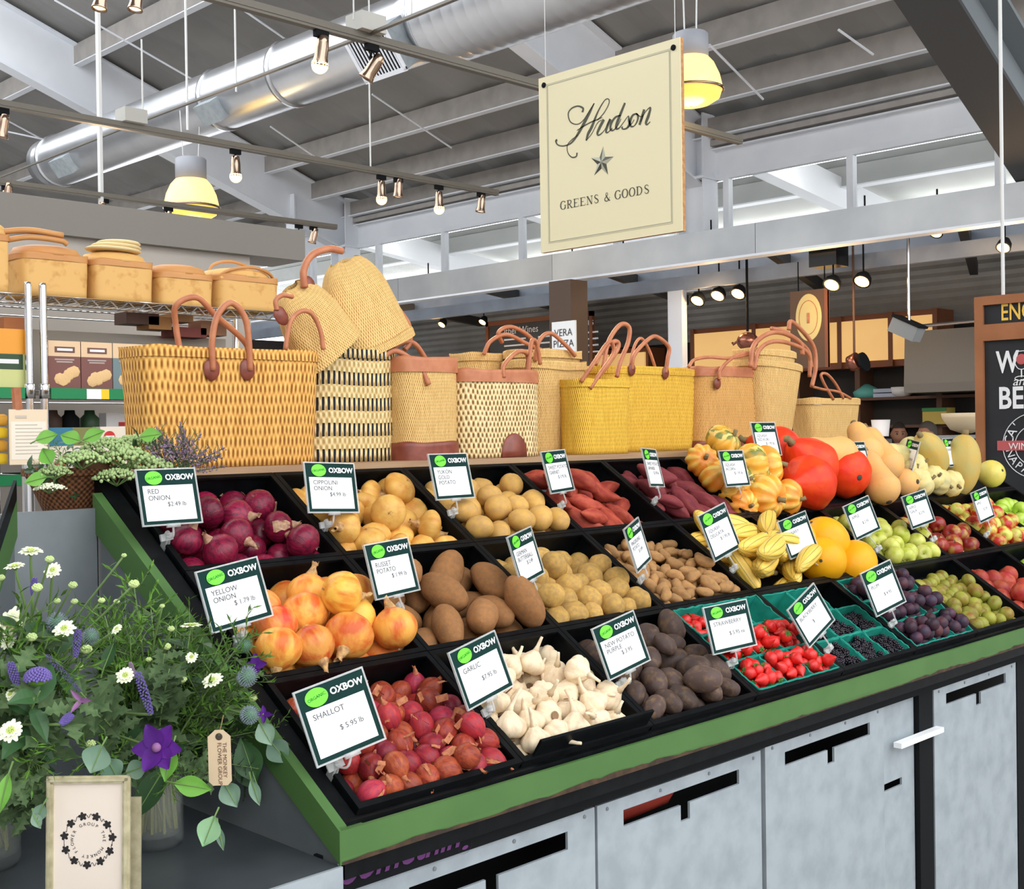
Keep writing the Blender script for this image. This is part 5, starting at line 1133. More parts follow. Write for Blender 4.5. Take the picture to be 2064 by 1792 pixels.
fill('M',4,'delicata_squash',[deli(i) for i in range(3)],24,.0265,.16,'long yellow delicata squash with green lines','in the fifth middle tray','squash',14,ang=(.6,.8),tilt=.12)
# ------------------------------------------------------------------ apples and small fruit
def apple(r, seed, mt):
    def fn(x, y, z, p):
        rad = math.hypot(x,y); k = 1+.03*math.cos(p*5)*abs(z)+.02*nz3((x,y,z),1.2,seed); zz = z*.88*(1-.32*math.exp(-(rad/.26)**2)); t = 1+.06*z
        return Vector((x*r*k*t, y*r*k*t, zz*r))
    s = MB().tube([(0,0,.55*r),(.02*r,0,.85*r),(.08*r,.02*r,1.05*r)], [.03*r,.03*r,.045*r], 5)
    return blob(fn, 20, 14).mesh('apple_body', mt, True), [('stem', s.mesh('apple_stem', m_dstem))]
def ap(mt): return [apple(.032, i, mt) for i in range(3)]
fill('M',6,'green_apple',ap(m_ap),52,.0305,.06,'green yellow apple','in the seventh middle tray','apple',15,uniq=False)
fill('M',7,'red_apple',ap(m_ar)+ap(m_ar)[:1]+[apple(.032,7,m_ap)],40,.0305,.06,'small dark red apple','in the eighth middle tray','apple',16,uniq=False)
fill('M',8,'red_apple',ap(m_ag),50,.0305,.06,'red and green apple','in the tray at the right edge','apple',17,uniq=False)
fill('M',9,'green_apple',ap(m_ab),34,.0305,.06,'bright green apple','at the right photo edge','apple',18,uniq=False)
# apples heaped bright green at the back right of the last visible tray
gp = [(blob(lambda x,y,z,p: Vector((x*.021, y*.021, z*.024)), 14, 10).mesh('plum_small', m_gp, True), [])]
fill('F',6,'green_plum',gp,80,.0205,.043,'small green brown plum','in the right front tray','plum',19,uniq=False)
pk_ = [(blob(lambda x,y,z,p: Vector((x*.034, y*.034, z*.032*(1-.2*math.exp(-(math.hypot(x,y)/.3)**2)))), 18, 12).mesh('pink_fruit', m_pk, True), [('crown', MB().lathe([(.006,.028),(.009,.040),(.006,.04)], 7).mesh('crown', m_pk))])]
fill('F',7,'pomegranate',pk_,26,.0325,.064,'pink red round fruit','at the right photo edge','fruit',20,uniq=False)
fill('F',8,'green_apple',ap(m_ab),28,.0305,.06,'bright green apple','in the front row at the right end','apple',21,uniq=False)
# ------------------------------------------------------------------ berry baskets
def punnet(u, v, wu, wv, h, n0, label, grp, cells=1):
    """pulp basket on the slope: u,v = lower left corner, n0 = height of its base"""
    o = bpy.data.objects.new('berry_basket', None); C.objects.link(o); o.matrix_world = SM @ T(u, v, n0); tag(o, label, 'basket', grp)
    b = MB(); t = .0025; s = .006
    a = [(s,s),(wu-s,s),(wu-s,wv-s),(s,wv-s)]; c = [(0,0),(wu,0),(wu,wv),(0,wv)]
    ai = [(s+t,s+t),(wu-s-t,s+t),(wu-s-t,wv-s-t),(s+t,wv-s-t)]; ci = [(t,t),(wu-t,t),(wu-t,wv-t),(t,wv-t)]
    vs = [(x,y,0) for x, y in a]+[(x,y,h) for x, y in c]+[(x,y,t) for x, y in ai]+[(x,y,h) for x, y in ci]
    fs = [(0,3,2,1)]+[(i,(i+1)%4,(i+1)%4+4,i+4) for i in range(4)]+[(8,9,10,11)]+[(i+8,i+12,(i+1)%4+12,(i+1)%4+8) for i in range(4)]+[(i+4,(i+1)%4+4,(i+1)%4+12,i+12) for i in range(4)]
    b.add(vs, fs); b.obj('shell', m_pun, o)
    r = MB(); rn = random.Random(int(u*1e4)); P = []
    for i in range(4):
        x0, y0 = c[i]; x1, y1 = c[(i+1)%4]
        for k in range(9): P.append((x0+(x1-x0)*k/9, y0+(y1-y0)*k/9, h+rn.uniform(-.0025,.0025)))
    r.tube(P, .0028, 5, True); r.obj('rim', m_pun, o); return o
def strawb(seed):
    def fn(x, y, z, p):
        t = 1-.62*max(0,-z)**1.0*(1 if z < 0 else 0); k = 1+.05*nz3((x,y,z),2,seed)
        return Vector((x*.0155*k*(t if z < 0 else 1-.1*z), y*.0155*k*(t if z < 0 else 1-.1*z), z*.0195-(.004 if z < 0 else 0)*z*z))
    cx = MB()
    for i in range(7):
        a = 2*PI*i/7; d = Vector((math.cos(a), math.sin(a), 0)); e = Vector((-d.y, d.x, 0)); cx.add([(0,0,.0195), d*.005+e*.002+Vector((0,0,.0205)), d*.010+Vector((0,0,.0185)), d*.005-e*.002+Vector((0,0,.0205))], [(0,1,2,3)])
    cx.tube([(0,0,.0195),(.001,0,.024)], .001, 4)
    return blob(fn, 14, 10).mesh('strawberry_body', m_sb, True), [('leafy_cap', cx.mesh('calyx', m_cx))]
sbk = [strawb(i) for i in range(3)]
def black_b(seed):
    rn = random.Random(seed); b = MB()
    for i in range(22):
        z = -1+2*(i+.5)/22; a = i*2.4; c = math.sqrt(1-z*z); b.sph((c*math.cos(a)*.0065, c*math.sin(a)*.0065, z*.009), .0036, 6, 4)
    return b.mesh('blackberry_body', m_bb, True), []
bbk = [black_b(1), black_b(2)]
plk = [(blob(lambda x,y,z,p: Vector((x*.0185, y*.0185, z*.0195)), 14, 10).mesh('plum_body', m_pl, True), [])]
def fillp(u, v, wu, wv, base, name, kinds, n, r, L, nm, where, cat, seed):
    pk = pack(n, wu-.012, wv-.012, base, r, L, seed, gv=-.1, iters=120, svar=.1, u0=u+.006, v0=v+.006); rn = random.Random(seed)
    for i, (p, a, s) in enumerate(pk): place(name, kinds, rn.randrange(len(kinds)), axM(p, Vector((rn.gauss(0,1),rn.gauss(0,1),rn.gauss(0,.7))), s, rn.random()*6), '%s %s' % (nm, where), cat, '%s in the green baskets' % (nm+' fruit'))
W2, H2 = .115, .094
def cell(k, i, j): return k*TW+.014+i*(W2+.002), .012+j*(H2+.003)
sj = 0
for i in range(3):
    for j in range(3):
        u, v = cell(3, i, j); sj += 1
        where_ = '%s of the strawberry tray' % (['front','middle','back'][j]+' '+['left','centre','right'][i])
        punnet(u, v, W2, H2, .056, -.052, 'teal green basket of strawberries at the '+where_, 'berry baskets')
        nn = [[16,16,15],[16,17,16],[6,0,0]][j][i]
        if nn: fillp(u, v, W2, H2, -.032, 'strawberry', sbk, nn+2, .0155, .034, 'ripe red strawberry', 'in the basket at the '+where_, 'strawberry', 100+sj)
for i in range(3):
    for j in range(3):
        u, v = cell(4, i, j); sj += 1
        where_ = '%s of the blackberry tray' % (['front','middle','back'][j]+' '+['left','centre','right'][i])
        if i == 2 and j == 2: continue
        punnet(u, v, W2, H2, .056, -.058, 'teal green basket of blackberries at the '+where_, 'berry baskets')
        nn = [[34,38,34],[24,34,30],[0,0,0]][j][i]
        if nn: fillp(u, v, W2, H2, -.034, 'blackberry', bbk, nn+8, .0090, .018, 'black blackberry', 'in the basket at the '+where_, 'blackberry', 100+sj)
for i in range(3):
    for j in range(3):
        u, v = cell(5, i, j); sj += 1
        where_ = '%s of the plum tray' % (['front','middle','back'][j]+' '+['left','centre','right'][i])
        punnet(u, v, W2, H2, .058, -.055, 'teal green basket of dark plums at the '+where_, 'berry baskets')
        fillp(u, v, W2, H2, -.035, 'dark_plum', plk, 15, .0175, .036, 'small dark purple plum', 'in the basket at the '+where_, 'plum', 100+sj)
# ------------------------------------------------------------------ price cards on clips
def card(cx, cy, wpx, lines, price, row, k, label, h=.095, roll=0, W_=.125, H_=.108, back=.25, sgn=1, vv=.5, dy=0, organic=True):
    q = atn(cx, cy, h); p = SM @ q; dep = depth(p); f = min(1, wpx*dep/(FOC*W_)); yaw = math.acos(f)*sgn
    vdir = Vector((CAM.x-p.x, CAM.y-p.y, 0)).normalized(); nrm = Matrix.Rotation(-yaw, 3, 'Z') @ vdir if False else Matrix.Rotation(yaw, 3, 'Z') @ vdir
    z = (nrm*math.cos(back)+Vector((0,0,1))*math.sin(back)).normalized(); x = Vector((0,0,1)).cross(z).normalized(); y = z.cross(x)
    M = Matrix((x, y, z)).transposed().to_4x4() @ R(math.radians(roll),'Z'); M.translation = p
    o = bpy.data.objects.new('price_card', None); C.objects.link(o); o.matrix_world = M; tag(o, label, 'price card', 'price cards clipped to the tray rims')
    w2, h2 = W_/2, H_/2
    MB().box((-w2,-h2,-.0006),(w2,h2,.0)).obj('card', green_card, o)
    MB().box((-w2*.86,-h2*.86,.0002),(w2*.86,h2*.42,.0008)).obj('white_field', whitep, o)
    sl = MB(); X1, Y1, X0, Y0 = w2*1.035, h2*1.04, w2*.985, h2*.985
    for a_, c_ in (((-X1,-Y1),(X1,-Y0)),((-X1,Y0),(X1,Y1)),((-X1,-Y0),(-X0,Y0)),((X0,-Y0),(X1,Y0))): sl.box((*a_,-.002),(*c_,.002))
    sl.obj('plastic_sleeve', frost, o)
    if organic:
        MB().lathe([(.001,.0014),(h2*.25,.0014),(h2*.25,.0008)], 24, T(-w2*.45,h2*.70,0) @ S(1.35,1,1)).obj('organic_sticker', lime, o)
        text('ORGANIC', .0075, green_card, o, T(-w2*.45,h2*.70,.0017) @ R(.15,'Z'), align='CENTER', name='sticker_text', ext=.0001)
    text('OXBOW', .0155, whitep, o, T(w2*.44,h2*.70,.001), align='CENTER', name='brand_text', ext=.0001, bold=.0005)
    for i, s in enumerate(lines): text(s, .0135, ink, o, T(-w2*.72,h2*(.20-.24*i),.0011), name='name_text', ext=.0001)
    if price: text(price, .0125, ink, o, T(-w2*.1,-h2*.28,.0011), name='price_text', ext=.0001)
    # clip on the divider, joined to the card by a bent clear arm
    yb_ = cy + (H_*.5)*FOC/dep + 30; bestv = (1e9, vv)
    for j in range(60):
        v_ = j/59; d_ = (SM @ Vector((k*TW, (RI[row]+v_)*RL, .01)))-CAM; e_ = abs(PH/2-FOC*d_.dot(UP)/d_.dot(FW)-yb_); bestv = min(bestv, (e_, v_))
    base = o.matrix_world.inverted() @ (SM @ Vector((k*TW, (RI[row]+bestv[1])*RL, .004)))
    bt = Vector((0,-h2*1.02,0)); mid = (base+bt)*.5+Vector((0,-.01,.012))
    MB().tube(bez([bt, mid, base+Vector((0,.012,0))], 5), .0022, 6).box((-.014,-h2*1.12,-.003),(.014,-h2*.98,.003)).obj('clear_arm', frost, o, True)
    d = (o.matrix_world.inverted().to_3x3() @ VN).normalized(); Mc = T(*base)
    cl = MB(); cl.bar(base-d*.022, base+d*.018, .014, .005, (1,0,0)); cl.bar(base-d*.022+Vector((.010,0,0)), base+d*.014+Vector((.004,0,0)), .014, .004, (1,0,0)); cl.bar(base+d*.010-Vector((.012,0,0)), base+d*.014+Vector((.016,0,0)), .014, .006, (0,0,1)); cl.sph(base+d*.022, .0055, 8, 6)
    cl.obj('clear_clip', frost, o)
    return o
card(341,1001,113,['RED','ONION'],'$2.49 lb','T',0,'price card reading red onion at the top left tray')
card(668,983,98,['CIPPOLINI','ONION'],'$4.99 lb','T',1,'price card reading cippolini onion at the second top tray',roll=-3)
card(910,960,76,['YUKON','GOLD','POTATO'],'','T',2,'price card reading yukon gold potato at the third top tray')
card(1124,950,48,['SWEET POTATO','GARNET'],'$ 3.95 lb','T',3,'narrow price card reading sweet potato garnet at the fourth top tray',roll=2)
card(1316,943,27,['SWEET POTATO','JAPANESE'],'$ 3.95 lb','T',4,'very narrow turned price card at the purple sweet potatoes',roll=-3)
card(1480,944,47,['SQUASH','ACORN'],'$ 1.95 lb','T',5,'price card reading acorn in front of the striped squash',h=.10)
card(1544,885,47,['SQUASH','RED KURI'],'$ 1.95 lb','T',6,'highest price card reading red kuri above the squash',h=.13,vv=.9)
card(1733,922,31,['SQUASH','BUTTERNUT'],'$ 1.95 lb','T',7,'narrow price card in front of the butternut squash',h=.11)
card(1834,917,25,['SQUASH'],'$ 1.95 lb','T',8,'narrow leaning price card above the pale cream squash',h=.12,roll=-5,sgn=-1)
card(1917,912,20,['SQUASH'],'$ 1.95','T',9,'narrow price card between the two oval squash',h=.12)
card(473,1198,122,['YELLOW','ONION'],'$ 1.79 lb','M',0,'tilted price card reading yellow onion at the left middle tray',roll=8,h=.10)
card(790,1145,88,['RUSSET','POTATO'],'$ 1.99 lb','M',1,'price card reading russet potato at the second middle tray',roll=3)
card(1060,1120,50,['GERMAN','BUTTERBALL'],'$ 2.49','M',2,'narrow price card at the round yellow potatoes',roll=7)
card(1285,1098,33,['FINGERLING','POTATO'],'$ 3.49','M',3,'narrow price card at the fingerling potatoes',roll=10)
card(1450,1072,58,['SQUASH','DELICATA'],'$ 1.95 lb','M',4,'leaning price card reading squash delicata at the yellow striped squash',roll=14,H_=.125)
card(1608,1078,58,['CANARY'],'','M',5,'leaning price card in front of the yellow melons',roll=12,h=.085)
card(1737,1044,53,['APPLE'],'$ 2.95','M',6,'leaning price card above the green yellow apples',roll=14)
card(1851,1026,47,['APPLE','GALA'],'$ 2.95','M',7,'price card above the dark red apples',roll=10)
card(1981,1018,30,['APPLE'],'$ 2.95','M',8,'narrow price card above the red and green apples',roll=8)
card(685,1444,142,['SHALLOT'],'$ 5.95 lb','F',0,'large tilted price card reading shallot at the front left tray',roll=13,H_=.122)
card(970,1350,98,['GARLIC'],'$7.95 lb','F',1,'tilted price card reading garlic at the front row',roll=12)
card(1252,1300,88,['NEW POTATO','PURPLE'],'$ 3.95','F',2,'tilted price card reading new potato at the purple potatoes',roll=12)
card(1471,1263,86,['STRAWBERRY'],'$ 5.95 ea','F',3,'price card reading strawberry over the teal baskets',roll=4,W_=.13,H_=.105)
card(1635,1240,66,['BLACKBERRY'],'$','F',4,'strongly tilted price card reading blackberry',roll=27,h=.085)
card(1780,1185,62,['PLUM'],'$ 4.95','F',5,'tilted price card over the dark plum baskets',roll=14,h=.10,H_=.12)
# ------------------------------------------------------------------ straw baskets
wv_big = weave('coarse reed weave', (.26,.085,.012), (.58,.28,.06), (.80,.46,.13), pu=.0125, pv=.050, bump=.9, contrast=(.12,.42,.72))
wv_dk = weave('blue black striped weave', (.42,.28,.10), (.64,.46,.20), (.78,.62,.33), pu=.0150, pv=.033, band=((.014,.014,.020), .066, .52), bump=.8)
wv_str = weave('pale straw weave', (.36,.19,.05), (.62,.37,.12), (.80,.55,.23), pu=.006, pv=.018, bump=.5, contrast=(.05,.4,.8))
wv_knot = weave('chunky pale knit weave', (.20,.10,.03), (.64,.45,.20), (.82,.66,.36), pu=.014, pv=.030, bump=1.0, contrast=(.20,.40,.65))
wv_yel = weave('yellow straw weave', (.38,.18,.01), (.66,.37,.035), (.82,.54,.08), pu=.0065, pv=.025, bump=.5, contrast=(.05,.4,.8))
wv_brn = weave('tan straw weave', (.34,.15,.03), (.56,.29,.08), (.72,.42,.14), pu=.006, pv=.02, bump=.5, contrast=(.05,.4,.8))
wv_chip = weave('wood strip weave', (.52,.28,.09), (.72,.45,.18), (.78,.52,.23), pu=.055, pv=.055, bump=.3, contrast=(.0,.22,.8))
def sel(a, w, d, e):
    c, s = math.cos(a), math.sin(a); return (math.copysign(abs(c)**(2/e), c)*w/2, math.copysign(abs(s)**(2/e), s)*d/2)
def shell(w0, w1, d0, d1, z0, z1, e, n=72, m=14, ins=.004, wob=.0015, seed=0, sag=0, closed=True, round_b=.0, bulge=0):
    """woven wall: outer and inner skin, with a base"""
    b = MB(); vs = []; uv = []; fs = []; rn = random.Random(seed); ph = rn.random()*6
    per = [0]; P = [sel(2*PI*i/n, (w0+w1)/2, (d0+d1)/2, e) for i in range(n+1)]
    for i in range(n): per.append(per[-1]+math.hypot(P[i+1][0]-P[i][0], P[i+1][1]-P[i][1]))
    for side in (0,1):
        for j in range(m+1):
            t = j/m; zz = z0+(z1-z0)*t; w_ = w0+(w1-w0)*t+bulge*math.sin(PI*t); d_ = d0+(d1-d0)*t+bulge*math.sin(PI*t)
            if round_b: q = min(1, (t+.0)/round_b); f = (1-(1-q)**2.2*.55); w_ *= f; d_ *= f
            for i in range(n+1):
                a = 2*PI*i/n; x, y = sel(a, w_-2*ins*side, d_-2*ins*side, e); k = 1+wob*8*math.sin(3*a+ph+4*t)*t
                vs.append((x*k, y*k, zz+(sag*math.cos(2*a)*t)+wob*2*math.sin(5*a+ph)*t + (ins if side and j == 0 else 0))); uv.append((per[i], zz))
    N = n+1
    for j in range(m):
        for i in range(n):
            a = j*N+i; fs.append((a, a+1, a+N+1, a+N)); c = (m+1)*N+a; fs.append((c, c+N, c+N+1, c+1))
    for i in range(n): a = m*N+i; c = (m+1)*N+a; fs.append((a, a+1, c+1, c))
    b.v = vs; b.f = fs; b.uv = uv
    if closed:
        for side in (0,1):
            o_ = side*(m+1)*N; b.v.append((0,0,z0+(ins if side else 0))); uv.append((0,0)); c = len(b.v)-1
            for i in range(n): b.f.append((c, o_+i+1, o_+i) if side == 0 else (c, o_+i, o_+i+1))
    return b
def rimband(w, d, z0, z1, e, out=.004, seed=0, n=72):
    return shell(w+2*out, w+2*out, d+2*out, d+2*out, z0, z1, e, n=n, m=4, ins=out*1.4, wob=.001, seed=seed, closed=False)
def patch(p, nrm, w_=.030, h_=.042):
    """leather tab on the wall, pointed end down"""
    n = Vector(nrm).normalized(); x = Vector((0,0,1)).cross(n).normalized(); y = n.cross(x); b = MB(); pr = []
    for i in range(16):
        a = 2*PI*i/16; sx = w_/2*math.cos(a)*(1-.22*max(0,-math.sin(a))); sy = h_/2*math.sin(a); sx = math.copysign(min(abs(sx)*1.15, w_/2), sx); pr.append((sx, sy))
    c0 = Vector(p); vs = [c0+x*a+y*c+n*.001 for a, c in pr]+[c0+x*a*.85+y*c*.85+n*.006 for a, c in pr]
    b.add(vs, [tuple(range(16,32))]+[(i,(i+1)%16,(i+1)%16+16,i+16) for i in range(16)]); return b
def handle(pts, r=.0075): return MB().tube(bez(pts, 8), r, 9)
def tote(name, label, M, w0, w1, d0, d1, h, e, mt, seed, group=None, topband=None, botband=None, rim=True, sag=.0, bulge=0, n=72, round_b=0, cat='basket'):
    o = bpy.data.objects.new(name, None); C.objects.link(o); o.matrix_world = M; tag(o, label, cat, group)
    shell(w0, w1, d0, d1, 0, h, e, seed=seed, sag=sag, bulge=bulge, n=n, round_b=round_b).obj('woven_body', mt, o, True)
    if rim:
        b = rimband(w1, d1, h-.022, h+.003, e, .003, seed); b.v = [(x,y,z+sag*math.cos(2*math.atan2(y,x))) for x,y,z in b.v]; b.obj('woven_rim', mt, o, True)
    if topband: rimband(w1, d1, h-topband, h+.006, e, .004, seed).obj('leather_band', leather, o, True)
    if botband: rimband(w0+.004, d0+.004, -.001, botband, e, .003, seed).obj('leather_base_band', leather_dk, o, True)
    return o
def face_y(w, d, e, x):
    """y of the front wall at x"""
    k = abs(x)/(w/2); return -d/2*(max(0, 1-k**e))**(1/e)
def on_board(px0, px1, pyb, Y=2.45):
    a = at(px0, pyb, Y=Y); c = at(px1, pyb, Y=Y); return (a.x+c.x)/2, c.x-a.x
ZB = 1.5325
# big coarse basket
cx, wd = on_board(303, 660, 935, 2.46); D1 = .17; h = .272
o = tote('reed_tote', 'big rectangular golden reed basket with two round leather handles at the left end', T(cx,2.46+D1/2,ZB), wd-.02, wd, D1-.02, D1, h, 5, wv_big, 1, 'straw totes on the wooden shelf', n=100)
fy = -D1/2-.002
for s, (pa, pb, pk) in enumerate([((428,738),(500,738),(470,610)),]):
    A = at(*pa,Y=2.455)-Vector((cx,2.46+D1/2,ZB)); B = at(*pb,Y=2.455)-Vector((cx,2.46+D1/2,ZB)); Q = at(*pk,Y=2.44)-Vector((cx,2.46+D1/2,ZB))
    hd = handle([(A.x,fy-.004,A.z-.01),(A.x-.002,fy-.008,A.z+.06),(A.x+.012,fy-.01,Q.z-.03),((A.x+B.x)/2,fy-.01,Q.z),(B.x-.012,fy-.01,Q.z-.03),(B.x,fy-.008,A.z+.06),(B.x+.004,fy-.004,B.z-.01)], .0075).obj('handle', leather, o, True)
    for P in (A,B): patch((P.x,fy+.001,P.z-.008),(0,-1,0),.040,.052).obj('leather_tab', leather_dk, o, True)
A.x += .02; B.x += .10
handle([(A.x,D1/2-.01,h-.03),(A.x-.01,D1/2,h+.06),(A.x-.02,D1/2-.02,h+.11),(A.x+.03,D1/2-.03,h+.13),((A.x+B.x)/2,D1/2-.02,h+.09),(B.x,D1/2-.01,h+.03),(B.x+.02,D1/2-.01,h-.03)], .0075).obj('handle', leather, o, True)
# dark striped tote
cx, wd = on_board(640, 823, 935, 2.52); o = tote('striped_tote', 'tall oval straw basket with dark blue black stripes beside the big reed basket', T(cx,2.52+.09,ZB), wd, wd, .16, .17, .290, 3.2, wv_dk, 2, 'straw totes on the wooden shelf')
# leather trimmed tote
cx, wd = on_board(826, 942, 928, 2.47); o = tote('straw_tote', 'narrow straw basket with leather top band and dark leather base', T(cx,2.47+.08,ZB), wd, wd*1.02, .15, .15, .270, 3, wv_str, 3, 'straw totes on the wooden shelf', topband=.035, botband=.048, rim=False)
handle([(-.09,.02,.24),(-.13,-.01,.27),(-.10,-.03,.29),(-.05,-.06,.25),(-.035,-.082,.20)],.0075).obj('handle', leather, o, True)
handle([(-.07,.05,.26),(-.03,.05,.315),(.03,.05,.32),(.085,.05,.26)],.0075).obj('handle', leather, o, True)
# chunky tote with half round leather patch
cx, wd = on_board(943, 1104, 920, 2.46); D1 = .16; o = tote('knit_straw_tote', 'pale chunky woven basket with a leather rim and a half round leather patch', T(cx,2.46+D1/2,ZB), wd, wd, D1, D1, .242, 3.4, wv_knot, 4, 'straw totes on the wooden shelf', topband=.03, rim=False)
b = MB(); pr = [(.05*math.cos(PI*i/16)*(1.0), .068*math.sin(PI*i/16)**.8) for i in range(17)]; q = at(1038,915,Y=2.455).x-cx
vs = [(q+x, face_y(wd,D1,3.4,q+x)-.003, z) for x, z in pr]+[(q+x*.93, face_y(wd,D1,3.4,q+x)-.009, z*.93+.001) for x, z in pr]
b.add(vs, [tuple(range(17,34))]+[(i,i+1,i+18,i+17) for i in range(16)]+[(0,17,33,16)]); b.obj('leather_patch', leather_dk, o, True)
handle([(-.02,-D1/2-.003,.225),(-.015,-.08,.26),(.05,-.07,.30),(.10,-.06,.295),(.14,-.02,.25)],.0065).obj('handle', leather, o, True)
handle([(.09,-D1/2+.01,.225),(.10,-.07,.29),(.12,-.06,.335),(.15,-.05,.33),(.175,-.04,.27)],.0065).obj('handle', leather, o, True)
handle([(-.17,.0,.23),(-.13,-.04,.245),(-.09,-.06,.235)],.006).obj('handle', leather, o, True)
# stacked flared totes behind
cx, wd = on_board(1100, 1195, 905, 2.56)
o = tote('flared_tote', 'flared straw basket standing behind the chunky basket', T(cx-.015,2.56+.09,ZB), .19, .28, .13, .19, .285, 3, wv_str, 5, 'straw totes on the wooden shelf', sag=.004)
o2 = tote('nested_tote', 'straw basket nested inside the flared one with its rim showing above', T(cx-.015,2.565+.09,ZB+.035), .17, .26, .11, .17, .285, 3, wv_str, 6, 'straw totes on the wooden shelf')
handle([(-.12,-.08,.25),(-.12,-.10,.31),(-.07,-.10,.335),(.0,-.10,.30),(.04,-.10,.27)],.0065).obj('handle', leather, o2, True)
cxb, wdb = on_board(960, 1100, 800, 2.72)
o = tote('straw_tote', 'wide straw basket at the back with looping handles over its rim', T(cxb+.01,2.72+.08,ZB), wdb-.03, wdb+.02, .13, .16, .315, 3, wv_str, 7, 'straw totes on the wooden shelf')
handle([(-.13,-.08,.31),(-.11,-.09,.35),(-.04,-.09,.375),(.05,-.09,.35),(.14,-.08,.33)],.0065).obj('handle', leather, o, True)
handle([(-.05,-.08,.35),(-.075,-.09,.38),(-.02,-.09,.40),(.06,-.09,.375),(.12,-.08,.33)],.0065).obj('handle', leather, o, True)
# small and large yellow totes
cx, wd = on_board(1180, 1287, 913, 2.46); o = tote('yellow_straw_tote', 'small yellow straw basket in front of the larger yellow one', T(cx,2.46+.07,ZB), wd-.01, wd, .13, .14, .228, 3, wv_yel, 8, 'straw totes on the wooden shelf')
handle([(-.12,-.05,.22),(-.08,-.07,.28),(-.03,-.07,.33),(.0,-.07,.345),(.01,-.07,.31),(-.05,-.07,.25),(-.09,-.06,.2)],.0065).obj('handle', leather, o, True)
cx, wd = on_board(1222, 1426, 912, 2.60); D1 = .16; o = tote('yellow_straw_tote', 'large yellow straw basket with two leather tabs and looping handles', T(cx,2.60+D1/2,ZB), wd-.03, wd, D1-.02, D1, .282, 4, wv_yel, 9, 'straw totes on the wooden shelf')
V0 = Vector((cx,2.60+D1/2,ZB)); A = at(1273,745,Y=2.595)-V0; B = at(1341,752,Y=2.595)-V0; Q = at(1322,680,Y=2.59)-V0; fy = -D1/2-.002
for P in (A,B): patch((P.x,fy-.002,P.z),(0,-1,0),.032,.044).obj('leather_tab', leather_dk, o, True)
handle([(A.x,fy-.004,A.z),(A.x+.01,fy-.008,A.z+.05),((A.x+B.x)/2,fy-.01,Q.z-.005),(Q.x+.01,fy-.01,Q.z),(B.x+.012,fy-.01,Q.z-.03),(B.x+.008,fy-.008,B.z+.05),(B.x,fy-.004,B.z)],.0070).obj('handle', leather, o, True)
q = lambda x, y: at(x,y,Y=2.56)-V0
handle([q(1215,745),q(1226,690),q(1250,655),q(1268,660),q(1266,690),q(1250,730),q(1243,760)],.0075).obj('handle', leather, o, True)
handle([q(1200,735),q(1215,705),q(1240,688),q(1246,700),q(1225,735),q(1205,760)],.0075).obj('handle', leather, o, True)
q = lambda x, y: at(x,y,Y=2.72)-V0
handle([q(1268,745),q(1278,700),q(1292,682),q(1308,705),q(1322,745)],.0055).obj('handle', leather, o, True)
# tan tote with leather band
cx, wd = on_board(1424, 1552, 905, 2.56); D1 = .15; o = tote('straw_tote', 'tan straw basket with a dark leather top band and one round tab', T(cx,2.56+D1/2,ZB), wd, wd, D1, D1, .288, 3.6, wv_brn, 10, 'straw totes on the wooden shelf', topband=.028, botband=.03, rim=False)
V0 = Vector((cx,2.56+D1/2,ZB)); q = lambda x, y: at(x,y,Y=2.545)-V0
P = q(1450,773); patch((P.x,-D1/2-.005,P.z),(0,-1,0),.034,.042).obj('leather_tab', leather_dk, o, True)
handle([q(1450,765),q(1452,745),q(1475,722),q(1500,712),q(1520,715)],.0065).obj('handle', leather, o, True)
handle([q(1388,740),q(1400,725),q(1430,720),q(1470,722),q(1510,714)],.0060).obj('handle', leather, o, True)
# tall flared stack with high handles
cx, wd = on_board(1540, 1622, 902, 2.50); V0 = Vector((cx+.01,2.50+.09,ZB))
o = tote('tall_flared_tote', 'tall flared straw basket with high bent leather handles', Matrix.Translation(V0) @ R(math.radians(4),'Y'), .20, .31, .13, .18, .315, 3, wv_str, 11, 'straw totes on the wooden shelf')
o2 = tote('nested_tote', 'straw basket nested in the tall flared one', Matrix.Translation(V0+Vector((-.008,0,.055))) @ R(math.radians(2),'Y'), .18, .285, .11, .16, .305, 3, wv_str, 12, 'straw totes on the wooden shelf')
q = lambda x, y, Y=2.52: o2.matrix_world.inverted() @ at(x,y,Y=Y)
for pts, r in (([q(1512,740),q(1520,695),q(1550,672),q(1580,672),q(1612,690),q(1618,715)],.009),([q(1520,745),q(1530,705),q(1560,688),q(1600,695),q(1628,712),q(1636,740)],.008),
               ([q(1590,665),q(1594,648),q(1618,668),q(1640,700),q(1644,740),q(1636,780)],.0085),([q(1555,662),q(1580,668),q(1612,690),q(1632,715),q(1632,760)],.008)):
    handle(pts, r).obj('handle', leather, o2, True)
# small basket at the right end
cx, wd = on_board(1640, 1746, 897, 2.50); o = tote('small_straw_basket', 'small pale straw basket with thin handles at the right end of the shelf', T(cx+.02,2.50+.08,ZB), wd-.07, wd, .13, .15, .185, 3.4, wv_str, 13, 'straw totes on the wooden shelf')
V0 = Vector((cx+.02,2.58,ZB)); q = lambda x, y, Y=2.50: at(x,y,Y=Y)-V0
handle([q(1680,805),q(1662,775),q(1655,755),q(1668,755),q(1685,775),q(1700,803)],.0055).obj('handle', leather, o, True)
handle([q(1640,780),q(1660,785),q(1690,790),q(1715,803)],.0050).obj('handle', leather, o, True)
MB().box(q(1637,802)+Vector((0,-.01,-.025)), q(1650,815)+Vector((.006,-.006,.0))).obj('paper_tag', whitep, o)
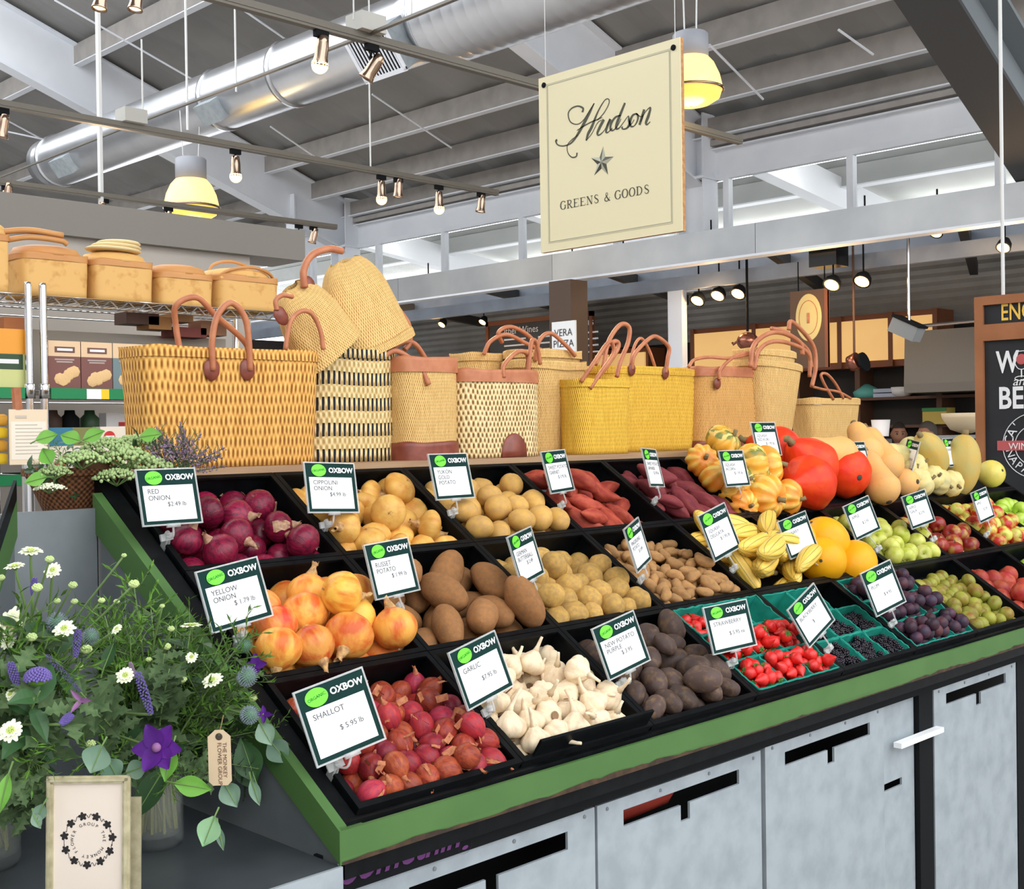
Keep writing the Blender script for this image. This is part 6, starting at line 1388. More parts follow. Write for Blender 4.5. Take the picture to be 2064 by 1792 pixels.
# two bags lying on top of the left baskets
ctr = at(745,612,Y=2.60)
def viewM(px, py, Y, roll, tiltx=0, yaw=0):
    p = at(px, py, Y=Y); M = Matrix.Translation(p) @ R(math.radians(yaw),'Z') @ R(math.radians(roll),'Y') @ R(math.radians(tiltx),'X'); return M
M = viewM(783,706,2.57,180-20,0,8)
o = tote('toppled_straw_bag', 'upturned straw bag with its closed end up leaning on top of the striped basket', M, .27, .27, .15, .15, .0, 2.6, wv_str, 14, 'straw bags lying on the baskets') if False else None
o = bpy.data.objects.new('toppled_straw_bag', None); C.objects.link(o); o.matrix_world = viewM(752,702,2.60,-22,0,0)
tag(o, 'upturned straw bag standing tilted on top of the striped basket', 'bag', 'straw bags on top of the left baskets')
b = shell(.255,.13,.15,.07,0,.245,2.6,seed=14,n=72,m=18,closed=False)
vs = []
for (x,y,z) in b.v:
    t = z/.245; f = math.sqrt(max(0,1-max(0,(t-.55)/.47)**2.4)); w_ = (.255-.075*t)/(.255-.125*t); vs.append((x*w_*(.35+.65*f), y*(.2+.8*f), z))
b.v = vs; b.obj('woven_body', wv_str, o, True)
shell(.262,.258,.158,.155,-.004,.02,2.6,seed=14,closed=False).obj('woven_rim', mat('shadowed greenish straw', (.36,.30,.14), .8) if False else wv_str, o, True)
iv = o.matrix_world.inverted(); q = lambda x, y, Y=2.50: iv @ at(x,y,Y=Y)
handle([q(614,580),q(612,545),q(628,515),q(660,502),q(690,506)],.009).obj('handle', leather, o, True)
handle([q(805,625,2.6),q(824,655,2.6),q(826,690,2.6),q(815,705,2.6)],.007).obj('handle', leather, o, True)
P = q(622,578,2.515); patch(P, iv.to_3x3() @ Vector((0,-1,0)), .040, .055).obj('leather_tab', leather_dk, o, True)
o = bpy.data.objects.new('toppled_straw_bag', None); C.objects.link(o); o.matrix_world = viewM(668,712,2.53,-38,0,0)
tag(o, 'straw bag slumped to the left behind the big reed basket handles', 'bag', 'straw bags on top of the left baskets')
b = shell(.20,.15,.11,.07,0,.20,2.6,seed=15,n=72,m=16,closed=False); vs = []
for (x,y,z) in b.v:
    t = z/.20; f = math.sqrt(max(0,1-max(0,(t-.4)/.62)**2.4)); vs.append((x*(.3+.7*f), y*(.2+.8*f), z))
b.v = vs; b.obj('woven_body', wv_str, o, True)
iv = o.matrix_world.inverted()
P = iv @ at(566,637,Y=2.465); patch(P, iv.to_3x3() @ Vector((0,-1,0)), .036, .050).obj('leather_tab', leather_dk, o, True)
q = lambda x, y, Y=2.46: iv @ at(x,y,Y=Y)
handle([q(558,625),q(556,605),q(570,595),q(590,598)],.006).obj('handle', leather, o, True)
handle([q(575,705),q(585,650),q(605,628),q(628,632),q(645,665),q(652,705)],.006).obj('handle', leather, o, True)
# ------------------------------------------------------------------ wire shelving with goods
YS = 4.2
def wire_shelf(x0, x1, z, par, nm='wire_shelf'):
    b = MB(); n = max(4, int((x1-x0)/.035))
    for zz in (z, z-.032): b.tube([(x0,0,zz),(x1,0,zz)], .003, 5); b.tube([(x0,.42,zz),(x1,.42,zz)], .003, 5)
    for i in range(n): xa = x0+(x1-x0)*i/n; xb = x0+(x1-x0)*(i+1)/n; b.tube([(xa,0,z if i%2 else z-.032),(xb,0,z-.032 if i%2 else z)], .0025, 4)
    for i in range(int((x1-x0)/.03)): b.tube([(x0+.03*i,0,z),(x0+.03*i,.42,z)], .0018, 4)
    return b.obj(nm, chrome, par)
def rack(x0, x1, label):
    o = empty('wire_shelving_unit', label, 'shelving', (0, YS, 0))
    for x in (x0, x1):
        for y in (0,.42): MB().lathe([(.0135,0),(.0135,2.14),(.011,2.15)], 12, T(x,y,0)).obj('post', chrome, o, True)
    wire_shelf(x0, x1, 2.105, o)
    for z in (1.775, 1.475, 1.1):
        wire_shelf(x0, x1, z, o); MB().box((x0+.02,.0,z+.001),(x1-.02,.42,z+.004)).obj('shelf_liner', darkmetal, o)
        MB().box((x0+.02,-.010,z-.030),(x1-.02,-.004,z+.008)).obj('green_label_strip', mat('green strip', (.005,.22,.07), .5) if 'green strip' not in MT else MT['green strip'], o)
        for x in [x0+.15+.27*i for i in range(int((x1-x0-.15)/.27))]:
            MB().box((x,-.013,z-.030),(x+.055,-.010,z+.006)).obj('shelf_label', whitep, o); MB().box((x+.055,-.013,z-.030),(x+.085,-.010,z+.006)).obj('yellow_label', mat('yellow label', (.9,.6,.02), .5) if 'yellow label' not in MT else MT['yellow label'], o)
        for x in (x0,x1): MB().lathe([(.019,-.03),(.019,.02),(.017,.022)], 12, T(x,0,z)).obj('shelf_collar', chrome, o, True)
    return o
xa = at(88,700,Y=YS).x; xb = at(58,700,Y=YS).x
rack(xa, 2.93, 'chrome wire shelving unit behind the big reed basket'); rack(xb-1.1, xb, 'chrome wire shelving unit at the left edge of the photo')
m_blk_c = mat('dark carton', (.06,.03,.02), .6)
back = MB().box((xa+.03,YS+.37,1.78),(2.85,YS+.40,2.02)).obj('shelf_back_panel', mat('grey board', (.42,.38,.32), .8)); tag(back, 'grey board at the back of the middle wire shelf', 'board')
# boxes of pasta
m_cream_b = mat('cream carton', (.78,.55,.33), .5); m_brown_b = mat('brown carton print', (.20,.075,.06), .5); m_teal_b = mat('grey teal carton print', (.16,.23,.24), .5); m_pasta = mat('pasta print', (.80,.52,.24), .6); m_lab = mat('dark label print', (.16,.07,.05), .5)
def carton(x, w_, z, h_, body, top, label, grp, pic=m_pasta, Y=YS+.03, split=.32, lab=True, d=.06):
    o = bpy.data.objects.new('food_carton', None); C.objects.link(o); o.location = (x, Y, z); tag(o, label, 'box', grp)
    MB().box((0,0,0),(w_,d,h_)).obj('carton_body', body, o)
    if top: MB().box((0,-.001,h_*(1-split)),(w_,0,h_)).obj('top_panel', top, o)
    if pic:
        b = MB(); rn = random.Random(int(x*1000)); 
        for i in range(6): b.lathe([(.001,.003),(w_*rn.uniform(.10,.17),.002),(w_*.18,0)], 8, T(w_*(.35+.09*i), -.001, h_*(.18+.035*i+rn.uniform(-.04,.04))) @ R(PI/2,'X'))
        b.obj('food_picture', pic, o)
    if lab:
        MB().box((w_*.2,-.003,h_*.76),(w_*.82,-.001,h_*.88)).obj('name_label', m_lab, o)
        text('PASTA', w_*.19, whitep, o, frame((w_*.5,-.004,h_*.82),(1,0,0),(0,0,1)), align='CENTER', name='label_text') if False else MB().box((w_*.27,-.0035,h_*.795),(w_*.75,-.003,h_*.845)).obj('label_text', whitep, o)
        for i in range(2): MB().box((w_*(.2+.05*i),-.0015,h_*(.60-.05*i)),(w_*(.8-.05*i),-.001,h_*(.63-.05*i))).obj('print_line', mat('print grey', (.45,.36,.33), .6) if 'print grey' not in MT else MT['print grey'], o)
    return o
x0 = at(98,780,Y=YS+.03).x; wb = at(165,780,Y=YS+.03).x-x0
G = 'cartons on the middle wire shelf'
labs = ['brown and cream pasta carton beside the chrome post','second brown and cream pasta carton from the chrome post','grey teal and cream pasta carton left of the reed basket','grey teal pasta carton half hidden behind the reed basket','fifth pasta carton hidden mostly behind the reed basket']
for i in range(5): carton(x0+i*(wb-.001), wb-.004, 1.781, .172, m_brown_b if i < 2 else m_teal_b, m_cream_b, labs[i], G)
m_or = mat('orange carton', (.80,.33,.03), .5); m_dg = mat('dark green label', (.03,.07,.03), .5); m_lg = mat('pale green print', (.60,.62,.25), .6)
o = carton(at(2,700,Y=YS+.02).x-.03, .12, 1.781, .205, m_lg, m_or, 'orange and green carton on the left rack behind the post', G, None, YS+.02, .42, False)
MB().box((.0,-.001,.065),(.105,0,.118)).obj('green_label', m_dg, o); MB().box((.02,-.002,.085),(.09,-.001,.10)).obj('label_text', chalk, o)
o = carton(at(8,650,Y=YS+.1).x, .085, 1.985, .05, mat('terracotta carton', (.40,.13,.04), .6), None, 'terracotta coloured carton lying on top at the left rack', G, None, YS+.1, .3, False)
for i, (x, z, w_, h_, col) in enumerate([(255,640,.14,.045,(.10,.05,.035)),(300,650,.10,.05,(.42,.20,.06)),(350,668,.15,.04,(.20,.04,.03)),(405,660,.12,.06,(.30,.14,.07)),(345,640,.10,.03,(.30,.16,.06))]):
    q = at(x,z,Y=YS+.25); o = carton(q.x, w_, q.z-h_/2, h_, mat('mixed carton %d' % i, col, .6), None, ['dark flat packet','orange brown packet','dark red packet','brown packet','tan packet'][i]+' lying at the back above the pasta cartons', G, None, YS+.25, .3, False, .1)
sh2 = MB().box((2.15,YS+.22,1.955),(2.85,YS+.40,1.962)).obj('small_riser', darkmetal); tag(sh2, 'thin dark riser above the pasta cartons', 'riser')
# lower shelf goods
G = 'cartons on the lower wire shelf'; m_blue_b = mat('blue carton', (.04,.20,.32), .5); m_ol = mat('olive carton', (.22,.22,.07), .5); m_cook = mat('cookie print', (.36,.15,.06), .6); m_wht = mat('cream white carton', (.85,.76,.62), .5); m_redc = mat('red print', (.60,.03,.03), .5)
q = at(99,830,Y=YS+.03); o = carton(q.x, .085, 1.481, .163, m_wht, m_blue_b, 'blue topped cookie packet on the lower shelf behind the white card', G, m_cook, YS+.03, .40, False); 
o = carton(q.x+.088, .085, 1.481, .163, m_wht, m_ol, 'olive topped cookie packet on the lower shelf', G, m_cook, YS+.03, .40, False)
for i in range(2): 
    o = carton(q.x+.190+i*.118, .112, 1.481, .165, m_wht, None, ['cream cookie carton with a red round badge left of the lavender','second cream cookie carton with a red round badge behind the lavender'][i], G, m_cook, YS+.03, .4, False)
    MB().lathe([(.001,.004),(.021,.004),(.021,0)], 24, T(.035,-.001,.128) @ R(PI/2,'X')).obj('red_badge', m_redc, o); MB().box((.018,-.006,.124),(.052,-.005,.132)).obj('badge_text', whitep, o)
o = carton(q.x+.30, .14, 1.60, .10, whitep, None, 'white carton with red print above the red badge cartons', G, None, YS+.2, .4, False); MB().box((.05,-.002,.05),(.12,-.001,.065)).obj('red_print', m_redc, o)
for i, x in enumerate((105,140,180)):
    q2 = at(x,812,Y=YS+.2); b = MB().lathe([(.03,0),(.035,.01),(.035,.05),(.02,.065),(.018,.08)], 12, T(q2.x,YS+.2,1.63)); tag(b.obj('dark_jar', [m_blk_c, darkmetal, m_dg][i], None, True), ['dark brown jar','black jar','dark green jar'][i]+' in the shadow of the lower wire shelf', 'jar', 'jars at the back of the lower shelf')
# white notice card standing in front
a = at(18,825,Y=3.9); c = at(97,935,Y=3.9)
o = empty('notice_card', 'large cream notice card with faint writing standing in front of the wire shelving', 'sign', ((a.x+c.x)/2,3.9,(a.z+c.z)/2)); hw, hh = (c.x-a.x)/2, (a.z-c.z)/2
MB().box((-hw,0,-hh),(hw,.004,hh)).obj('card', mat('cream notice', (.86,.70,.50), .6), o); MB().box((-hw*.92,-.001,-hh*.82),(hw*.92,0,hh*.55)).obj('paper', mat('ivory paper', (.92,.84,.70), .6), o)
m_faint = mat('faint print', (.62,.55,.45), .7)
text('Notice', hw*.28, m_faint, o, frame((-hw*.65,-.002,hh*.72),(1,0,0),(0,0,1)), shear=.3, name='heading') if False else MB().box((-hw*.68,-.002,hh*.68),(-hw*.1,-.001,hh*.78)).obj('heading', m_faint, o)
for i in range(9): MB().box((-hw*.7,-.002,hh*(.42-.13*i)),(hw*(.7-.25*((i*7)%3==0)),-.001,hh*(.42-.13*i)+.003)).obj('printed_line', m_faint, o)
MB().tube([(-.01,.006,-hh),(-.01,.006,-(a.z+c.z)/2)], .012, 8).obj('stand_pole', chrome, o); MB().tube([(-.03,.01,hh),(-.035,.01,hh+.07)], .016, 8).obj('wooden_clip', leather, o)
# jars of yellow fruit at the left edge
for i in range(4):
    q2 = at(3,845+i*26,Y=4.0); b = MB().lathe([(.028,0),(.03,.01),(.03,.03),(.02,.036)], 14, T(q2.x-.012,4.0,q2.z-.02)); tag(b.obj('yellow_jar', MT['yellow label'] if i%2 else mat('amber jar %d' % i, (.75,.38,.04), .3), None, True), ['topmost','second from top','third from top','lowest'][i]+' yellow jar in the stack at the left photo edge', 'jar', 'yellow jars at the left edge')
# wooden strip baskets on top of the racks
m_chip = mat('wood strip skin', (.74,.44,.15), .55, spec=.25, col2=(.62,.33,.10), scale=24, detail=2, ramp=(.55,.7)); m_chipband = mat('bent wood band', (.55,.24,.07), .5, col2=(.62,.30,.10), scale=5); 
bkx = [(-30,22,475,580,'strip'),(45,188,500,590,'lid'),(190,318,490,600,'lid'),(322,438,532,610,'lid'),(442,572,540,625,'hand')]
for i, (pa, pb, pt, pbm, kd) in enumerate(bkx):
    a = at(pa, pbm, Y=YS+.05); c = at(pb, pbm, Y=YS+.05); wd = (c.x-a.x)*.96; Zs = 2.110; h = [.20,.150,.150,.125,.135][i]
    o = empty('picnic_basket', ['pale strip basket cut off by the left photo edge','golden strip wood picnic basket with lid right above the chrome posts','golden strip wood basket with folded straw mats on its lid','plain golden strip wood basket with an orange brown rim lid','golden strip wood basket with a raised hoop handle'][i], 'basket', ((a.x+c.x)/2, YS+.05+wd*.40, Zs), 'strip wood baskets on top of the wire shelving')
    shell(wd*.97, wd, wd*.78, wd*.80, 0, h, 6, seed=20+i, n=48, m=6, ins=.003).obj('woven_body', m_chip, o, True)
    rimband(wd, wd*.80, h-.018, h+.006, 5, .004).obj('rim_band', m_chipband, o, True)
    lid = MB(); lid.lathe([(.001,.030),(.3,.028),(.45,.018),(.495,.0),(.50,-.012),(.47,-.012)], 40, T(0,0,h+.012) @ S(wd*1.0,wd*.84,1)); lid.obj('lid', m_chipband if i in (3,1) else m_chip, o, True)
    if kd == 'hand': 
        MB().tube(bez([(-wd*.45,0,h*.9),(-wd*.38,0,h+.05),(-wd*.1,0,h+.075),(wd*.2,0,h+.06),(wd*.3,0,h+.03)],6), .006, 8).obj('handle', m_chipband, o, True); MB().tube(bez([(-wd*.5,-.05,h*.8),(-wd*.35,-.1,h+.02),(0,-.12,h+.04),(wd*.35,-.1,h+.02),(wd*.5,-.05,h*.8)],6), .007, 8).obj('handle', m_chipband, o, True)
    if i == 1: MB().tube(bez([(-wd*.7,-.06,h+.04),(-wd*.4,-.1,h+.055),(0,-.12,h+.05),(wd*.1,-.12,h+.04)],6), .010, 8).obj('handle', m_chipband, o, True); MB().tube(bez([(-wd*.8,-.08,h+.065),(-wd*.4,-.1,h+.08),(wd*.05,-.12,h+.07)],6), .010, 8).obj('handle', m_chipband, o, True)
    if i == 2:
        for k in range(3): m_ = MB().lathe([(.01,0),(.42,.0),(.46,.006),(.42,.012),(.01,.012)], 32, T(o.location.x-.01+.01*k, o.location.y-.02, Zs+h+.044+k*.013) @ R(.02,'Y') @ S(wd*(.95-.12*k),wd*.8,1)); tag(m_.obj('straw_mat', wv_knot, None, True), ['lowest','middle','topmost'][k]+' folded straw mat on the strip wood basket', 'mat', 'straw mats on the picnic basket')
# ------------------------------------------------------------------ flower table between the stands
ZT = .931
o = empty('flower_table', 'low dark zinc table holding the flower vases at the bottom left', 'table', (0.6,1.54,0))
P_ = [(1.150,1.54),(1.150,2.33),(.99,2.30),(.35,1.93),(.05,1.54)]
b = MB(); b.add([(x-.6,y-1.54,z) for z in (ZT-.012,ZT) for x, y in P_], [(4,3,2,1,0),(5,6,7,8,9)]+[(i,(i+1)%5,(i+1)%5+5,i+5) for i in range(5)]); b.obj('tabletop', table_m, o)
MB().box((-.55,-.006,ZT-.30),(.55,.0,ZT+.001)).obj('front_apron', galv, o)
for x in (-.5,.5): MB().box((x-.02,.02,0),(x+.02,.06,ZT-.013)).obj('leg', darkmetal, o)
pn = MB().box((.985,2.335,ZT),(1.152,2.345,1.462)).obj('corner_panel', galv_dark); tag(pn, 'narrow upright zinc panel between the two stands behind the flowers', 'panel')
# neighbouring stand on the left, its near side seen edge-on
A0 = Vector((.985,2.335,1.462)); dr = FW + RT*((0-PW/2)/FOC) - UP*((1120-PH/2)/FOC)
best = min((abs((A0-(CAM+dr*t)).to_2d().length*.66-(1.462-(CAM+dr*t).z)), t) for t in [1.2+.005*i for i in range(220)])
A1 = CAM+dr*best[1]; dirv = (A1-A0); dirv = dirv/dirv.to_2d().length; A1 = A0+dirv*.55
ls = empty('side_stand', 'green edged stand corner at the left behind the flowers', 'stand', A0)
def strip(off0, off1, mt, nm, th=.006):
    n = Vector((-dirv.y, dirv.x, 0)).normalized()*th; b = MB(); a = [Vector((0,0,off0)), (A1-A0)+Vector((0,0,off0)), (A1-A0)+Vector((0,0,off1)), Vector((0,0,off1))]
    b.add(a+[p+n for p in a], [(0,1,2,3),(7,6,5,4),(0,4,5,1),(1,5,6,2),(2,6,7,3),(3,7,4,0)]); return b.obj(nm, mt, ls)
strip(-.045, .025, green, 'green_side_trim'); strip(.025, .062, black, 'black_side_rail')
b = MB(); e = A1-A0; b.add([(0,0,-.045),(e.x,e.y,e.z-.045),(e.x,e.y,ZT-A0.z),(0,0,ZT-A0.z)],[(0,1,2,3)]); b.obj('side_panel', galv_dark, ls)
# ------------------------------------------------------------------ leaf and flower meshes
m_stemg = mat('green stem', (.13,.22,.06), .6, rand=.2); m_leaf1 = mat('grey green leaf', (.050,.090,.035), .65, spec=.15, col2=(.085,.13,.055), scale=30, rand=.3); m_leaf2 = mat('fresh green leaf', (.05,.13,.015), .6, spec=.15, col2=(.10,.20,.03), scale=30, rand=.35)
m_leaf3 = mat('bright green leaf', (.12,.33,.035), .5, col2=(.17,.40,.06), scale=20); m_euc = mat('eucalyptus leaf', (.10,.19,.12), .55, col2=(.20,.30,.21), scale=15, rand=.15); m_dleaf = mat('deep green leaf', (.03,.085,.025), .5, rand=.2)
m_wpet = mat('cream petal', (.80,.82,.60), .6, rand=.08); m_yc = mat('yellow green centre', (.48,.58,.14), .7); m_bud = mat('pale green bud', (.50,.62,.25), .7, rand=.15)
m_pur2 = mat('deep violet petal', (.055,.008,.13), .55, spec=.2, col2=(.085,.012,.19), scale=30); m_vio = mat('violet floret', (.12,.085,.28), .7, rand=.2); m_thi = mat('thistle spines', (.26,.31,.36), .6, rand=.15); m_thg = mat('green thistle', (.10,.20,.12), .6)
m_lav = mat('dusty lavender floret', (.25,.17,.25), .8, rand=.25); m_lace = mat('lace flower', (.36,.47,.20), .7, spec=.2, rand=.15); m_mauve = mat('mauve petal', (.24,.10,.24), .6)
def leafquad(b, p, d, up, L, w_, lobes=0, curl=.2, seg=5):
    d = Vector(d).normalized(); s = d.cross(Vector(up)); s = s.normalized() if s.length > 1e-5 else d.orthogonal().normalized(); n = s.cross(d); p = Vector(p); vs = []; 
    for i in range(seg+1):
        t = i/seg; ww = (w_*.5*min(1,.25+t*2)*(1-.55*max(0,(t-.7)/.3)**2) if lobes < 0 else w_*math.sin(PI*min(.98,max(.04,t))**.8)*.5)
        if lobes > 0: ww *= (1.25 if i % 2 else .45)
        c = p+d*L*t-n*curl*L*t*t; vs += [c+s*ww+n*ww*.25, c, c-s*ww+n*ww*.25]
    b.add(vs, [f for i in range(seg) for f in ((3*i,3*i+1,3*i+4,3*i+3),(3*i+1,3*i+2,3*i+5,3*i+4))])
def sprig(seed, kind):
    """leafy stem 1 unit long growing up local z, returned as stem mesh + leaf mesh"""
    rn = random.Random(seed); bx, by = rn.uniform(-.15,.15), rn.uniform(-.15,.15); f = lambda t: Vector((bx*t*t, by*t*t, t*1.0)); sb = MB().tube([f(i/6) for i in range(7)], [.008,.008,.007,.006,.005,.004,.003], 5); lb = MB(); a = rn.random()*6
    if kind == 'lobed':
        for i in range(22):
            t = .25+.75*i/22; a += 2.4; L = rn.uniform(.14,.24)*(1.15-.4*t); d = Vector((math.cos(a), math.sin(a), rn.uniform(.1,.9))); leafquad(lb, f(t), d, (0,0,1), L, L*.55, 1, .25, 9)
    elif kind == 'fine':
        for i in range(30):
            t = .2+.8*i/30; a += 2.4; d = Vector((math.cos(a), math.sin(a), rn.uniform(.5,1.3))).normalized(); L = rn.uniform(.12,.22); p = f(t); sb.tube([p, p+d*L], [.003,.0015], 3)
            for k in range(7): q = p+d*L*(.2+.12*k); e = (d+Vector((rn.uniform(-1,1),rn.uniform(-1,1),rn.uniform(-.6,1)))).normalized(); leafquad(lb, q, e, d, .055, .012, 0, .1, 2)
    else:
        for i in range(14):
            t = .3+.7*i/14; a += 2.4; L = rn.uniform(.13,.22); d = Vector((math.cos(a), math.sin(a), rn.uniform(.1,.8))); leafquad(lb, f(t), d, (0,0,1), L, L*.5, 0, .3, 6)
    return sb, lb
SP = {}
for kd, mt_ in (('lobed',m_leaf1),('fine',m_leaf2),('broad',m_dleaf)):
    SP[kd] = []
    for i in range(4 if kd != 'broad' else 2):
        a, b2 = sprig(i*7+len(kd), kd); SP[kd].append((a.mesh('sprig_stem', m_stemg, True), b2.mesh('sprig_leaves', mt_)))
VA = at(335,1712,Z=ZT)+Vector((.0,.035,0)); VA.z = ZT; VBp = at(-25,1745,Z=ZT); VBp.z = ZT
def put_sprig(base, tip, kd, i, lab, grp):
    d = Vector(tip)-Vector(base); L = d.length; z = d.normalized(); x = z.orthogonal().normalized(); x = (Matrix.Rotation(i*1.7, 3, z) @ x); y = z.cross(x); M = Matrix((x,y,z)).transposed().to_4x4() @ S(L); M.translation = base
    sm, lm = SP[kd][i % len(SP[kd])]; o = bpy.data.objects.new('foliage_sprig', lm); C.objects.link(o); o.matrix_world = M; tag(o, lab, 'foliage', grp); c = bpy.data.objects.new('stem', sm); C.objects.link(c); c.parent = o; return o
rn = random.Random(12)
for i in range(66):
    px = rn.uniform(10, 545); top = 1185+abs(px-240)*.30+rn.uniform(0,200); Y = rn.uniform(1.66,1.98)
    if px > 500: top = max(top, 1330)
    tip = at(px, top, Y=Y); bs_ = VA if px > 170 else VBp; base = Vector((bs_.x+rn.uniform(-.02,.02), bs_.y+rn.uniform(-.02,.02), ZT+.10)); kd = 'fine' if (i % 5 in (0,1,3)) else 'lobed' if i % 10 != 4 else 'broad'
    nm = {'fine':'feathery green filler sprig in the flower bunch','lobed':'grey green lobed leaf sprig in the flower bunch','broad':'dark green broad leaf sprig in the flower bunch'}[kd]
    put_sprig(base, tip, kd, i, nm, {'fine':'feathery sprigs','lobed':'lobed leaf sprigs','broad':'broad leaf sprigs'}[kd])
for i, (px, py, Y) in enumerate([(30,1560,1.70),(75,1600,1.70),(20,1640,1.68),(70,1680,1.70),(430,1560,1.68),(520,1560,1.72),(600,1600,1.75),(250,1560,1.7),(120,1540,1.68),(180,1520,1.68),(350,1560,1.66),(560,1480,1.76)]):
    bs_ = VA if px > 170 else VBp; put_sprig(Vector((bs_.x,bs_.y,ZT+.16)), at(px,py,Y=Y), 'lobed' if i < 8 else 'fine', i, 'drooping grey green sprig low in the flower bunch' if i < 8 else 'drooping feathery sprig low in the flower bunch', 'drooping sprigs')
def stem_to(head, par, bend=.03, r=.0022, base=None):
    h = Vector(head); bs_ = Vector(base) if base else (VA if h.x > .93 else VBp)+Vector((0,0,.16)); iv = par.matrix_world.inverted(); mid = (h+bs_)*.5+Vector((bend*(1 if h.x > bs_.x else -1), 0, .03))
    MB().tube([iv @ p for p in bez([bs_, mid, h], 6)], r, 5).obj('stem', m_stemg, par, True)
def flower(name, label, cat, px, py, Y, group=None):
    p = at(px, py, Y=Y); o = empty(name, label, cat, p, group); return o, p
def facing(tilt=.5, seed=0):
    rr = random.Random(seed); v = Vector((-1,-1,0)).normalized(); z = (v*(1-tilt)+Vector((rr.uniform(-.3,.3),rr.uniform(-.3,.3),tilt))).normalized(); x = Vector((0,0,1)).cross(z).normalized() if abs(z.z) < .98 else Vector((1,0,0)); return Matrix((x, z.cross(x), z)).transposed().to_4x4()
def scab(px, py, R_, Y, lab, seed, tilt=.6, full=True):
    o, p = flower('cream_scabiosa', lab, 'flower', px, py, Y, 'cream button flowers'); F = facing(tilt, seed); r = R_*depth(p)/FOC; b = MB(); rr = random.Random(seed)
    for ring_, (n, L, w_, el) in enumerate(((13,1.0,.42,.12),(10,.68,.36,.45))):
        for i in range(n):
            a = 2*PI*i/n+ring_*.3+rr.uniform(-.08,.08); d = Vector((math.cos(a), math.sin(a), el)); leafquad(b, F @ (Vector((0,0,.05*r))), F.to_3x3() @ d, F.to_3x3() @ Vector((0,0,1)), r*L*rr.uniform(.85,1.1), r*w_, -1, .15, 4)
    b.obj('petals', m_wpet, o); c = MB()
    for i in range(26): q = i/26; a = i*2.4; c.sph(F @ Vector((r*.42*math.sqrt(q)*math.cos(a), r*.42*math.sqrt(q)*math.sin(a), r*.22*(1-q*.6))), r*.09, 5, 4)
    c.obj('centre', m_yc, o); MB().sph(F @ Vector((0,0,-.1*r)), r*.3, 8, 6).obj('calyx', m_stemg, o, True); stem_to(p, o, rr.uniform(.0,.05)); return o
for i, (x, y, r, Y, t, lab) in enumerate([(22,1255,32,1.80,.3,'large cream flower at the left photo edge'),(130,1268,22,1.72,.3,'cream flower just below the upper globe thistle'),(17,1293,17,1.8,.3,'small cream flower low at the left photo edge'),(22,1474,26,1.62,.6,'broad cream flower low at the left photo edge'),
    (428,1372,21,1.70,.5,'cream flower left of the right hand globe thistle'),(385,1262,22,1.74,.75,'cream flower on the green side trim below the yellow onion card'),(253,1362,19,1.66,.5,'round cream flower left of the violet spike'),(236,1268,13,1.70,.5,'small yellow cream button at the top centre of the flowers'),
    (386,1325,13,1.70,.5,'small cream button below the flat cream flower'),(62,1112,24,1.86,.8,'flat pale flower at the top left of the bunch'),(30,1142,20,1.86,.8,'flat pale flower far left near the top of the bunch'),(107,1150,18,1.84,.4,'pale tufted flower at the top of the bunch'),(22,1400,16,1.72,.5,'ragged cream flower at the left edge')]): scab(x, y, r, Y, lab, i+1, t)
def bud(px, py, R_, Y, seed):
    o, p = flower('button_bud', 'small round pale green flower bud on a thin stem', 'flower bud', px, py, Y, 'pale green flower buds'); r = R_*depth(p)/FOC; b = MB(); b.sph((0,0,0), r*.8, 9, 7, (1,1,.8))
    for i in range(24): a = i*2.4; z = -.2+1.2*i/24; c = math.sqrt(max(0,1-z*z)); b.sph((c*r*.75*math.cos(a), c*r*.75*math.sin(a), z*r*.65), r*.22, 5, 4)
    b.obj('bud', m_bud, o, True); stem_to(p, o, .01, .0016)
for i, (x, y, r) in enumerate([(75,1185,12),(147,1180,10),(270,1178,12),(336,1304,10),(115,1212,8),(160,1346,10),(183,1500,11),(64,1285,12),(174,1310,13),(100,1128,10),(250,1120,6),(205,1211,8),(327,1222,6),(368,1370,10),(510,1408,10),(150,1213,8),(2,1165,9),(235,1213,7),(345,1268,8),(60,1360,9),(300,1330,7),(455,1420,9)]): bud(x, y, r, 1.70+.02*(i%6), i)
def thistle(px, py, R_, Y, lab, mt_, seed):
    o, p = flower('globe_thistle', lab, 'flower', px, py, Y, 'globe thistles'); r = R_*depth(p)/FOC; MB().sph((0,0,0), r*.72, 14, 10).obj('core', m_thg, o, True); b = MB(); n = 190
    for i in range(n):
        z = 1-2*(i+.5)/n; a = i*2.39996; c = math.sqrt(1-z*z); d = Vector((c*math.cos(a), c*math.sin(a), z)); e = d.orthogonal().normalized()*r*.045; f = d.cross(e).normalized()*r*.045
        b.add([d*r*.66+e, d*r*.66-e*.5+f, d*r*.66-e*.5-f, d*r*1.02], [(0,1,3),(1,2,3),(2,0,3)]); b.sph(d*r*.97, r*.04, 4, 3)
    b.obj('spines', mt_, o); stem_to(p, o, .02)
thistle(115,1255,22,1.78,'grey blue globe thistle at the upper left of the flowers',m_thi,1); thistle(182,1283,18,1.76,'dark globe thistle right of the upper left one',m_thi,2)
thistle(493,1300,17,1.70,'green globe thistle below the yellow onion price card',m_thg,3); thistle(498,1363,22,1.68,'grey globe thistle beside the front left tray corner',m_thi,4); thistle(503,1441,20,1.68,'green grey globe thistle above the eucalyptus leaves',m_thi,5)
o, p = flower('purple_scabiosa','round dusty purple flower at the left of the bunch','flower',76,1368,1.68); r = 28*depth(p)/FOC; b = MB(); rr = random.Random(3)
for i in range(130): z = -.1+1.1*i/130; a = i*2.4; c = math.sqrt(max(0,1-z*z)); b.sph((c*r*.9*math.cos(a), c*r*.9*math.sin(a), z*r*.75), r*.12, 5, 4)
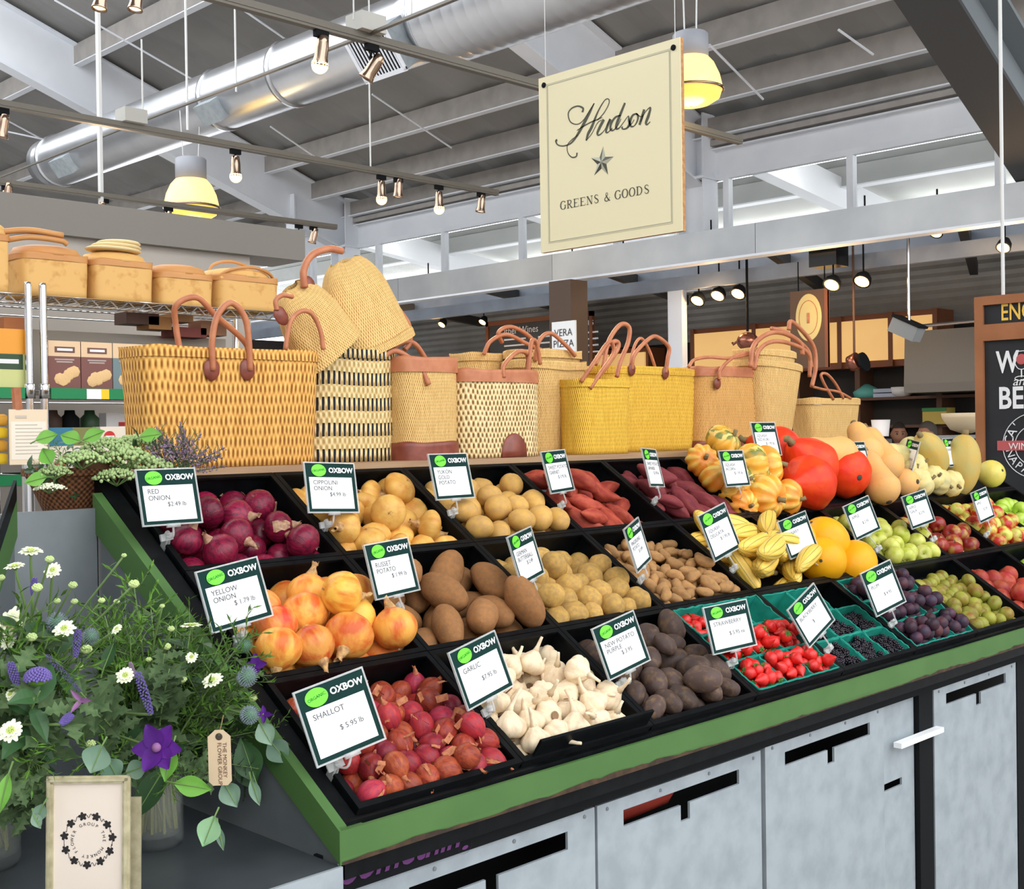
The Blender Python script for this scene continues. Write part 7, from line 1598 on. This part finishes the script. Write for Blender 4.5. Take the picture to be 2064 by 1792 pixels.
b.obj('florets', m_vio, o); MB().sph((0,0,-.1*r), r*.75, 10, 8, (1,1,.6)).obj('calyx', m_leaf2, o, True); stem_to(p, o)
def spike(x0, y0, x1, y1, r, Y, lab, mt_):
    a = at(x0,y0,Y=Y); c = at(x1,y1,Y=Y); o = empty('veronica_spike', lab, 'flower', a, 'violet flower spikes'); L = c-a; b = MB(); rr = r*depth(a)/FOC; x = L.orthogonal().normalized(); y = L.normalized().cross(x)
    for i in range(110): t = i/110; q = rr*(.35+.65*math.sin(PI*min(1,.15+t*.8))); an = i*2.4; b.sph(L*t+x*q*math.cos(an)+y*q*math.sin(an), rr*.28, 4, 3)
    b.obj('florets', mt_, o); stem_to(c, o)
for a_ in ((277,1355,305,1440,8,1.66,'violet flower spike in the centre of the bunch',m_vio),(20,1335,36,1385,8,1.7,'violet spike at the left edge below the cream flowers',m_vio),(158,1268,152,1325,7,1.72,'dark violet spike below the globe thistles',m_vio),
    (95,1320,163,1395,5,1.68,'slender leaning violet spike left of centre',m_vio),(145,1440,122,1460,8,1.66,'short blue violet spike below the mauve petal',m_vio),(70,1165,66,1200,6,1.84,'small violet spike at the top left',m_vio),(262,1335,272,1365,4,1.68,'thin pale spike above the central violet spike',m_lav)): spike(*a_)
def petals(o, p, n, L, w_, F, mt_, seed, cup=.2):
    rr = random.Random(seed)
    for i in range(n):
        a = 2*PI*i/n+rr.uniform(-.15,.15); b = MB(); d = F.to_3x3() @ Vector((math.cos(a), math.sin(a), cup+rr.uniform(-.15,.15))); s = d.cross(F.to_3x3() @ Vector((0,0,1))).normalized(); nn = s.cross(d); vs = []
        for k in range(8):
            t = k/7; ww = w_*L*(math.sin(PI*min(1,(.06+.88*t))**.75))*.5
            for j in (-1,-.5,0,.5,1): vs.append(d*L*t+s*ww*j+nn*(-.10*L*t*t+.06*L*abs(j)+rr.uniform(-.01,.01)*L))
        b.add(vs, [(5*k+j,5*k+j+1,5*k+j+6,5*k+j+5) for k in range(7) for j in range(4)]); b.obj('petal', mt_, o, True)
o, p = flower('violet_clematis','large deep violet flower with broad petals above the vase','flower',318,1508,1.62); petals(o, p, 6, 50*depth(p)/FOC, .80, facing(.25,5), m_pur2, 4); MB().sph(facing(.25,5) @ Vector((0,0,.006)), .007, 10, 8).obj('centre', m_mauve, o, True); stem_to(p, o)
o, p = flower('violet_blossom','small dark violet blossom behind the grey globe thistle','flower',515,1342,1.70); petals(o, p, 4, 24*depth(p)/FOC, .8, facing(.3,6), m_pur2, 6); stem_to(p, o)
o, p = flower('violet_blossom','tiny dark violet blossom at the right edge of the bunch','flower',532,1440,1.70); petals(o, p, 4, 18*depth(p)/FOC, .6, facing(.3,7), m_pur2, 8); stem_to(p, o)
o, p = flower('mauve_blossom','half closed mauve blossom left of the violet spike','flower',163,1412,1.66); petals(o, p, 3, 26*depth(p)/FOC, .4, facing(.2,9), m_mauve, 9, .8); stem_to(p, o)
def leaf(px, py, L, w_, ang, Y, mt_, nm, lab, grp=None, tilt=.2, anchor=None):
    """single broad leaf facing the aisle; ang = direction of the tip in degrees"""
    p = at(px, py, Y=Y); k = depth(p)/FOC; rt = Vector((1,-1,0)).normalized(); d = rt*math.cos(math.radians(ang))+Vector((0,0,1))*math.sin(math.radians(ang)); n = (Vector((-1,-1,0)).normalized()+Vector((0,0,tilt))).normalized(); d = (d-n*d.dot(n)).normalized(); s = d.cross(n)
    o = empty(nm, lab, 'leaf', p, grp); b = MB(); vs = []; LL = L*k; WW = w_*k
    for i in range(11):
        t = i/10; ww = WW*math.sin(PI*min(.985,max(.03,t))**.85)*.5
        for j in (-1,-.5,0,.5,1): vs.append(d*(t-.5)*LL+s*ww*j+n*(-.10*LL*(t-.5)**2*4*.3+abs(j)*WW*.10))
    b.add(vs, [(5*i+j,5*i+j+1,5*i+j+6,5*i+j+5) for i in range(10) for j in range(4)]); b.obj('leaf_blade', mt_, o, True)
    MB().tube([d*(-.5)*LL-d*.3*LL+n*(-.005), d*(-.5)*LL, d*.4*LL+n*.0012], [.0016,.0013,.0005], 5).obj('leaf_stalk', m_stemg, o); return o
E_ = 'eucalyptus_leaf'; G = 'round eucalyptus leaves'
for a_ in ((195,1530,58,62,250,1.64,m_euc,E_,'broad grey green eucalyptus leaf left of the violet flower',G),(228,1552,50,50,300,1.66,m_euc,E_,'grey green eucalyptus leaf behind and right of the broad one',G),(277,1550,46,40,20,1.66,m_euc,E_,'dark eucalyptus leaf below the violet flower',G),
    (421,1676,62,50,250,1.62,mat('pale eucalyptus leaf', (.24,.42,.22), .55),E_,'lowest bright round eucalyptus leaf hanging right of the vase',G),(445,1690,50,18,285,1.64,m_euc,E_,'narrow pale leaf tucked beside the lowest round leaf',G),
    (465,1602,56,46,300,1.62,m_euc,E_,'eucalyptus leaf below the paper tag',G),(536,1480,50,42,300,1.70,m_euc,E_,'upper eucalyptus leaf at the right edge of the bunch',G),(562,1515,58,50,310,1.70,m_euc,E_,'lower eucalyptus leaf at the right edge of the bunch',G),
    (515,1598,54,24,290,1.68,m_euc,E_,'small narrow eucalyptus leaf against the green trim',G),(80,1640,40,30,250,1.66,m_euc,E_,'small eucalyptus leaf beside the picture frame',G),(75,1655,34,24,300,1.66,m_euc,E_,'lower small eucalyptus leaf beside the picture frame',G),
    (340,1540,70,38,260,1.62,m_leaf3,'broad_leaf','bright green pointed leaf below the violet flower','bright green leaves'),(390,1585,76,42,350,1.62,m_leaf3,'broad_leaf','bright green oval leaf above the vase','bright green leaves'),
    (8,1600,80,30,260,1.66,m_leaf3,'broad_leaf','bright green leaf at the left photo edge','bright green leaves'),(300,1600,120,52,240,1.72,m_dleaf,'broad_leaf','long dark green leaf hanging over the vase','dark green leaves'),(500,1530,90,60,110,1.74,m_dleaf,'broad_leaf','dark green leaf right of the paper tag','dark green leaves'),
    (220,1320,60,26,70,1.76,m_dleaf,'broad_leaf','dark leaf below the round cream flower','dark green leaves'),(500,1560,70,50,300,1.78,m_dleaf,'broad_leaf','dark green leaf low at the right of the bunch','dark green leaves'),(270,1490,70,40,200,1.75,m_dleaf,'broad_leaf','dark leaf behind the violet flower','dark green leaves')): leaf(*a_)
# ------------------------------------------------------------------ vases
m_water = mat('vase water', (.35,.36,.22), .1, alpha=.16)
def vase(p, r, h, lab):
    o = empty('glass_vase', lab, 'vase', p, 'glass vases')
    MB().lathe([(.001,.0),(r*.9,0),(r,.012),(r*1.0,h*.5),(r*1.08,h),(r*1.02,h),(r*.94,h*.5),(r*.92,.02),(.001,.02)], 32, cap=False).obj('glass', glass, o, True)
    MB().lathe([(.001,.021),(r*.9,.021),(r*.9,h*.7),(.001,h*.7)], 28, cap=False).obj('water', m_water, o, True)
    b = MB(); rr = random.Random(int(r*999)+int(p.x*100))
    for i in range(34):
        a, c = rr.random()*6.28, rr.random()*6.28; q = r*.75*math.sqrt(rr.random()); b.tube([(q*math.cos(a), q*math.sin(a), .025), (q*.8*math.cos(c), q*.8*math.sin(c), h*1.05)], rr.uniform(.0018,.0032), 5)
    b.obj('cut_stems', mat('cut stems', (.22,.22,.06), .6) if 'cut stems' not in MT else MT['cut stems'], o)
    b = MB(); b.add([(-r*.3*1,-r*1.0,0),(r*.3,-r*1.0,0)],[]) 
    return o
vase(VA, .046, .17, 'clear glass vase with cut stems right of the picture frame'); vase(VBp, .05, .17, 'clear glass vase with cut stems at the left photo edge')
# paper tag
p = at(443,1527,Y=1.62); k = depth(p)/FOC; o = empty('paper_tag', 'cream paper tag with handwritten lettering hanging in the flowers', 'tag', frame(p,(1,-1,.02),(.02,-.02,1)))
w2, h2 = 23*k, 56*k; b = MB(); pr = [(-w2,-h2+.006),(-w2+.006,-h2),(w2-.006,-h2),(w2,-h2+.006),(w2,h2-.010),(w2-.011,h2),(-w2+.011,h2),(-w2,h2-.010)]
b.add([(x,y,z) for z in (0,.0012) for x, y in pr], [tuple(range(8))[::-1],tuple(range(8,16))]+[(i,(i+1)%8,(i+1)%8+8,i+8) for i in range(8)]); b.obj('tag_card', mat('kraft tag', (.62,.47,.30), .7), o)
MB().lathe([(.0055,.0016),(.0035,.0022),(.0035,.0012)], 14, T(0,h2-.010,0)).obj('eyelet', m_dstem, o)
m_bri = mat('brown ink', (.12,.05,.03), .6)
text('THE MONKEY', .0085, m_bri, o, T(w2*.45,h2*.55,.0016) @ R(-PI/2,'Z'), name='tag_writing', ext=.0001); text('FLOWER GROUP', .0085, m_bri, o, T(0,h2*.55,.0016) @ R(-PI/2,'Z'), name='tag_writing', ext=.0001); text('hand tied', .007, m_bri, o, T(-w2*.5,h2*.3,.0016) @ R(-PI/2,'Z'), name='tag_writing', ext=.0001) if False else None
MB().tube([(0,h2-.008,.002),(.005,h2+.02,-.01)], .0008, 4).obj('string', m_stem, o)
# picture frame
a = at(90,1790,Y=1.70); PF = at(175,1683,Y=1.64); k = depth(PF)/FOC; w2, h2 = 85*k, 118*k
zbot = ZT+.001; M = frame((PF.x, PF.y, zbot), (1,-1,0), (.05,.05,1))
gold = mat('gilt frame', (.60,.54,.36), .35, .35, col2=(.44,.39,.24), scale=60)
o = empty('picture_frame', 'small gilt picture frame with a black flower wreath print on the flower table', 'picture frame', M)
H = (at(175,1568,Y=PF.y).z-zbot)/math.cos(.07); f = .009
b = MB()
for q, t0 in ((0,.004),(.0035,.009),(.007,.006)): b.box((-w2+q,q,0),(-w2+q+.0035,H-q,t0)).box((w2-q-.0035,q,0),(w2-q,H-q,t0)).box((-w2+q,q,0),(w2-q,q+.0035,t0)).box((-w2+q,H-q-.0035,0),(w2-q,H-q,t0))
b.obj('moulding', gold, o); MB().box((-w2+.009,.009,.0),(w2-.009,H-.009,.002)).obj('print_paper', mat('ivory print paper', (.72,.62,.52), .35, coat=.3), o)
cy = H*.54; m_bk = mat('black print', (.012,.01,.01), .5)
for i in range(11):
    a = 2*PI*i/11+.1; b = MB(); cxx, cyy = .034*math.cos(a), cy+.034*math.sin(a)
    for j in range(5): q = j*1.257+a; b.lathe([(.0001,.0004),(.0026,.0003),(.0028,0)], 8, T(cxx+.0028*math.cos(q), cyy+.0028*math.sin(q), .0022) @ R(q,'Z') @ S(1.3,.8,1))
    b.obj('wreath_motif', m_bk, o)
    MB().tube(bez([(.034*math.cos(a+.15+.08*t), cy+.034*math.sin(a+.15+.08*t)+.003*math.sin(t*2.2), .0024) for t in range(4)], 4), .0004, 4).obj('wreath_tendril', m_bk, o)
s_ = 'GROUP THE MONKEY FLOWER '
for i, ch in enumerate(s_):
    if ch == ' ': continue
    a = math.radians(118-15*i); text(ch, .0062, m_bk, o, T(.0225*math.cos(a), cy+.0225*math.sin(a), .0024) @ R(a-PI/2,'Z'), name='wreath_letter', align='CENTER', ext=.0001)
MB().box((-.012,0,-.004),(.012,H*.8,0)).obj('backing', m_blk_c, o); MB().bar((0,H*.62,-.014),(0,.003,-.06),.02,.003,(1,0,0)).obj('easel_leg', m_blk_c, o)
M2 = frame(Vector((PF.x+.012, PF.y+.012, zbot)), (1,-1,0), (.05,.05,1)) ; M2.translation += Vector((.010,.002,0))
o = empty('back_picture_frame', 'second gilt frame edge showing behind the first picture frame', 'picture frame', M2); MB().box((-w2,0,-.006),(w2,H*.80,-.001)).obj('frame_back', gold, o); MB().box((-w2,0,-.007),(w2,H*.78,-.006)).obj('backing', m_blk_c, o)
# ------------------------------------------------------------------ brown basket with lace flowers behind
q = at(150,1010,Y=2.445); m_wk = weave('dark brown wicker', (.05,.02,.01), (.14,.055,.02), (.22,.09,.035), pu=.012, pv=.012)
o = empty('brown_wicker_basket', 'dark brown wicker basket holding lace flowers in the corner between the stands', 'basket', (q.x,2.445,1.449))
shell(.12,.20,.09,.14,0,.088,2.4,seed=3,n=48,m=10).obj('wicker_body', m_wk, o, True); rimband(.20,.14,.078,.092,2.4,.004).obj('rim', m_wk, o, True)
MB().lathe([(.002,.0),(.022,.035),(.036,.11),(.033,.11),(.02,.04)], 20, T(.045,-.03,.0) @ R(-.2,'Y') @ S(1.1), cap=False).obj('kraft_paper_cone', mat('brown kraft paper', (.14,.055,.02), .7), o, True)
tag(MB().box((q.x-.12,2.347,1.438),(1.21,2.56,1.448)).obj('corner_shelf', galv_dark), 'dark corner shelf carrying the brown wicker basket', 'shelf')
bc = Vector((q.x,2.42,1.51))
def lace(px, py, R_, Y, lab, flat=.45, seed=0, mt_=None):
    o, p = flower('lace_flower', lab, 'flower', px, py, Y, 'lace flower heads'); r = R_*depth(p)/FOC; b = MB(); rr = random.Random(seed)
    for i in range(150):
        a = i*2.4; q = math.sqrt(i/150)*r*rr.uniform(.85,1.1); b.sph((q*math.cos(a), q*math.sin(a), flat*r*(1-(q/r)**2)+rr.uniform(-.06,.06)*r), r*rr.uniform(.05,.09), 5, 4)
    b.obj('florets', mt_ or m_lace, o); b = MB()
    for i in range(14): a = i*.45; b.tube([(0,0,-.35*r),(r*.75*math.cos(a), r*.75*math.sin(a), .1*r)], .0008, 3)
    b.obj('rays', m_stemg, o); stem_to(p+Vector((0,0,-.3*r)), o, .01, .002, bc)
for i, a_ in enumerate(((255,928,58,2.34,'large pale green lace flower head above the red onion price card'),(300,945,52,2.34,'pale green lace flower head just left of the red onion card'),(215,905,50,2.38,'pale lace flower head at the top of the brown basket'),(270,900,50,2.44,'pale lace flower head behind the largest one'),(165,930,48,2.34,'pale lace flower head in the middle of the brown basket'),(110,955,36,2.33,'pale lace flower head at the left of the brown basket'),(235,965,45,2.32,'low pale lace flower head left of the red onion card'))): lace(*a_, .4, i)
lace(100,985,30,2.32,'small white lace flower head hanging lowest at the left of the brown basket',.3,11,m_wpet)
for i, (px, py) in enumerate([(95,885),(142,883),(190,880),(305,880),(85,925),(75,970),(130,950),(150,1000),(330,885),(60,940)]):
    put_sprig(bc, at(px,py,Y=2.38), 'broad' if i % 2 else 'fine', i, 'green leafy sprig in the brown wicker basket', 'sprigs in the brown basket')
for i, (px, py, a_) in enumerate([(95,882,20),(142,883,160),(190,878,30),(305,878,10),(72,968,200),(95,920,120)]):
    leaf(px,py,44,34,a_,2.32,m_leaf3,'fresh_leaf','bright fresh green leaf at the top of the brown basket','fresh leaves in the brown basket',.6)
# lavender haze
rr = random.Random(8)
for i in range(26):
    px = rr.uniform(290,455); top = 835+abs(px-350)*.55+rr.uniform(0,50); Y = rr.uniform(2.30,2.38); a = at(px,top,Y=Y); base = at(345+rr.uniform(-30,40),955,Y=2.33)
    o = empty('lavender_sprig', 'dusty mauve lavender sprig in front of the big reed basket', 'flower', a, 'lavender sprigs'); b = MB(); d = (a-base)
    for j in range(40): t = j/40*.62; c = -d*t; q = rr.random()*6.28; wd_ = .014*(.35+t*1.3); b.sph(c+Vector((wd_*math.cos(q)*rr.random(), wd_*math.sin(q)*rr.random(), rr.uniform(-.005,.005))), rr.uniform(.0012,.0026), 4, 3)
    b.obj('florets', m_lav, o); s = MB().tube([(0,0,0), -d], .0011, 4)
    for j in range(5): c = -d*(.1+.14*j); s.tube([c, c+Vector((rr.uniform(-.02,.02), 0, .022))], .0007, 3)
    s.obj('stem', m_leaf1, o)
